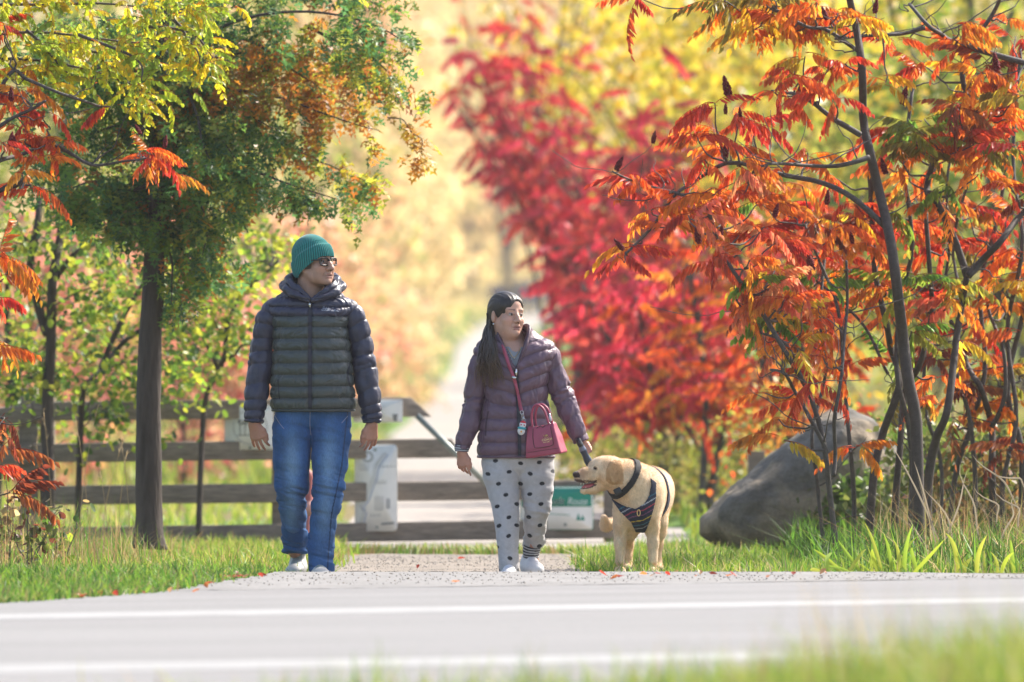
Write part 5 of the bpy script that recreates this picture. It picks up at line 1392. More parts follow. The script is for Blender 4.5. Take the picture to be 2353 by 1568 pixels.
def head_prims(f, fem=False):
    f.ell((0, 0.016, 0.035), (0.074, 0.094, 0.086), 0.02)
    f.ell((0, -0.036, 0.045), (0.058, 0.050, 0.052), 0.03)
    f.ell((0, -0.034, -0.045), (0.056 if fem else 0.058, 0.058, 0.070), 0.03)
    for s in (-1, 1):
        f.cap(((0.050 if fem else 0.056) * s, 0.0, -0.050), ((0.016 if fem else 0.022) * s, -0.066, -0.096), 0.015, 0.014, 0.03)
        f.ell((0.041 * s, -0.060, -0.034), (0.026, 0.027, 0.026), 0.02)
        f.ell(((0.031 if fem else 0.037) * s, -0.045, -0.075), (0.024 if fem else 0.029, 0.032, 0.028), 0.025)
    f.ell((0, -0.082, -0.100), (0.020, 0.016, 0.017), 0.02)
    f.cap((-0.042, -0.074, 0.021), (0.042, -0.074, 0.021), 0.0125, None, 0.015)
    for s in (-1, 1):
        f.ell((0.032 * s, -0.100, -0.003), (0.019, 0.020, 0.0115), 0.012, 'sub')
        f.ell((0.032 * s, -0.074, -0.003), (0.0150, 0.0150, 0.0135), 0.003)
        f.cap((0.017 * s, -0.0855, 0.004), (0.047 * s, -0.079, 0.004), 0.0042, 0.004, 0.004)
    f.chain([(0, -0.084, 0.014), (0, -0.102, -0.016), (0, -0.113, -0.036)], [0.009, 0.0105, 0.0138], 0.012)
    for s in (-1, 1): f.ell((0.0145 * s, -0.099, -0.040), (0.0092, 0.011, 0.0088), 0.008)
    for s in (-1, 1): f.ell((0.007 * s, -0.106, -0.0485), (0.0042, 0.005, 0.004), 0.003, 'sub')
    for s in (-1, 1): f.cap((0.021 * s, -0.093, -0.044), (0.033 * s, -0.080, -0.072), 0.0012, 0.001, 0.010, 'sub')
    f.ell((0, -0.086, -0.062), (0.024, 0.014, 0.016), 0.010)
    f.cap((-0.020, -0.0905, -0.0665), (0.020, -0.0905, -0.0665), 0.0058, None, 0.006)
    f.cap((-0.017, -0.0900, -0.0785), (0.017, -0.0900, -0.0785), 0.0066, None, 0.006)
    f.cap((-0.022, -0.0985, -0.0722), (0.022, -0.0985, -0.0722), 0.0030, None, 0.003, 'sub')
    for s in (-1, 1):
        f.ell((0.077 * s, 0.014, -0.012), (0.010, 0.020, 0.032), 0.008, R=rot('Z', 0.35 * s))
        f.ell((0.087 * s, 0.006, -0.010), (0.006, 0.011, 0.018), 0.006, 'sub')
def head_cols(L, base, fem=False):
    x, y, z = L[:, 0], L[:, 1], L[:, 2]; ax = np.abs(x)
    c = np.tile(np.array(base, float), (len(L), 1))
    inh = (z > -0.14) & (z < 0.16) & (ax < 0.12) & (np.abs(y) < 0.14)
    fr = inh & (y < -0.05)
    def mix(m, col): c[:] = c * (1 - m[:, None]) + np.array(col) * m[:, None]
    g = np.exp(-((ax - 0.038) / 0.022) ** 2 - ((z + 0.032) / 0.02) ** 2) * fr
    mix(0.25 * g, np.array(base) * np.array([1.15, 0.85, 0.8]))
    mix(0.35 * np.exp(-((ax - 0.032) / 0.02) ** 2 - ((z + 0.004) / 0.014) ** 2) * fr, np.array(base) * 0.55)  # shade under the brow, put into the skin colour round the eyes
    if not fem:
        mix(0.28 * sstep(-0.045, -0.06, z) * fr, np.array([0.16, 0.10, 0.08]))
        mix(0.8 * ((ax > 0.055) & (y > -0.035) & (y < 0.09) & (z > -0.035) & inh & (ax < 0.077)), (0.03, 0.025, 0.022))
    lip = (fr & (y < -0.07) & (z < -0.0605 + 0.0) & (z > -0.086) & (ax < 0.0225)) * np.clip((0.0235 - ax) / 0.006, 0, 1)
    mix(0.75 * lip, (0.27, 0.095, 0.085) if fem else (0.25, 0.11, 0.09))
    mix((0.55 if fem else 0.8) * (fr & (np.abs(z + 0.0722) < 0.0024) & (ax < 0.024) & (y < -0.07)), (0.07, 0.025, 0.025))
    brow = 0.0245 - 0.20 * np.clip(ax - 0.034, 0, 1) + (0.1 * np.clip(0.034 - ax, 0, 1) * -1)
    mix((0.6 if fem else 0.85) * (fr & (np.abs(z - brow) < (0.0042 if fem else 0.0052) * np.clip(1.3 - ax / 0.06, 0.4, 1)) & (ax > 0.011) & (ax < 0.052)), (0.025, 0.018, 0.015))
    for s in (-1, 1):
        d = np.stack([x - 0.032 * s, y + 0.074, z + 0.003], 1); rr = np.linalg.norm(d, axis=1)
        ey = (rr < 0.0158) & (y < -0.078) & (np.abs(z + 0.003) < 0.0056) & (np.abs(x - 0.032 * s) < 0.0135)
        mix(1.0 * ey, (0.30, 0.27, 0.25))
        ir = ey & (np.hypot(x - 0.032 * s - 0.004, z + 0.002) < 0.0078); mix(1.0 * ir, (0.018, 0.011, 0.009))
        lid = (rr < 0.0185) & (y < -0.076) & (z > 0.0025) & (z < 0.0062) & (np.abs(x - 0.032 * s) < 0.0155); mix(0.8 * lid, (0.03, 0.02, 0.018))
    nos = fr & (np.hypot(ax - 0.007, z + 0.0475) < 0.0045) & (y < -0.098); mix(0.85 * nos, (0.05, 0.02, 0.018))
    return c
def hand(f, wrist, R, mir=1, sc=1.0, curls=(0.35, 0.3, 0.28, 0.3), spread=1.0, thumb=None):
    """hanging hand: fingers along -z, thumb towards +x (mir=1), back of the hand towards -y"""
    f.frame(np.asarray(R) @ np.diag([mir, 1, 1]), wrist, sc)
    kn = [(0.032, 0.0, -0.084), (0.011, -0.004, -0.090), (-0.011, -0.003, -0.087), (-0.031, 0.002, -0.078)]
    f.cap((0, 0, 0.05), (0, 0, -0.01), 0.027, 0.026, 0.01)
    for k in kn: f.cap((k[0] * 0.55, 0, -0.015), k, 0.0165, 0.0125, 0.014)
    ln = [0.074, 0.082, 0.076, 0.060]
    for q, k in enumerate(kn):
        p = np.array(k); a = 0.12; fan = (0.16, 0.03, -0.09, -0.24)[q] * spread
        pts = [p]
        for s, fr in enumerate((0.45, 0.31, 0.24)):
            a += curls[q] * (0.9, 1.25, 0.9)[s]
            p = p + ln[q] * fr * np.array([fan * math.cos(a), math.sin(a), -math.cos(a)]); pts.append(p)
        f.chain(pts, [0.0098, 0.0085, 0.0078, 0.0066], 0.002)
    th = thumb or [(0.020, 0.004, -0.020), (0.043, 0.006, -0.052), (0.050, 0.010, -0.082), (0.049, 0.018, -0.106)]
    f.chain(th, [0.0165, 0.0135, 0.0108, 0.0085], 0.010)
    f.frame()
def zones(*z):
    """z: (start, stop, step) ranges joined"""
    out = []
    for a, b, s in z: out.append(np.arange(a, b - s * 0.3, s))
    return np.concatenate(out + [[z[-1][1]]])

M['skin'] = pm('skin', attr=True, rough=0.5, spec=0.4, sss=0.12, var=(60, 0.06), bump=(260, 0.12, 0.002))
M['nylon'] = pm('quilted_nylon', attr=True, rough=0.42, spec=0.5, var=(25, 0.10), bump=(38, 0.35, 0.006, (1, 1, 2.2)), bump2=(120, 0.25, 0.002), sheen=0.04)
M['denim'] = pm('denim', attr=True, rough=0.85, spec=0.2, var=(16, 0.16), var2=(240, 0.2, (1, 1, 0.25)), bump=(420, 0.3, 0.0012), sheen=0.05)
M['jersey'] = pm('grey_jersey', attr=True, rough=0.95, spec=0.15, var=(40, 0.08), var2=(260, 0.12), bump=(330, 0.3, 0.0012), sheen=0.3)
M['knit'] = pm('knit_wool', attr=True, rough=0.95, spec=0.15, var=(50, 0.10), bump=(300, 0.3, 0.001), sheen=0.3)
M['black_plastic'] = pm('black_plastic', (0.012, 0.012, 0.014), rough=0.3, spec=0.5)
M['zip'] = pm('zip_tape', (0.018, 0.02, 0.035), rough=0.6)
M['chrome'] = pm('chrome', (0.6, 0.6, 0.6), rough=0.25, metal=1.0)
M['shoe'] = pm('shoe_leather', attr=True, rough=0.55, spec=0.4, var=(30, 0.06))
M['hair'] = pm('dark_hair', attr=True, rough=0.42, spec=0.5, var=(90, 0.3, (1, 1, 0.15)), bump=(200, 0.6, 0.002, (2, 2, 0.15)))
m, nt, out = nt_of('spectacle_lens')
tr_ = nt.nodes.new('ShaderNodeBsdfTransparent'); tr_.inputs[0].default_value = (0.9, 0.9, 0.92, 1)
gs_ = nt.nodes.new('ShaderNodeBsdfGlossy'); gs_.inputs['Roughness'].default_value = 0.03; fr_ = nt.nodes.new('ShaderNodeFresnel'); fr_.inputs[0].default_value = 1.12
mx_ = nt.nodes.new('ShaderNodeMixShader'); nt.links.new(fr_.outputs[0], mx_.inputs[0]); nt.links.new(tr_.outputs[0], mx_.inputs[1]); nt.links.new(gs_.outputs[0], mx_.inputs[2]); nt.links.new(mx_.outputs[0], out.inputs[0]); M['lens'] = m

def strip_on(bvh, pts, w, off, n=60, default=0.0, ydir=1):
    """ribbon of width w that follows the front of a surface through the (x,z) points"""
    P = crom(np.array(pts, float), n); T = np.gradient(P, axis=0); T /= np.linalg.norm(T, axis=1)[:, None]
    N = np.stack([-T[:, 1], T[:, 0]], 1); V = []
    for s in (-1, 0, 1):
        E = P + N * s * w / 2
        V.append(np.array([(x, front_hit(bvh, x, z, -2, default) - off - (0.0012 if s == 0 else 0), z) for x, z in E]))
    for v in V:
        y = v[:, 1].copy()
        for _ in range(2): y[1:-1] = np.minimum(y[1:-1], (y[:-2] + y[2:]) / 2 * 0.5 + y[1:-1] * 0.5)
        v[:, 1] = y
    V = np.stack(V, 1).reshape(-1, 3); i = np.arange(n - 1)[:, None] * 3
    Q = np.vstack([i + np.array([0, 1, 4, 3]), i + np.array([1, 2, 5, 4])])
    return V, Q
def shoe(parent, pos, yaw, length, width, height, cols, pitch=0.0, name='shoe', laces=True):
    """toe along -y; pos is the heel-to-ball centre on the ground"""
    f = Field(np.arange(-0.07, 0.071, 0.004), np.arange(-0.2, 0.17, 0.005), np.arange(-0.02, 0.16, 0.004))
    L, W, H = length, width, height
    f.ell((0, -L * 0.28, 0.030), (W * 0.52, L * 0.24, 0.042), 0.02)
    f.ell((0, L * 0.05, 0.042), (W * 0.44, L * 0.32, 0.048), 0.03)
    f.ell((0, L * 0.32, 0.045), (W * 0.42, L * 0.17, 0.050), 0.03)
    f.cap((0, L * 0.24, 0.05), (0, L * 0.26, H), W * 0.40, W * 0.38, 0.03)
    f.ell((0, -L * 0.02, 0.075), (W * 0.28, L * 0.16, 0.022), 0.02)
    f.cut((0, 0, -1), 0.0)
    V, Q = f.mesh(); V = smooth_v(V, Q, 1)
    c = np.tile(np.array(cols[0], float), (len(V), 1))
    c[V[:, 2] < 0.022] = cols[1]
    tong = (np.abs(V[:, 0]) < W * 0.24) & (V[:, 1] < L * 0.16) & (V[:, 1] > -L * 0.26) & (V[:, 2] > 0.055); c[tong] = cols[2]
    Rm = rot('Z', yaw) @ rot('X', pitch)
    V = V @ Rm.T + np.array(pos)
    o = obj(name, mesh_np(name, V, Q, c, True), M['shoe'], parent)
    if laces:
        m = MB()
        for k in range(5):
            y = L * 0.10 - k * L * 0.075; z = 0.098 - k * 0.0085
            a = np.array([(-W * 0.26, y, z - 0.008), (0, y - 0.006, z), (W * 0.26, y, z - 0.008)])
            m.tube(crom(a, 7) @ Rm.T + np.array(pos), 0.0032, 6, cols[3])
        m.build('laces', M['shoe'], o, smooth=True)
    return o

# ------------------------------------------------------------------ the man
MX = 720
def pl(px, py, y=0.0): return np.array([(px - MX) / S46, y, (1334 - py) / S46])
man_pos = at(MX, 1334, 46.0)
man = thing('person', man_pos, 'man in a teal beanie, glasses, navy puffer jacket and blue jeans walking at the left', 'person')
SK_M = (0.45, 0.25, 0.172)
mh_t = pl(722, 603, -0.01); mh_R = rot('Z', math.radians(50)) @ rot('X', math.radians(-3)); mh_s = 1.075
f = Field(zones((-0.40, -0.20, 0.0035), (-0.20, -0.11, 0.008), (-0.11, 0.14, 0.0032), (0.14, 0.24, 0.008), (0.24, 0.40, 0.0035)), np.arange(-0.17, 0.20, 0.0036), zones((0.02, 0.64, 0.012), (0.64, 0.88, 0.0032), (0.88, 1.42, 0.012), (1.42, 1.84, 0.003)))
f.cap(pl(717, 760, 0.02), pl(717, 900, 0.02), 0.11, 0.09, 0.03)
f.cap(pl(680, 735, 0.02), pl(752, 735, 0.02), 0.06, 0.06, 0.05)
f.cap(pl(717, 640, 0.035), pl(717, 720, 0.02), 0.058, 0.075, 0.05)
for pts in ([(640, 705, 0), (602, 800, 0), (585, 950, -0.03), (583, 975, -0.03)], [(796, 705, 0), (832, 800, 0.0), (852, 950, 0.0), (855, 975, 0.0)]):
    f.chain([pl(*p) for p in pts], [0.025, 0.025, 0.025, 0.026], 0.02)
for pts in ([(680, 930, 0), (671, 1120, 0.0), (675, 1270, 0.18)], [(755, 930, 0), (752, 1120, -0.06), (735, 1300, -0.1)]): f.chain([pl(*p) for p in pts], [0.05, 0.04, 0.035], 0.03)
f.frame(mh_R, mh_t, mh_s); head_prims(f); f.cap((0, 0.03, -0.05), (0, 0.045, -0.17), 0.056, 0.060, 0.03); f.frame()
hand(f, pl(584, 972, -0.03), rot('Y', math.radians(-13)) @ rot('Z', math.radians(-22)), 1, 0.95, (0.30, 0.24, 0.22, 0.24))
hand(f, pl(855, 972, 0.0), rot('Y', math.radians(4)) @ rot('Z', math.radians(30)), -1, 0.95, (0.34, 0.30, 0.28, 0.28))
V, Q = f.mesh(); V = smooth_v(V, Q, 1, 0.35)
Lh = ((V - mh_t) @ mh_R) / mh_s
c = np.tile(np.array(SK_M), (len(V), 1))
hm = (V[:, 2] > 1.42); c[hm] = head_cols(Lh[hm], SK_M)
hz = (V[:, 2] < 0.9); c[hz] = np.array(SK_M) * np.array([1.0, 0.84, 0.82])
obj('body', mesh_np('body', V, Q, c, True), M['skin'], man)

NAVY = np.array([0.023, 0.025, 0.056]); OLIV = np.array([0.046, 0.057, 0.056])
prof = [(945, 627, 813, .135), (938, 625, 815, .145), (915, 623, 815, .150), (880, 623, 812, .155), (835, 626, 808, .155), (790, 628, 803, .152), (750, 627, 799, .146), (720, 617, 808, .135), (702, 612, 813, .122), (690, 622, 803, .112), (680, 640, 789, .102), (668, 664, 771, .094), (656, 672, 764, .088)]
rings = [(((a + b) / 2 - MX) / S46, 0.005 + 0.02 * max(0, (720 - y) / 64), (1334 - y) / S46, (b - a) / 2 / S46, ry, 2.35) for y, a, b, ry in prof]
V, Q = loft(rings, 260, 300)
SEAM_PY = [640, 660, 683, 705, 727.5, 752, 778, 805, 834.6, 861, 888.5, 914.7, 941, 968]
seams = [(1334 - y) / S46 for y in SEAM_PY]
N = all_normals(V, Q)
wob = (fbm(V * np.array([9, 9, 4]), 41) - 0.5) * 0.012
ph = phase_from(V[:, 2] + wob, seams)
pf = puff(ph, 0.42)
wr = fbm(np.stack([V[:, 0] * 42 + 20 * (fbm(V * 7, 12) - 0.5), V[:, 1] * 42, V[:, 2] * 13], 1), 14) - 0.5
vert = fbm(np.stack([V[:, 0] * 75, V[:, 1] * 75, V[:, 2] * 7], 1), 77, 2) - 0.5
V0 = V.copy()
V = V + N * (0.0155 * pf - 0.008 + 0.013 * wr + 0.010 * vert * (1.25 - pf))[:, None]
zipx = (714 - MX) / S46
zd = np.exp(-((V[:, 0] - zipx) / 0.012) ** 2) * (V[:, 1] < 0)
V[:, 1] += 0.012 * zd
yoke = (1334 - 727.5) / S46
c = np.where((V[:, 2] + wob > yoke)[:, None], NAVY, OLIV); c = c * (0.8 + 0.3 * pf)[:, None] * (0.92 + 0.16 * wr)[:, None]  # colour darkened along the seams, standing in for crease shade
cen = V[Q].mean(1)
vcut = in_poly(cen[:, 0] * S46 + MX, 1334 - cen[:, 2] * S46, [(680, 640), (756, 640), (742, 668), (716, 690), (695, 668)]) & (cen[:, 1] < 0.02)
V1, Q1, u = sub_mesh(V, Q, ~vcut)
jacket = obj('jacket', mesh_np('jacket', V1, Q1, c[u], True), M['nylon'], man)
jacket['label'] = 'navy and dark green quilted puffer jacket'
jb = bvh_of(V1, Q1)
# hem band
m = MB(); P = [( ((627 + 813) / 2 - MX) / S46 + 0.215 * math.copysign(abs(math.cos(a)) ** 0.85, math.cos(a)), 0.005 + 0.140 * math.copysign(abs(math.sin(a)) ** 0.85, math.sin(a)), (1334 - 943) / S46) for a in np.linspace(0, 2 * np.pi, 60)]
m.tube(P, 0.0075, 8, OLIV * 0.8); m.build('hem', M['nylon'], jacket, smooth=True)
def quilt_sleeve(path, rad, nb, col, seed, parent, name='sleeve', amp=0.0115, off=0.0, nm=1.0, v0=0.0):
    V, F, v, th, L = sleeve(path, rad)
    N = all_normals(V, F)
    wob = (fbm(V * 12, seed) - 0.5) * 0.10
    ph = v * nb + wob * 1.6 + 0.12 * np.cos(th)
    pf = puff(ph, 0.38) * sstep(0.0, 0.12, v)
    wr = fbm(np.stack([V[:, 0] * 40, V[:, 1] * 40, V[:, 2] * 16], 1), seed + 3) - 0.5
    el = np.exp(-((v - 0.52) / 0.13) ** 2)
    cr = np.abs(fbm(np.stack([th * 0.9, v * 14, 0 * v + seed], 1), seed + 9, 2) - 0.5) * 2
    V = V + N * (amp * pf - amp * 0.5 + nm * (0.016 * wr + el * 0.014 * (cr - 0.4)))[:, None]
    c = np.asarray(col) * (0.8 + 0.3 * pf)[:, None] * (0.9 + 0.2 * wr)[:, None]  # sleeve seams painted darker, like occlusion between the baffles
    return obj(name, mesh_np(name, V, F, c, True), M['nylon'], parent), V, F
quilt_sleeve([pl(660, 712, 0.0), pl(630, 713, 0.0), pl(611, 745, 0.0), pl(602, 793, 0.005), pl(599.5, 838, 0.0), pl(590, 905, -0.02), pl(585, 945, -0.03), pl(583.5, 969, -0.033)], [0.03, 0.054, 0.055, 0.057, 0.062, 0.058, 0.052, 0.047], 10.5, NAVY, 51, jacket)
quilt_sleeve([pl(772, 712, 0.0), pl(800, 713, 0.0), pl(819, 745, 0.0), pl(831, 800, 0.01), pl(838, 850, 0.01), pl(849, 918, 0.0), pl(854, 950, 0.0), pl(855, 969, 0.0)], [0.03, 0.054, 0.056, 0.059, 0.063, 0.056, 0.050, 0.045], 10.5, NAVY, 61, jacket)
for cx, cy in ((583.5, 966), (855, 966)):
    m = MB(); a = np.linspace(0, 2 * np.pi, 30); ctr = pl(cx, cy, -0.033 if cx < 700 else 0)
    m.tube(np.stack([ctr[0] + 0.046 * np.cos(a), ctr[1] + 0.043 * np.sin(a), ctr[2] + 0 * a], 1), 0.007, 8, NAVY * 0.7); m.build('cuff', M['nylon'], jacket, smooth=True)
# hood and collar bunched round the neck
def soft_roll(pts, rad, ry, col, seed, parent, name, n=110, nu=40, crease=0.010):
    P = crom(pts, n); r = crom(np.asarray(rad)[:, None], n)[:, 0]; r2 = crom(np.asarray(ry)[:, None], n)[:, 0]
    V, F = tube_np(P, r, nu, True, r2); N = all_normals(V, F)
    t = np.concatenate([np.repeat(np.linspace(0, 1, n), nu), [0, 1]])
    th = np.concatenate([np.tile(np.linspace(0, 6.283, nu, endpoint=False), n), [0, 0]])
    w = fbm(np.stack([t * 26, np.cos(th) * 1.1, np.sin(th) * 1.1], 1), seed, 3) - 0.5
    V = V + N * (crease * 2.2 * w)[:, None]
    return obj(name, mesh_np(name, V, F, np.asarray(col) * (0.85 + 0.5 * w)[:, None], True), M['nylon'], parent)
soft_roll([pl(716, 690, -0.112), pl(696, 674, -0.105), pl(678, 660, -0.085), pl(666, 647, -0.03), pl(664, 640, 0.035), pl(680, 636, 0.095), pl(716, 634, 0.12), pl(752, 636, 0.10), pl(772, 642, 0.045), pl(771, 652, -0.03), pl(757, 664, -0.085), pl(738, 677, -0.105), pl(718, 690, -0.112)],
          [0.010, 0.016, 0.019, 0.021, 0.023, 0.026, 0.027, 0.026, 0.022, 0.020, 0.018, 0.015, 0.010], [0.012, 0.018, 0.023, 0.026, 0.029, 0.03, 0.03, 0.03, 0.028, 0.026, 0.022, 0.017, 0.012], NAVY * 1.0, 71, jacket, 'hood')
soft_roll([pl(712, 690, -0.128), pl(690, 682, -0.122), pl(668, 672, -0.095), pl(655, 660, -0.03), pl(654, 656, 0.04), pl(676, 652, 0.11), pl(716, 650, 0.135), pl(760, 652, 0.11), pl(783, 656, 0.04), pl(781, 663, -0.03), pl(766, 674, -0.095), pl(742, 683, -0.12), pl(718, 691, -0.128)],
          [0.009, 0.016, 0.020, 0.024, 0.026, 0.03, 0.03, 0.03, 0.026, 0.024, 0.02, 0.016, 0.009], [0.011, 0.018, 0.022, 0.024, 0.026, 0.03, 0.03, 0.03, 0.026, 0.024, 0.022, 0.018, 0.011], NAVY * 1.05, 72, jacket, 'collar')
V, Q = strip_on(jb, [(zipx, (1334 - y) / S46) for y in (692, 760, 850, 944)], 0.020, 0.004, 90)
z = obj('zipper', mesh_np('zipper', V, Q, None, True), M['zip'], jacket)
m = MB(); zp = pl(713, 703); yy = front_hit(jb, zp[0], zp[2]) - 0.012
m.tube([(zp[0], yy, zp[2] + 0.024), (zp[0], yy - 0.003, zp[2] + 0.004), (zp[0] + 0.002, yy, zp[2] - 0.022)], [0.0055, 0.0065, 0.003], 8); m.build('pull_tab', M['chrome'], z, smooth=True)
# stitched script on the chest
V, T = text_np('Eddie Bauer', 0.030, 0.5, 0.78)
V[:, 0] *= 46 / S46 / V[:, 0].max(); x0 = pl(739, 0)[0]; z0 = pl(0, 714)[2]
VV = np.array([(x + x0 - 0.0005, front_hit(jb, x + x0, y + z0, -2, -0.15) - 0.0035, y + z0 - 0.06 * x) for x, y, _ in V])
obj('chest_script', mesh_np('chest_script', VV, T), pm('silver_stitching', (0.34, 0.36, 0.42), rough=0.6), jacket)
for pts in ([(640, 872), (641, 895), (644, 918)], [(805, 836), (800, 862), (806, 890)]):
    V, Q = strip_on(jb, [(pl(x, y)[0], pl(x, y)[2]) for x, y in pts], 0.007, 0.003, 24, -0.05); obj('pocket_zip', mesh_np('pocket_zip', V, Q, None, True), M['zip'], jacket)

# beanie
def beanie(head_R, head_t, sc, parent, col):
    nu, nv = 560, 90
    th = np.linspace(0, 2 * np.pi, nu, endpoint=False)[None]; v = np.linspace(0, 1, nv)[:, None]
    rx, ry, rz, cy, cz = 0.0855, 0.111, 0.110, 0.010, 0.028
    yb = cy - ry * np.cos(th)
    zb = 0.024 - 0.105 * np.clip((yb + 0.085) / 0.15, 0, 1.0) ** 0.9
    rz = rz * 0.93; ph0 = np.arcsin(np.clip((zb - cz) / rz, -0.99, 0.99)); ph = ph0 + (np.pi / 2 - ph0) * v ** 0.85
    hs = np.where(ph > 0, np.cos(ph), 1 - 0.10 * ph ** 2)
    cuff = (v < 0.36) * 1.0
    rad = 1 + 0.055 * cuff * (1 - sstep(0.30, 0.36, v)) - 0.02 * sstep(0.3, 0.37, v) * (v < 0.45) + 0.012 * np.cos(th * 58) * np.clip(1.15 - v, 0, 1)
    rad = rad * (1 + 0.02 * (vnoise(np.stack([np.cos(th) * 2 + 0 * v, np.sin(th) * 2 + 0 * v, 3 * v + 0 * th], -1), 4) - 0.5))
    X = rx * hs * rad * np.sin(th); Y = cy - ry * hs * rad * np.cos(th); Z = cz + rz * np.sin(ph) + 0.010 * v * (1 + 0 * th)
    V = np.stack([X, Y + 0.010 * v, Z], -1).reshape(-1, 3) @ head_R.T * sc + head_t
    i = np.arange(nv - 1)[:, None] * nu; j = np.arange(nu)[None, :]; j2 = (j + 1) % nu
    Q = np.stack([i + j, i + j2, i + nu + j2, i + nu + j], -1).reshape(-1, 4)
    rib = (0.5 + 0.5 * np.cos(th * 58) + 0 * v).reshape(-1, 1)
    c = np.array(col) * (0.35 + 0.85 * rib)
    return obj('beanie', mesh_np('beanie', V, Q, c, True), M['knit'], parent)
bn = beanie(mh_R, mh_t, mh_s, man, (0.026, 0.21, 0.19)); bn['label'] = 'ribbed teal knit beanie with a folded cuff'
# glasses
gl_o = obj('glasses', None, None, man)
def hx(p): return (np.asarray(p, float) @ mh_R.T) * mh_s + mh_t
m = MB()
for s in (-1, 1):
    cx = 0.0335 * s; a = np.linspace(0, 2 * np.pi, 41); w, h = 0.0275, 0.0175
    P = np.stack([cx + w * np.sign(np.cos(a)) * np.abs(np.cos(a)) ** 0.45, -0.099 + 0.25 * (np.abs(cx + w * np.cos(a)) - 0.03).clip(0) , -0.003 + h * np.sign(np.sin(a)) * np.abs(np.sin(a)) ** 0.45], 1)
    m.tube(hx(P), 0.0036, 6)
    m.tube(hx([(0.060 * s, -0.090, 0.006), (0.072 * s, -0.06, 0.006), (0.079 * s, 0.0, 0.004), (0.080 * s, 0.02, -0.006)]), 0.0042, 6)
m.tube(hx([(-0.008, -0.1015, 0.002), (0, -0.104, 0.004), (0.008, -0.1015, 0.002)]), 0.0034, 6)
m.build('frame', M['black_plastic'], gl_o, smooth=True)
for s in (-1, 1):
    cx = 0.0335 * s; a = np.linspace(0, 2 * np.pi, 24, endpoint=False)
    P = np.stack([cx + 0.0265 * np.sign(np.cos(a)) * np.abs(np.cos(a)) ** 0.45, -0.099 + 0.25 * (np.abs(cx + 0.0275 * np.cos(a)) - 0.03).clip(0), -0.003 + 0.0165 * np.sign(np.sin(a)) * np.abs(np.sin(a)) ** 0.45], 1)
    Vl = np.vstack([hx(P), hx([(cx, -0.0985, -0.003)]), hx(P + np.array([0, 0.0012, 0])), hx([(cx, -0.0973, -0.003)])]); k = np.arange(24); k2 = (k + 1) % 24
    F = np.vstack([np.stack([k, k2, 0 * k + 24], 1), np.stack([k2 + 25, k + 25, 0 * k + 49], 1), np.stack([k, k + 25, k2 + 25], 1), np.stack([k, k2 + 25, k2], 1)])
    obj('lens', mesh_np('lens', Vl, F), M['lens'], gl_o)
# jeans
f = Field(np.arange(-0.25, 0.26, 0.0042), np.arange(-0.25, 0.36, 0.005), np.arange(-0.02, 0.96, 0.0042))
f.cap(pl(672, 930), pl(764, 928), 0.095, 0.097, 0.03); f.cap(pl(690, 950), pl(745, 950), 0.10, 0.10, 0.03)
legL = [(673, 965, 0.0, .102), (671, 1002, -0.01, .101), (670, 1060, -0.02, .094), (671, 1115, -0.03, .083), (672, 1150, 0.0, .074), (674, 1195, 0.06, .064), (676, 1240, 0.13, .064), (676, 1268, 0.17, .066)]
legR = [(761, 965, 0.0, .102), (761, 1002, -0.02, .101), (759, 1060, -0.05, .092), (755, 1118, -0.08, .082), (750, 1160, -0.085, .074), (744, 1200, -0.085, .068), (738, 1260, -0.085, .068), (735, 1322, -0.085, .070)]
for lg in (legL, legR): f.chain([pl(x, y, d) for x, y, d, r_ in lg], [q[3] for q in lg], 0.018)
f.cut((0, 0, 1), (1334 - 938) / S46); 
D_ = f.z[None, None, :] + 0 * f.x[:, None, None] + 0 * f.y[None, :, None]
xx = f.x[:, None, None] + 0 * D_
cutz = np.where(xx < (710 - MX) / S46, (1334 - 1271) / S46 + 0.10 * (f.y[None, :, None] - 0.15) * -1, (1334 - 1324) / S46)
f.F = np.maximum(f.F, (cutz - D_).astype(np.float32))
V, Q = f.mesh(); V = smooth_v(V, Q, 2)
N = vnormals(V, Q)
zz = V[:, 2]; zl = np.where(V[:, 0] < (712 - MX) / S46, 0.14, 0.02)
fold = fbm(np.stack([V[:, 0] * 7 + 3 * V[:, 2], V[:, 1] * 7, V[:, 2] * 30 + 6 * V[:, 0]], 1), 91, 3) - 0.5
fold2 = fbm(np.stack([V[:, 0] * 22 + V[:, 2] * 12, V[:, 1] * 20, V[:, 2] * 9], 1), 92, 3) - 0.5
kn = np.exp(-((zz - 0.46) / 0.09) ** 2) + np.exp(-((zz - zl - 0.05) / 0.09) ** 2) * 1.3 + 0.7 * np.exp(-((zz - 0.80) / 0.06) ** 2)
ridge = 1 - np.abs(fold) * 4
V = V + N * (0.022 * fold * (0.35 + kn) + 0.012 * fold2 + 0.007 * kn * ridge)[:, None]
base = np.array([0.018, 0.074, 0.20])
legc = np.where(V[:, 0] < (713 - MX) / S46, (672 - MX) / S46, np.interp(zz, [0.02, 0.45, 0.9], [(735 - MX) / S46, (752 - MX) / S46, (762 - MX) / S46]))
fade = np.exp(-((V[:, 0] - legc) / 0.042) ** 2) * (V[:, 1] < 0.02) * (0.55 * np.exp(-((zz - 0.62) / 0.13) ** 2) + 0.45 * np.exp(-((zz - 0.36) / 0.12) ** 2) + 0.12)
c = base * (0.85 + 0.9 * fbm(V * np.array([30, 30, 14]), 95)[:, None] * 0.5) * (1 + 0.35 * fold[:, None])
c = c * (1 - fade[:, None]) + np.array([0.20, 0.32, 0.46]) * fade[:, None]
side = np.abs(V[:, 0] - np.interp(zz, [0.02, 0.35, 0.6, 0.9], [(752 - MX) / S46, (763 - MX) / S46, (786 - MX) / S46, (800 - MX) / S46])) < 0.0035
c[side & (V[:, 1] < 0)] = np.array([0.018, 0.045, 0.10])
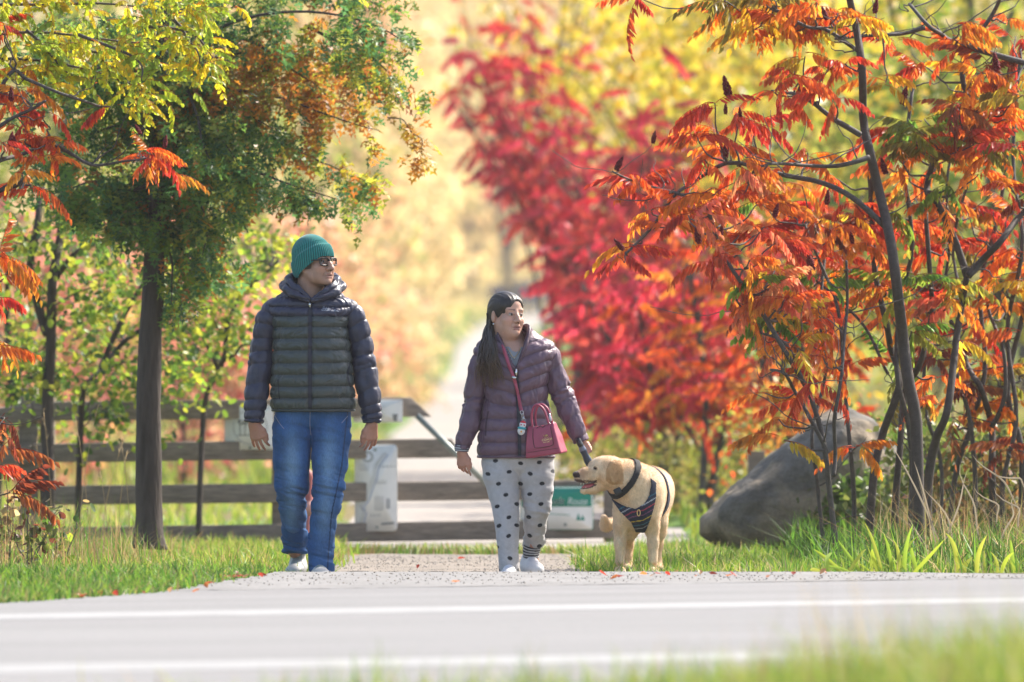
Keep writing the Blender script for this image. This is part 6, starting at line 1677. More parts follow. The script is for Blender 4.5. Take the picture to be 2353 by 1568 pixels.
jeans = obj('jeans', mesh_np('jeans', V, Q, c, True), M['denim'], man); jeans['label'] = 'blue jeans faded at thighs and knees'
jb2 = bvh_of(V, Q)
for pts in ([(714, 946), (713, 975), (715, 1000)], [(632, 956), (645, 975), (654, 985)], [(800, 956), (786, 972)]):
    Vz, Qz = strip_on(jb2, [(pl(x, y)[0], pl(x, y)[2]) for x, y in pts], 0.004, 0.0015, 16, -0.05); obj('seam', mesh_np('seam', Vz, Qz, None, True), pm('seam_thread', (0.20, 0.22, 0.30), rough=0.8), jeans)
for k, (x0, y0, yy_, rx_) in enumerate(((676, 1266, 0.175, 0.064), (735, 1322, -0.085, 0.068))):
    m = MB(); a = np.linspace(0, 2 * np.pi, 40); ctr = pl(x0, y0, yy_)
    m.tube(np.stack([ctr[0] + rx_ * np.cos(a), ctr[1] + (rx_) * np.sin(a), ctr[2] + 0.004 * np.sin(a * 3 + k) + (0.10 * -rx_ * np.sin(a) if k == 0 else 0)], 1), 0.006, 8, base * 0.75); m.build('hem', M['denim'], jeans, smooth=True)
shoe(man, (pl(680, 0)[0], 0.14, 0.012), -0.08, 0.28, 0.105, 0.13, [(0.46, 0.45, 0.42), (0.40, 0.40, 0.38), (0.22, 0.25, 0.24), (0.5, 0.5, 0.48)])
shoe(man, (pl(735, 0)[0], -0.11, 0.0), 0.1, 0.28, 0.105, 0.10, [(0.46, 0.45, 0.42), (0.40, 0.40, 0.38), (0.22, 0.25, 0.24), (0.5, 0.5, 0.48)])

# ------------------------------------------------------------------ the woman
WX = 1186
def pw(px, py, y=0.0): return np.array([(px - WX) / S46, y, (1334 - py) / S46])
wom = thing('person', at(WX, 1334, 46.0), 'woman with long dark hair in a mauve quilted jacket and grey spotted trousers', 'person')
SK_W = (0.54, 0.30, 0.215)
wh_t = pw(1164, 724, -0.01); wh_R = rot('Z', math.radians(36)) @ rot('X', math.radians(-2)) @ rot('Y', math.radians(3)); wh_s = 0.985
f = Field(zones((-0.36, -0.22, 0.0034), (-0.22, -0.17, 0.007), (-0.17, 0.08, 0.0031), (0.08, 0.29, 0.009), (0.29, 0.40, 0.0034)), np.arange(-0.19, 0.18, 0.0036), zones((0.02, 0.53, 0.011), (0.53, 0.76, 0.0032), (0.76, 1.16, 0.011), (1.16, 1.54, 0.003)))
f.cap(pw(1186, 850, 0.02), pw(1186, 1000, 0.02), 0.10, 0.09, 0.03)
f.cap(pw(1150, 835, 0.02), pw(1222, 835, 0.02), 0.055, 0.055, 0.05)
f.cap(pw(1176, 765, 0.025), pw(1182, 830, 0.0), 0.055, 0.082, 0.05)
f.ell(pw(1184, 815, -0.03), (0.085, 0.055, 0.055), 0.04)
for pts in ([(1110, 825, 0), (1090, 905, 0), (1066, 1010, -0.02), (1061, 1040, -0.02)], [(1262, 815, 0), (1284, 890, 0.0), (1325, 995, -0.03), (1335, 1016, -0.03)]): f.chain([pw(*p) for p in pts], [0.025, 0.025, 0.023, 0.023], 0.02)
for pts in ([(1150, 1040, 0), (1158, 1180, -0.05), (1170, 1300, -0.08)], [(1225, 1040, 0), (1232, 1170, 0.0), (1222, 1290, 0.15), (1222, 1310, 0.14)]): f.chain([pw(*p) for p in pts], [0.05, 0.04, 0.029, 0.027][:len(pts)], 0.03)
f.frame(wh_R, wh_t, wh_s); head_prims(f, True); f.cap((0, 0.025, -0.05), (0, 0.02, -0.15), 0.050, 0.056, 0.04); f.ell((0, -0.03, -0.110), (0.036, 0.045, 0.022), 0.03); f.frame()
hand(f, pw(1062, 1038, -0.02), rot('Y', math.radians(-2)) @ rot('Z', math.radians(-30)), 1, 0.82, (0.12, 0.42, 0.5, 0.5))
# the other hand is closed round the leash grip
f.frame(rot('Y', math.radians(-30)), pw(1336, 1014, -0.03), 0.85)
f.cap((0, 0, 0.03), (0, 0, -0.02), 0.026, 0.026, 0.01); f.ell((0.004, -0.004, -0.045), (0.034, 0.022, 0.034), 0.015)
for q in range(4):
    zq = -0.030 - 0.0165 * q
    f.chain([(0.030, 0.005, zq), (0.022, -0.030, zq), (-0.006, -0.040, zq - 0.002), (-0.022, -0.026, zq - 0.003)], [0.0095, 0.0092, 0.0088, 0.008], 0.004)
f.chain([(-0.016, 0.0, -0.02), (-0.032, -0.014, -0.042), (-0.024, -0.032, -0.060)], [0.012, 0.0105, 0.009], 0.006); f.frame()
V, Q = f.mesh(); V = smooth_v(V, Q, 1, 0.35)
Lh = ((V - wh_t) @ wh_R) / wh_s; c = np.tile(np.array(SK_W), (len(V), 1)); hm = V[:, 2] > 1.16
c[hm] = head_cols(Lh[hm], SK_W, True); c[V[:, 2] < 0.78] = np.array(SK_W) * np.array([0.92, 0.80, 0.78])
obj('body', mesh_np('body', V, Q, c, True), M['skin'], wom)
m = MB()
for s in (-1, 1): m.tube((np.array([(0.082 * s, 0.002, -0.050), (0.084 * s, 0.000, -0.058)]) @ wh_R.T) * wh_s + wh_t, [0.005, 0.006], 8)
m.build('earrings', M['chrome'], wom, smooth=True)['kind'] = 'stuff'

MAUVE = np.array([0.122, 0.066, 0.100])
prof = [(1051, 1099, 1274, .130), (1046, 1097, 1276, .138), (1020, 1098, 1275, .142), (985, 1102, 1270, .142), (950, 1107, 1264, .138), (920, 1113, 1258, .132), (890, 1113, 1258, .136), (860, 1107, 1264, .140), (830, 1098, 1273, .135), (808, 1090, 1279, .122), (793, 1095, 1272, .112), (780, 1113, 1256, .100), (768, 1136, 1234, .088), (756, 1146, 1224, .080)]
rings = [(((a + b) / 2 - WX) / S46, 0.005 + 0.02 * max(0, (810 - y) / 54), (1334 - y) / S46, (b - a) / 2 / S46, ry, 2.3) for y, a, b, ry in prof]
V, Q = loft(rings, 260, 300)
N = all_normals(V, Q)
zx = np.interp(V[:, 2], [(1334 - 1050) / S46, (1334 - 850) / S46], [(1194 - WX) / S46, (1186 - WX) / S46])
che = 0.30 * np.abs(V[:, 0] - zx) * sstep((1334 - 960) / S46, (1334 - 900) / S46, V[:, 2])
wob = (fbm(V * np.array([8, 8, 5]), 141) - 0.5) * 0.02
zq = V[:, 2] - che + wob
ph = (zq - 0.66) / 0.0635
pf = puff(ph, 0.5)
wr = fbm(np.stack([V[:, 0] * 32 + 10 * (fbm(V * 6, 3) - 0.5), V[:, 1] * 32, V[:, 2] * 16], 1), 114) - 0.5
waist = np.exp(-((V[:, 2] - (1334 - 915) / S46) / 0.03) ** 2)
gath = fbm(np.stack([V[:, 0] * 60, V[:, 1] * 60, V[:, 2] * 9], 1), 119, 2) - 0.5
V = V + N * (0.011 * pf - 0.006 + 0.016 * wr + 0.014 * gath * waist)[:, None]
zd = np.exp(-((V[:, 0] - zx) / 0.012) ** 2) * (V[:, 1] < 0); V[:, 1] += 0.010 * zd
c = MAUVE * (0.82 + 0.25 * pf)[:, None] * (0.92 + 0.22 * wr)[:, None]  # shade in the quilting seams put into the mauve
cen = V[Q].mean(1)
VP = [(1140, 740), (1222, 740), (1212, 772), (1200, 810), (1186, 852), (1168, 812), (1150, 778)]
vcut = in_poly(cen[:, 0] * S46 + WX, 1334 - cen[:, 2] * S46, VP) & (cen[:, 1] < 0.03)
V1, Q1, u = sub_mesh(V, Q, ~vcut)
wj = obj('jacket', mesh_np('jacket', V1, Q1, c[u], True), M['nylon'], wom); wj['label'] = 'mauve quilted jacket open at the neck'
wb = bvh_of(V1, Q1)
quilt_sleeve([pw(1140, 818, 0.0), pw(1112, 822, 0.0), pw(1098, 850, -0.005), pw(1091, 905, 0.0), pw(1088, 935, -0.005), pw(1078, 980, -0.015), pw(1067, 1012, -0.02), pw(1062, 1030, -0.02)], [0.03, 0.050, 0.050, 0.055, 0.056, 0.054, 0.043, 0.038], 6.5, MAUVE, 151, wj, amp=0.006, nm=1.25)
quilt_sleeve([pw(1232, 806, 0.0), pw(1258, 810, 0.0), pw(1272, 840, -0.005), pw(1284, 888, 0.0), pw(1294, 915, -0.005), pw(1308, 948, -0.015), pw(1326, 990, -0.03), pw(1335, 1014, -0.03)], [0.03, 0.050, 0.048, 0.058, 0.058, 0.054, 0.045, 0.040], 6.5, MAUVE, 161, wj, amp=0.006, nm=1.25)
m = MB(); a = np.linspace(0, 2 * np.pi, 60)
m.tube(np.stack([(1186.5 - WX) / S46 + 0.2 * np.sign(np.cos(a)) * np.abs(np.cos(a)) ** 0.87, 0.005 + 0.131 * np.sign(np.sin(a)) * np.abs(np.sin(a)) ** 0.87, 0 * a + (1334 - 1050) / S46], 1), 0.007, 8, MAUVE * 0.85); m.build('hem', M['nylon'], wj, smooth=True)
soft_roll([pw(1186, 850, -0.128), pw(1197, 822, -0.122), pw(1208, 792, -0.105), pw(1215, 768, -0.06), pw(1214, 756, 0.0), pw(1200, 752, 0.055), pw(1176, 752, 0.075), pw(1152, 757, 0.05), pw(1146, 770, -0.01), pw(1152, 790, -0.075), pw(1166, 820, -0.115), pw(1185, 850, -0.128)],
          [0.007, 0.009, 0.011, 0.012, 0.012, 0.012, 0.012, 0.012, 0.012, 0.011, 0.009, 0.007], [0.010, 0.016, 0.026, 0.034, 0.036, 0.034, 0.032, 0.034, 0.034, 0.026, 0.016, 0.010], MAUVE * 0.8, 172, wj, 'collar', crease=0.005)
V, Q = strip_on(wb, [pw(x, y)[[0, 2]] for x, y in ((1186, 850), (1189, 900), (1193, 980), (1194, 1048))], 0.018, 0.004, 80)
z = obj('zipper', mesh_np('zipper', V, Q, None, True), M['zip'], wj)
m = MB(); zp = pw(1186, 853); yy = front_hit(wb, zp[0], zp[2] - 0.02) - 0.012
m.tube([(zp[0], yy, zp[2] + 0.012), (zp[0], yy - 0.004, zp[2] - 0.01), (zp[0] + 0.001, yy, zp[2] - 0.03)], [0.006, 0.007, 0.003], 8); m.build('pull_tab', M['chrome'], z, smooth=True)
V, Q = strip_on(wb, [pw(x, y)[[0, 2]] for x, y in ((1122, 945), (1117, 975), (1116, 1002))], 0.008, 0.002, 24, -0.05); obj('pocket_seam', mesh_np('pocket_seam', V, Q, None, True), pm('mauve_seam', MAUVE * 0.5, rough=0.7), wj)
# grey shirt in the opening
rings = [((1184 - WX) / S46, 0.0, (1334 - y) / S46, rx, ry, 2.2) for y, rx, ry in ((880, .16, .112), (850, .15, .112), (820, .125, .106), (800, .10, .092), (788, .082, .078))]
V, Q = loft(rings, 90, 60)
V[:, 2] -= 0.03 * np.exp(-(V[:, 0] / 0.06) ** 2) * (V[:, 1] < 0) * sstep((1334 - 830) / S46, (1334 - 790) / S46, V[:, 2])
sh = obj('shirt', mesh_np('shirt', V, Q, np.tile([0.30, 0.31, 0.33], (len(V), 1)), True), M['jersey'], wom)
sb = bvh_of(V, Q)
gold = pm('gold', (0.75, 0.52, 0.22), rough=0.3, metal=1.0)
nk = obj('necklace', None, None, wom); m = MB()
pts = [pw(x, y, 0) for x, y in ((1166, 800), (1173, 812), (1181, 822), (1190, 812), (1198, 796))]
P = crom(pts, 24); P[:, 1] = [front_hit(sb, p[0], p[2], -2, -0.1) - 0.004 for p in P]; m.tube(P, 0.0016, 6); m.build('chain', gold, nk, smooth=True)
m = MB(); a_ = P[12]; m.tube([a_ + np.array([0, -0.003, 0.0]), a_ + np.array([0, -0.004, -0.006]), a_ + np.array([0, -0.003, -0.012])], [0.002, 0.005, 0.002], 8); m.build('pendant', M['chrome'], nk, smooth=True)
# striped shirt cuff
V, F, v, th, L = sleeve([pw(1062, 1022, -0.02), pw(1061.5, 1030, -0.02), pw(1061, 1038, -0.02)], [0.037, 0.039, 0.036], 50, 24)
st = (np.floor(v * 7) % 2)[:, None]; V = V + all_normals(V, F) * (0.006 * (fbm(V * 40, 5) - 0.5))[:, None]
obj('shirt_cuff', mesh_np('shirt_cuff', V, F, np.array([0.42, 0.42, 0.44]) * st + np.array([0.05, 0.05, 0.07]) * (1 - st), True), M['jersey'], wom)

# hair: cap and loose locks falling over her right shoulder
f = Field(np.arange(-0.13, 0.131, 0.0034), np.arange(-0.14, 0.17, 0.0034), np.arange(-0.10, 0.16, 0.0034))
f.ell((0, 0.022, 0.036), (0.083, 0.104, 0.093), 0.01); f.ell((0, -0.034, 0.050), (0.070, 0.060, 0.058), 0.02); f.ell((0, 0.085, -0.035), (0.060, 0.045, 0.065), 0.04)
f.ell((0.012, -0.118, -0.010), (0.060, 0.074, 0.104), 0.012, 'sub', R=rot('X', 0.30)); f.ell((0.0, -0.085, -0.088), (0.11, 0.085, 0.056), 0.03, 'sub')
f.ell((0.08, 0.016, -0.022), (0.03, 0.018, 0.030), 0.010, 'sub'); f.ell((-0.08, 0.016, -0.022), (0.03, 0.018, 0.030), 0.010, 'sub')
V, Q = f.mesh(); V = smooth_v(V, Q, 2); N = vnormals(V, Q)
ang = np.arctan2(V[:, 2] - 0.02, V[:, 1] - 0.09)
gr = vnoise(np.stack([ang * 3, V[:, 0] * 150, ang * 0], 1), 7) - 0.5
V = V + N * (0.0035 * gr)[:, None]; hc = np.array([0.020, 0.013, 0.011]) * (1 + 0.9 * gr)[:, None]
V = V @ wh_R.T * wh_s + wh_t
hair = obj('hair', mesh_np('hair', V, Q, hc, True), M['hair'], wom); hair['label'] = 'long dark brown hair tied half back over one shoulder'
rh = random.Random(9); m = MB()
for k in range(120):
    u = rh.random(); e = rh.gauss(0, 1)
    p0 = pw(1131 + rh.gauss(0, 5), 716 + rh.uniform(0, 22), rh.uniform(0.0, 0.09))
    tipx = 1092 + 66 * u + rh.gauss(0, 4); tipy = 858 + rh.gauss(0, 16) + 14 * math.sin(u * 3)
    yf = front_hit(wb, pw(tipx, 0)[0], pw(0, 830)[2], -2, -0.12)
    P = crom([p0, pw(1124 + 10 * (u - .5) + rh.gauss(0, 3), 760, 0.03 - 0.05 * u + rh.gauss(0, .01)), pw(1106 + 32 * u + rh.gauss(0, 4), 800, -0.04 - 0.075 * u - rh.uniform(0, .03)), pw(1100 + 44 * u + rh.gauss(0, 5), 832, min(-0.075, yf + 0.0) - rh.uniform(0.004, 0.032)), pw(tipx, tipy, min(-0.08, yf) - rh.uniform(0.008, 0.035))], 26)
    t = np.linspace(0, 1, 26); w = 3.0 + rh.random() * 2
    P[:, 0] += 0.010 * np.sin(t * w * 3 + rh.uniform(0, 6)) * t; P[:, 1] += 0.006 * np.cos(t * w * 3 + k) * t
    r_ = np.interp(t, [0, 0.25, 0.7, 1], [0.0045, 0.0058, 0.0045, 0.0006]) * rh.uniform(0.6, 1.15)
    col = (np.array([0.022, 0.014, 0.011])[None] * (1 - t[:, None] ** 3) + np.array([0.10, 0.048, 0.024])[None] * t[:, None] ** 3) * rh.uniform(0.7, 1.4)
    V, F = tube_np(P, r_, 6); m.add(V, F, np.vstack([np.repeat(col, 6, 0), col[:1], col[-1:]]))
o = m.build('locks', M['hair'], hair, smooth=True); o['kind'] = 'stuff'
m = MB()
for k in range(26):
    p0 = (np.array([rh.uniform(-0.08, 0.05), rh.uniform(-0.07, 0.09), 0.10 + rh.uniform(-0.05, 0.025)]))
    q = p0 + np.array([rh.gauss(0, 0.03), 0.03 + rh.gauss(0, 0.02), rh.gauss(0.004, 0.012)])
    m.tube((crom([p0, (p0 + q) / 2 + np.array([0, 0, 0.012]), q], 6) @ wh_R.T) * wh_s + wh_t, 0.0006, 4, (0.05, 0.03, 0.02))
o = m.build('flyaway_hairs', M['hair'], hair); o['kind'] = 'stuff'

# trousers
f = Field(np.arange(-0.24, 0.25, 0.0038), np.arange(-0.24, 0.34, 0.0046), np.arange(-0.01, 0.72, 0.0038))
f.cap(pw(1150, 1040), pw(1227, 1040), 0.098, 0.098, 0.02); f.cap(pw(1165, 1055), pw(1212, 1055), 0.105, 0.105, 0.03)
legL = [(1152, 1060, 0.0, .105), (1154, 1095, -0.01, .099), (1158, 1139, -0.03, .080), (1163, 1178, -0.05, .068), (1166, 1235, -0.07, .058), (1169, 1285, -0.08, .052), (1170, 1312, -0.08, .049)]
legR = [(1226, 1060, 0.0, .105), (1230, 1095, 0.0, .096), (1234, 1122, 0.0, .084), (1233, 1170, 0.0, .073), (1229, 1215, 0.06, .058), (1226, 1245, 0.11, .050), (1221, 1266, 0.14, .036)]
for lg in (legL, legR): f.chain([pw(x, y, d) for x, y, d, r_ in lg], [q[3] for q in lg], 0.007)
f.cut((0, 0, 1), (1334 - 1046) / S46)
V, Q = f.mesh(); V = smooth_v(V, Q, 2); N = vnormals(V, Q); zz = V[:, 2]
xl = V[:, 0] < (1196 - WX) / S46
fold = fbm(np.stack([V[:, 0] * 7 + 4 * V[:, 2], V[:, 1] * 7, V[:, 2] * 26 + 5 * V[:, 0]], 1), 191, 3) - 0.5
kn = np.where(xl, 0.25 * np.exp(-((zz - 0.1) / 0.06) ** 2), np.exp(-((zz - 0.36) / 0.06) ** 2) + 1.1 * np.exp(-((zz - 0.21) / 0.06) ** 2)) + 0.4 * np.exp(-((zz - 0.58) / 0.05) ** 2)
f2 = fbm(np.stack([V[:, 0] * 14, V[:, 1] * 14, V[:, 2] * 5], 1), 193, 3) - 0.5
V = V + N * (0.026 * fold * (0.25 + kn) + 0.012 * f2)[:, None]
c = np.array([0.44, 0.425, 0.43]) * (0.94 + 0.12 * fbm(V * 70, 8)[:, None]) 
# plain dark oval spots of the print
rp = random.Random(4); sp = []
row = 0
for y in np.arange(1062, 1310, 24.5):
    for base_x in (range(1092, 1300, 50)):
        sp.append((base_x + (25 if row % 2 else 0) + rp.uniform(-5, 5), y + rp.uniform(-4, 4), rp.uniform(-0.5, 0.5)))
    row += 1
front = N[:, 1] < 0.3
px_, py_ = V[:, 0] * S46 + WX, 1334 - V[:, 2] * S46
for (sx, sy, an) in sp:
    dx, dy = px_ - sx, py_ - sy; ca, sa = math.cos(an), math.sin(an)
    e = np.hypot((dx * ca + dy * sa) / 6.0, (-dx * sa + dy * ca) / 4.4); k = (1 - sstep(0.88, 1.12, e)) * front
    c = c * (1 - k[:, None]) + np.array([0.022, 0.024, 0.032]) * k[:, None]
tr = obj('trousers', mesh_np('trousers', V, Q, c, True), M['jersey'], wom); tr['label'] = 'light grey jogging trousers with small dark spots'
for path, rad in (([pw(1170, 1303, -0.08), pw(1170, 1311, -0.08), pw(1170, 1320, -0.08)], [0.050, 0.049, 0.045]), ([pw(1223, 1255, 0.112), pw(1221, 1268, 0.122), pw(1220, 1282, 0.130)], [0.047, 0.045, 0.041])):
    V, F, v, th, L = sleeve(path, rad, 50, 40); st = (np.floor(v * 9 + 0.25 * np.sin(th)) % 2)[:, None]; V = V + all_normals(V, F) * (0.006 * (fbm(V * 30, 5) - 0.5))[:, None]
    obj('striped_cuff', mesh_np('striped_cuff', V, F, np.array([0.40, 0.39, 0.40]) * st + np.array([0.035, 0.035, 0.045]) * (1 - st), True), M['jersey'], tr)
WS = [(0.66, 0.65, 0.66), (0.60, 0.59, 0.58), (0.60, 0.59, 0.62), (0.70, 0.70, 0.70)]
shoe(wom, (pw(1222, 0)[0], 0.10, 0.025), 0.25, 0.24, 0.095, 0.09, WS)
shoe(wom, (pw(1170, 0)[0], -0.10, -0.005), -0.05, 0.24, 0.09, 0.075, WS)

# ------------------------------------------------------------------ handbag, strap, charm
PINK = (0.33, 0.045, 0.090)
M['leather'] = pm('pink_leather', PINK, rough=0.42, spec=0.5, var=(14, 0.12), bump=(210, 0.35, 0.0015))
M['leather_edge'] = pm('dark_leather_edge', (0.07, 0.012, 0.022), rough=0.5)
bag_c = pw(1256, 1046, -0.19)
bag = thing('handbag', Vector(bag_c) + wom.location, 'raspberry pink leather handbag on a cross body strap at the woman\'s hip', 'handbag')
# bag local: origin at bottom centre; yaw turns its left gusset to the camera; rolled a little
Rb = rot('Y', math.radians(-9)) @ rot('Z', math.radians(-22))
def bagp(P): return np.asarray(P, float) @ Rb.T
f = Field(np.arange(-0.14, 0.141, 0.004), np.arange(-0.08, 0.081, 0.004), np.arange(-0.01, 0.23, 0.004))
X, Y, Z = f.x[:, None, None], f.y[None, :, None], f.z[None, None, :]
h = 0.172; t = np.clip(Z / h, 0, 1)
wx = 0.104 - 0.030 * t; wy = 0.052 - 0.030 * t + 0.008 * np.sin(np.pi * t)
sag = 0.014 * (1 - (X / 0.08) ** 2)
q = np.stack(np.broadcast_arrays(np.abs(X) - wx + 0.010, np.abs(Y) - wy + 0.010, np.abs(Z - (h - sag * t) / 2) - (h - sag * t) / 2 + 0.010), 0)
f.F = (np.sqrt((np.maximum(q, 0) ** 2).sum(0)) + np.minimum(q.max(0), 0) - 0.010).astype(np.float32)
V, Q = f.mesh(); V = smooth_v(V, Q, 1); N = vnormals(V, Q)
V = V + N * (0.007 * (fbm(V * 22, 33) - 0.5))[:, None]
bb = bvh_of(V, Q)
obj('bag_body', mesh_np('bag_body', bagp(V), Q, None, True), M['leather'], bag)
def on_bag(pts, off, n=40):
    P = crom(np.array(pts, float), n); return np.array([(x, front_hit(bb, x, z, -1, -0.05) - off, z) for x, z in P])
# front slip pocket with dark edge, horizontal base seam
pk = [(-0.040, 0.150), (-0.044, 0.10), (-0.040, 0.060), (-0.03, 0.048), (0.03, 0.046), (0.062, 0.050), (0.068, 0.062), (0.066, 0.10), (0.060, 0.150)]
gx = np.linspace(0, 1, 20); gz = np.linspace(0, 1, 20); Vp = []
for b_ in gz:
    for a_ in gx:
        x = (-0.043 + 0.109 * a_) * (1 - 0.10 * b_) + 0.002; z = 0.048 + 0.104 * b_; Vp.append((x, front_hit(bb, x, z, -1, -0.05) - 0.004, z))
i = np.arange(19)[:, None] * 20; j = np.arange(19)[None, :]; Qp = np.stack([i + j, i + j + 1, i + 21 + j, i + 20 + j], -1).reshape(-1, 4)
slip = obj('slip_pocket', mesh_np('slip_pocket', bagp(np.array(Vp)), Qp, None, True), M['leather'], bag)
m = MB(); m.tube(bagp(on_bag(pk, 0.005, 60)), 0.0016, 6); m.build('pocket_edge', M['leather_edge'], slip, smooth=True)
m = MB(); m.tube(bagp(on_bag([(-0.09, 0.030), (0.0, 0.030), (0.095, 0.030)], 0.001)), 0.0012, 6); m.build('base_seam', M['leather_edge'], bag, smooth=True)
m = MB(); m.tube(bagp(on_bag([(-0.02, 0.150), (0.0, 0.158), (0.018, 0.150), (0.03, 0.158)], 0.006)), 0.002, 6); m.build('pocket_cord', M['black_plastic'], slip, smooth=True)
V, T = text_np('COACH', 0.0165, 0, 1.0); V[:, 0] -= V[:, 0].mean()
lg = [np.array([(x + 0.034, front_hit(bb, x + 0.034, z + 0.078, -1, -0.05) - 0.007, z + 0.078) for x, z, _ in V])]; lt = [T]
V, T = text_np('NEW YORK', 0.0070, 0, 1.0); V[:, 0] -= V[:, 0].mean()
lg.append(np.array([(x + 0.034, front_hit(bb, x + 0.034, z + 0.068, -1, -0.05) - 0.007, z + 0.068) for x, z, _ in V])); lt.append(T)
o = obj('maker_lettering', mesh_np('maker_lettering', bagp(np.vstack(lg)), [np.vstack([lt[0], lt[1] + len(lg[0])])]), gold, slip)
m = MB()   # little carriage emblem above the lettering
yb_ = front_hit(bb, 0.034, 0.102, -1, -0.05) - 0.0075
for cx, r_ in ((0.028, 0.004), (0.040, 0.0048)):
    a = np.linspace(0, 2 * np.pi, 17); m.tube(bagp(np.stack([cx + r_ * np.cos(a), 0 * a + yb_, 0.098 + r_ * np.sin(a)], 1)), 0.0009, 5)
m.box(bagp([(0.036, yb_, 0.106)])[0], (0.012, 0.001, 0.006), R=Rb); m.tube(bagp([(0.028, yb_, 0.104), (0.020, yb_, 0.108), (0.018, yb_, 0.100)]), 0.0010, 5)
m.build('carriage_emblem', gold, slip)
# handles
for k, (yo, dx) in enumerate(((-0.020, 0.0), (0.020, 0.006))):
    P = crom([(-0.046 + dx, yo, 0.160), (-0.043 + dx, yo, 0.215), (-0.022 + dx, yo, 0.262), (0.006 + dx, yo, 0.268), (0.034 + dx, yo, 0.235), (0.046 + dx, yo, 0.165)], 40)
    m = MB(); m.tube(bagp(P), 0.0062, 10); hd = m.build('handle', M['leather'], bag, smooth=True)
    for e in (P[0], P[-1]):
        a = np.linspace(0, 2 * np.pi, 19); m = MB(); m.tube(bagp(np.stack([e[0] + 0.009 * np.cos(a), 0 * a + e[1], e[2] - 0.006 + 0.011 * np.sin(a)], 1)), 0.0018, 6); m.build('ring', M['chrome'], hd, smooth=True)
# strap over the shoulder, following the jacket front
bo = np.array(bag_c)
sp_pts = [pw(x, y)[[0, 2]] for x, y in ((1157, 800), (1168, 835), (1180, 868), (1189, 900), (1198, 944))]
V, Q = strip_on(wb, sp_pts, 0.016, 0.010, 60, -0.13)
st = obj('strap', mesh_np('strap', V - bo, Q, None, True), M['leather'], bag); so = st.modifiers.new('thickness', 'SOLIDIFY'); so.thickness = 0.004
P = crom([pw(1157, 800, V[0][1]), pw(1148, 782, -0.06), pw(1142, 772, 0.0), pw(1140, 778, 0.07), pw(1150, 800, 0.12)], 20); m = MB(); m.tube(P - bo, 0.006, 8); m.build('strap_back', M['leather'], bag, smooth=True)
e = V[-2] + np.array([0, -0.004, 0]); m = MB(); a = np.linspace(0, 2 * np.pi, 21)
for k, (dz, rx_, rz_) in enumerate(((-0.008, 0.009, 0.009), (-0.028, 0.004, 0.014), (-0.046, 0.008, 0.009))):
    m.tube(np.stack([e[0] + dz * -0.25 + rx_ * np.cos(a), e[1] - 0.003 * k + 0 * a, e[2] + dz + rz_ * np.sin(a)], 1) - bo, 0.0020, 6)
m.build('snap_hook', M['chrome'], bag, smooth=True)
m = MB(); b0 = pw(1181, 868, 0); yq = front_hit(wb, b0[0], b0[2]) - 0.016; m.box(np.array([b0[0], yq, b0[2]]) - bo, (0.024, 0.004, 0.012), R=rot('Y', math.radians(20))); m.build('buckle', M['chrome'], st)
# small bottle clipped behind the handle
m = MB(); m.tube(bagp([(0.052, 0.0, 0.175), (0.052, 0.0, 0.200), (0.052, 0, 0.203), (0.052, 0, 0.214)]), [0.007, 0.007, 0.004, 0.004], 10); tag(m.build('small_bottle', pm('clear_plastic', (0.5, 0.55, 0.6), rough=0.15, spec=0.6), None, Vector(bo) + wom.location, True), 'tiny clear bottle tucked in the top of the pink handbag', 'bottle')
# charm
ch_c = pw(1196.5, 999, -0.205); ch = thing('key_charm', Vector(ch_c) + wom.location, 'small white and red snowman charm with a teal band beside the pink handbag', 'charm')
f = Field(np.arange(-0.04, 0.041, 0.0022), np.arange(-0.03, 0.031, 0.0022), np.arange(-0.02, 0.10, 0.0022))
f.ell((0, 0, 0.022), (0.020, 0.015, 0.023), 0.008); f.ell((0.003, 0, 0.055), (0.018, 0.015, 0.021), 0.008)
V, Q = f.mesh(); N = vnormals(V, Q); z = V[:, 2]; c = np.tile([0.66, 0.65, 0.64], (len(V), 1)); c[z > 0.064] = (0.55, 0.02, 0.03)
for ex in (-0.005, 0.011): c[(np.hypot(V[:, 0] - ex, V[:, 2] - 0.054) < 0.004) & (V[:, 1] < 0)] = (0.5, 0.02, 0.05)
c[(np.hypot(V[:, 0] - 0.0, V[:, 2] - 0.018) < 0.005) & (V[:, 1] < 0)] = (0.75, 0.33, 0.03)
Rc = rot('Y', math.radians(8))
obj('figure', mesh_np('figure', V @ Rc.T, Q, c, True), M['attr'], ch)
m = MB(); a = np.linspace(0, 2 * np.pi, 30); m.tube(np.stack([0.001 + 0.0175 * np.cos(a), 0.0135 * np.sin(a), 0.036 + 0 * a], 1) @ Rc.T, 0.006, 8); m.build('scarf', pm('teal_rubber', (0.03, 0.30, 0.34), rough=0.5), ch, smooth=True)
m = MB(); m.tube(np.array([(0.003, 0, 0.074), (0.003, 0.002, 0.10)]) @ Rc.T, 0.0018, 6); m.build('loop', M['chrome'], ch, smooth=True)

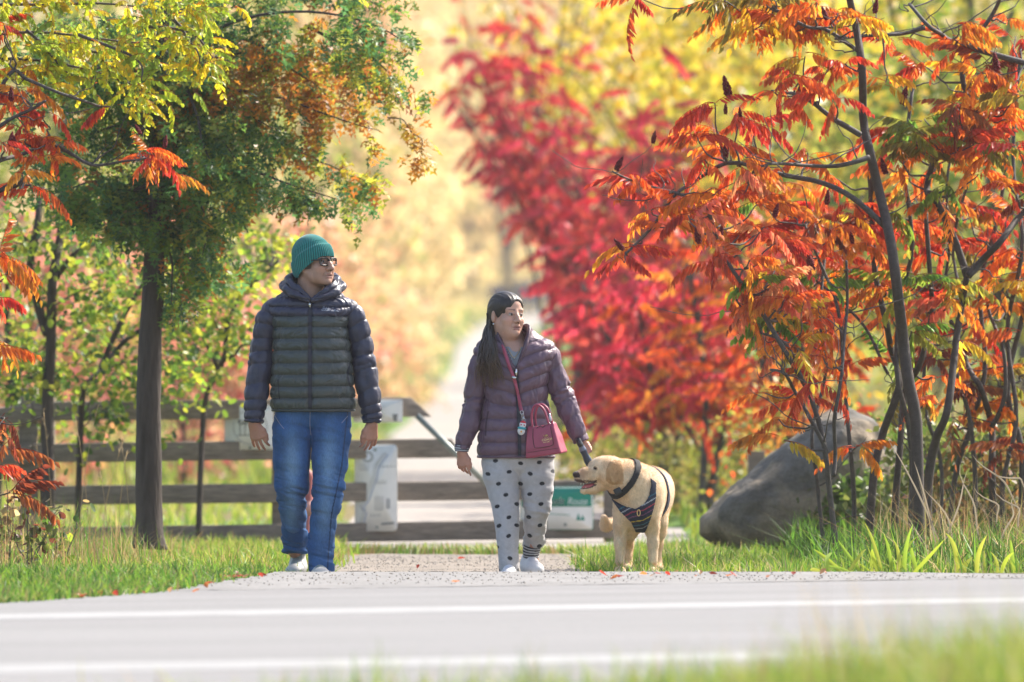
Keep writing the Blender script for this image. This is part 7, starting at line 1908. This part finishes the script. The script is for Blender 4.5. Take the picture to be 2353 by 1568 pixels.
# ------------------------------------------------------------------ the dog
DX, DD = 1465, 45.6
SD = FPX / DD
dg_z = at(DX, 1322, DD).z
dog = thing('dog', at(DX, 1322, DD), 'yellow labrador in a dark striped harness standing right of the woman, head turned left', 'dog')
f = Field(np.arange(-0.37, 0.24, 0.004), np.arange(-0.24, 0.95, 0.0055), np.arange(-0.012, 0.68, 0.004))
f.ell((0.000, 0.06, 0.368), (0.120, 0.15, 0.138), 0.03)
f.ell((0.050, 0.26, 0.405), (0.122, 0.26, 0.150), 0.05)
f.ell((0.080, 0.50, 0.425), (0.100, 0.22, 0.120), 0.05)
f.ell((0.095, 0.66, 0.430), (0.110, 0.14, 0.125), 0.05)
f.cap((0.045, 0.12, 0.47), (0.08, 0.55, 0.49), 0.075, 0.06, 0.05)
f.chain([(0.020, 0.05, 0.44), (-0.045, 0.0, 0.49), (-0.125, -0.045, 0.535)], [0.118, 0.102, 0.080], 0.05)
f.ell((0.03, 0.06, 0.50), (0.07, 0.09, 0.065), 0.05)
for s, x in ((-1, -0.088), (1, 0.078)):
    f.ell((x * 0.92, 0.045, 0.305), (0.045, 0.07, 0.10), 0.04)
    f.chain([(x, 0.04, 0.25), (x * 1.04, 0.03, 0.165), (x * 1.05, 0.02, 0.07)], [0.038, 0.0275, 0.0225], 0.02)
    f.ell((x * 1.05, -0.004, 0.022), (0.030, 0.044, 0.022), 0.015)
    for k in range(4): f.ell((x * 1.05 + (k - 1.5) * 0.0155, -0.034 - 0.006 * (k in (1, 2)), 0.017), (0.0095, 0.018, 0.014), 0.004)
for x in (-0.040, 0.115):
    f.ell((x * 0.7 + 0.035, 0.64, 0.34), (0.060, 0.11, 0.13), 0.04)
    f.chain([(x * 0.8 + 0.02, 0.58, 0.26), (x, 0.60, 0.215), (x, 0.715, 0.145), (x, 0.69, 0.05)], [0.055, 0.04, 0.026, 0.024], 0.03)
    f.ell((x, 0.66, 0.022), (0.032, 0.046, 0.022), 0.02)
f.chain([(0.085, 0.76, 0.46), (0.03, 0.86, 0.38), (-0.08, 0.86, 0.27), (-0.155, 0.80, 0.245), (-0.168, 0.76, 0.285)], [0.04, 0.034, 0.032, 0.030, 0.018], 0.03)
# head, looking to the left of the picture
f.frame(rot('Z', math.radians(-62)), (-0.165, -0.045, 0.545), 1.0)     # head local: nose along -y
f.ell((0, 0.0, 0.018), (0.070, 0.080, 0.062), 0.02)
f.ell((0, -0.045, 0.012), (0.052, 0.045, 0.048), 0.03)
for s in (-1, 1):
    f.ell((0.045 * s, -0.01, -0.030), (0.034, 0.052, 0.042), 0.03)
    f.ell((0.026 * s, -0.066, 0.028), (0.018, 0.018, 0.014), 0.015)
f.chain([(0, -0.070, -0.012), (0, -0.125, -0.022), (0, -0.158, -0.026)], [0.040, 0.034, 0.028], 0.025)
for s in (-1, 1): f.chain([(0.018 * s, -0.090, -0.034), (0.018 * s, -0.135, -0.042), (0.012 * s, -0.160, -0.040)], [0.022, 0.020, 0.016], 0.012)
f.chain([(0, -0.02, -0.065), (0, -0.08, -0.092), (0, -0.132, -0.100)], [0.038, 0.026, 0.019], 0.02)
f.chain([(0, -0.075, -0.066), (0, -0.11, -0.073), (0, -0.16, -0.076)], [0.010, 0.015, 0.016], 0.006, 'sub')
for s in (-1, 1): f.chain([(0.020 * s, -0.082, -0.066), (0.016 * s, -0.11, -0.073), (0.014 * s, -0.16, -0.076)], [0.008, 0.013, 0.014], 0.004, 'sub')
f.ell((0, -0.182, -0.016), (0.018, 0.013, 0.014), 0.008)
for s in (-1, 1):
    f.ell((0.034 * s, -0.082, 0.014), (0.010, 0.008, 0.008), 0.003, 'sub')
    f.ell((0.031 * s, -0.076, 0.014), (0.0095, 0.0095, 0.0085), 0.002)
    f.ell((0.080 * s, 0.004, 0.010), (0.013, 0.036, 0.036), 0.003, R=rot('Y', -0.22 * s)); f.ell((0.087 * s, 0.000, -0.026), (0.011, 0.027, 0.040), 0.004, R=rot('X', -0.15) @ rot('Y', -0.16 * s))
    f.ell((0.062 * s, 0.016, 0.036), (0.020, 0.036, 0.020), 0.015)
f.frame()
V, Q = f.mesh(); V = smooth_v(V, Q, 1, 0.5); N = vnormals(V, Q)
HR = rot('Z', math.radians(-62)); HT = np.array([-0.165, -0.045, 0.545]); L = (V - HT) @ HR
flow = fbm(np.stack([V[:, 0] * 60, V[:, 1] * 60, V[:, 2] * 22], 1), 201, 3) - 0.5
lump = fbm(V * 16, 205, 3) - 0.5
V = V + N * (0.0018 * flow + 0.006 * lump)[:, None]
CR = np.array([0.70, 0.52, 0.335]); TAN = np.array([0.46, 0.26, 0.115])
c = np.tile(CR, (len(V), 1)) * (1 + 0.35 * flow)[:, None]
def mixc(m, col): c[:] = c * (1 - m[:, None]) + np.asarray(col) * m[:, None]
mixc(0.55 * sstep(0.50, 0.58, V[:, 2]) * (V[:, 0] > -0.1), TAN * 1.25)
mixc(0.35 * sstep(0.5, 0.62, fbm(V * 9, 207)), TAN * 1.35)
inhd = (L[:, 1] < 0.1) & (V[:, 0] < -0.06) & (V[:, 2] > 0.40)
ear = inhd & (np.abs(L[:, 0]) > 0.071) & (L[:, 1] > -0.040) & (L[:, 1] < 0.045) & (L[:, 2] > -0.07)
mixc(0.85 * ear, TAN * 0.95)
mixc(0.6 * inhd * sstep(-0.09, -0.125, L[:, 1]) * sstep(-0.035, 0.0, L[:, 2]), TAN * 0.8)
mixc(0.5 * inhd * sstep(-0.12, -0.165, L[:, 1]) * (L[:, 2] > -0.06), np.array([0.22, 0.10, 0.06]))
mouth = inhd & (L[:, 1] < -0.068) & (L[:, 2] < -0.046) & (L[:, 2] > -0.094) & (np.abs(N @ HR[:, 2]) > 0.45) & (np.abs(L[:, 0]) < 0.034)
mixc(0.95 * mouth, (0.05, 0.012, 0.016))
lipm = inhd & (L[:, 1] < -0.07) & (np.abs(L[:, 2] + 0.053 + 0.1 * (L[:, 1] + 0.11)) < 0.005); mixc(0.75 * lipm, (0.06, 0.025, 0.02))
nose = inhd & (L[:, 1] < -0.170) & (L[:, 2] > -0.034); mixc(1.0 * nose, (0.035, 0.018, 0.016))
for s in (-1, 1):
    e = np.linalg.norm(L - np.array([0.032 * s, -0.080, 0.014]), axis=1); mixc(0.95 * (e < 0.0105), (0.016, 0.008, 0.006)); mixc(0.5 * ((e >= 0.0105) & (e < 0.015)), (0.12, 0.05, 0.03))
toe = (V[:, 2] < 0.008) & (V[:, 1] < 0.1); mixc(0.8 * toe, (0.05, 0.03, 0.025))
M['fur'] = pm('short_fur', attr=True, rough=0.75, spec=0.25, var=(26, 0.14), var2=(150, 0.16, (1, 1, 0.35)), bump=(170, 0.5, 0.004, (1, 1, 0.3)), sheen=0.35)
obj('body', mesh_np('body', V, Q, c, True), M['fur'], dog)
# short coat: tiny hairs all over
r = np.random.default_rng(3); n = 75000
k = r.integers(0, len(V), n); k = k[~(mouth[k] | nose[k])]
k = k[V[k, 2] > 0.03]
hd = np.array([0.25, 0.75, -0.65]); fl_ = hd[None] + 0.2 * r.normal(0, 1, (len(k), 3)); fl_ -= N[k] * (fl_ * N[k]).sum(1)[:, None]; fl_ /= np.linalg.norm(fl_, axis=1)[:, None] + 1e-9
ln = r.uniform(0.005, 0.011, len(k))[:, None]
d = (N[k] * 0.55 + fl_ * 0.85) * ln; sd = np.cross(N[k], fl_) * 0.0009
p0 = V[k] + r.normal(0, 0.0015, (len(k), 3)) - N[k] * 0.001
VV = np.stack([p0 - sd, p0 + sd, p0 + d], 1).reshape(-1, 3); FF = np.arange(len(k) * 3).reshape(-1, 3)
co = obj('coat', mesh_np('coat', VV, FF, np.repeat(c[k] * r.uniform(0.8, 1.25, (len(k), 1)), 3, 0)), M['grass'], dog); co['kind'] = 'stuff'
# tongue and teeth
def hl(P): return np.asarray(P, float) @ HR.T + HT
m = MB(); m.tube(hl([(0, -0.05, -0.075), (0, -0.09, -0.078), (0, -0.125, -0.084), (0, -0.142, -0.088)]), [0.012, 0.015, 0.015, 0.006], 10); m.build('tongue', pm('tongue_pink', (0.45, 0.10, 0.10), rough=0.4), dog, smooth=True)
teeth = obj('teeth', None, None, dog); ivory = pm('ivory', (0.62, 0.56, 0.44), rough=0.35)
for s in (-1, 1):
    for y, z0, z1 in ((-0.142, -0.060, -0.074), (-0.128, -0.098, -0.082)):
        m = MB(); m.tube(hl([(0.014 * s, y, z0), (0.014 * s, y, z1)]), [0.0038, 0.0008], 6); m.build('fang', ivory, teeth)
# harness cut from the chest surface
HP = [(1409, 1147), (1425, 1157), (1440, 1164), (1460, 1168), (1478, 1158), (1490, 1140), (1494, 1118), (1493, 1100), (1506, 1110), (1505, 1145), (1495, 1185), (1484, 1222), (1462, 1222), (1450, 1197), (1425, 1174)]
cen = V[Q].mean(1); fn = N[Q].mean(1)
cpx, cpy = cen[:, 0] * SD + DX, 1322 - cen[:, 2] * SD
mk = in_poly(cpx, cpy, HP) & (fn[:, 1] < 0.25) & (cen[:, 1] < 0.25) & (cen[:, 2] < 0.56)
back = (np.abs((cen - np.array([0.06, 0.16, 0.4])) @ np.array([0.15, 0.95, -0.28])) < 0.022) & (cen[:, 2] > 0.27) & (cen[:, 1] > 0.05)
V1, Q1, u = sub_mesh(V, Q, mk | back)
V1 = V1 + N[u] * 0.009; V1 = smooth_v(V1, Q1, 2, 0.4)
hx_, hy_ = V1[:, 0] * SD + DX, 1322 - V1[:, 2] * SD
hc = np.tile([0.012, 0.016, 0.040], (len(V1), 1))
sl = hy_ + 0.16 * (hx_ - 1460) + np.where(hx_ < 1452, -0.42 * (1452 - hx_), 0.42 * (hx_ - 1478).clip(0))
for y0, col in ((1152, (0.03, 0.16, 0.22)), (1163, (0.5, 0.5, 0.52)), (1175, (0.5, 0.05, 0.08)), (1186, (0.22, 0.07, 0.15)), (1198, (0.6, 0.42, 0.03)), (1208, (0.03, 0.14, 0.2)), (1216, (0.3, 0.3, 0.34))):
    k_ = np.abs(sl - y0) < 0.95; hc[k_ & (V1[:, 1] < 0.04)] = col
M['web'] = pm('harness_web', attr=True, rough=0.8, bump=(300, 0.3, 0.001))
har = obj('harness', mesh_np('harness', V1, Q1, hc, True), M['web'], dog); so = har.modifiers.new('thickness', 'SOLIDIFY'); so.thickness = 0.006; har['label'] = 'dark blue harness with thin coloured stripes'
db = bvh_of(V1, Q1)
rp_ = np.array([(1467 - DX) / SD, 0, (1322 - 1178) / SD]); yr = front_hit(db, rp_[0], rp_[2], -2, -0.1) - 0.008
m = MB(); a = np.linspace(0, 2 * np.pi, 21); m.tube(np.stack([rp_[0] + 0.008 * np.cos(a), yr + 0 * a, rp_[2] + 0.016 * np.sin(a)], 1), 0.0024, 6); m.build('ring', gold, har, smooth=True)
# collar
ax_ = np.array([-0.74, -0.42, 0.52]); ax_ /= np.linalg.norm(ax_); c0 = np.array([(1428 - DX) / SD, -0.01, (1322 - 1105) / SD])
mk = (np.abs((cen - c0) @ ax_) < 0.0145) & (np.linalg.norm(cen - c0, axis=1) < 0.17)
V1, Q1, u = sub_mesh(V, Q, mk); V1 = V1 + N[u] * 0.008
col_ = obj('collar', mesh_np('collar', V1, Q1, np.tile([0.012, 0.012, 0.014], (len(V1), 1)), True), M['web'], dog); so = col_.modifiers.new('thickness', 'SOLIDIFY'); so.thickness = 0.006
cbv = bvh_of(V1, Q1)
tp = np.array([(1419 - DX) / SD, 0, (1322 - 1129) / SD]); yt = front_hit(bvh_of(V, Q), tp[0], tp[2], -2, -0.1) - 0.012
m = MB(); m.box((tp[0], yt, tp[2]), (0.040, 0.022, 0.036), R=rot('Y', math.radians(-25))); bevel_obj(m.build('tracker_box', M['black_plastic'], col_), 0.006, 3)
m = MB(); bq = np.array([(1437 - DX) / SD, 0, (1322 - 1089) / SD]); yk = front_hit(cbv, bq[0], bq[2], -2, -0.09) - 0.006
m.box((bq[0], yk, bq[2]), (0.032, 0.008, 0.006), R=rot('Y', math.radians(-12))); m.box((bq[0] - 0.004, yk, bq[2] - 0.012), (0.032, 0.008, 0.004), R=rot('Y', math.radians(-12))); m.build('buckle', M['chrome'], col_)

# ------------------------------------------------------------------ leash
lh = np.array(pw(1329, 1016, -0.07)); ls = thing('leash', Vector(lh) + wom.location, 'retractable leash with a black and blue grey grip in the woman\'s hand', 'leash')
ga, gb = pw(1329, 1012, -0.075), pw(1360, 1078, -0.05)
ax_ = (gb - ga) / np.linalg.norm(gb - ga)
f = Field(np.arange(-0.06, 0.13, 0.004), np.arange(-0.05, 0.08, 0.004), np.arange(-0.20, 0.05, 0.004))
g0, g1 = np.zeros(3), gb - ga
f.chain([g0, g0 + (g1) * 0.35, g0 + g1 * 0.7, g1], [0.015, 0.0175, 0.020, 0.021], 0.01); f.ell(g0 + np.array([0.004, -0.010, -0.018]), (0.012, 0.010, 0.018), 0.006)
V, Q = f.mesh(); V = smooth_v(V, Q, 1)
s_ = V @ ax_; c = np.tile([0.012, 0.014, 0.018], (len(V), 1)); c[(s_ > 0.035) & (s_ < 0.058)] = (0.16, 0.18, 0.24); c[(s_ > 0.058)] = (0.020, 0.032, 0.055)
M['grip'] = pm('leash_plastic', attr=True, rough=0.28, spec=0.5)
obj('grip', mesh_np('grip', V + (ga - lh), Q, c, True), M['grip'], ls)
e0 = gb - lh + np.array([0.004, 0.01, -0.018]); e1 = np.array(dog.location) + np.array([0.05, 0.17, 0.555]) - np.array(ls.location)
m = MB(); m.tube(crom([e0, (e0 + e1) / 2 + np.array([0, 0.1, -0.03]), e1], 20), 0.004, 8); m.build('cord', M['black_plastic'], ls, smooth=True)
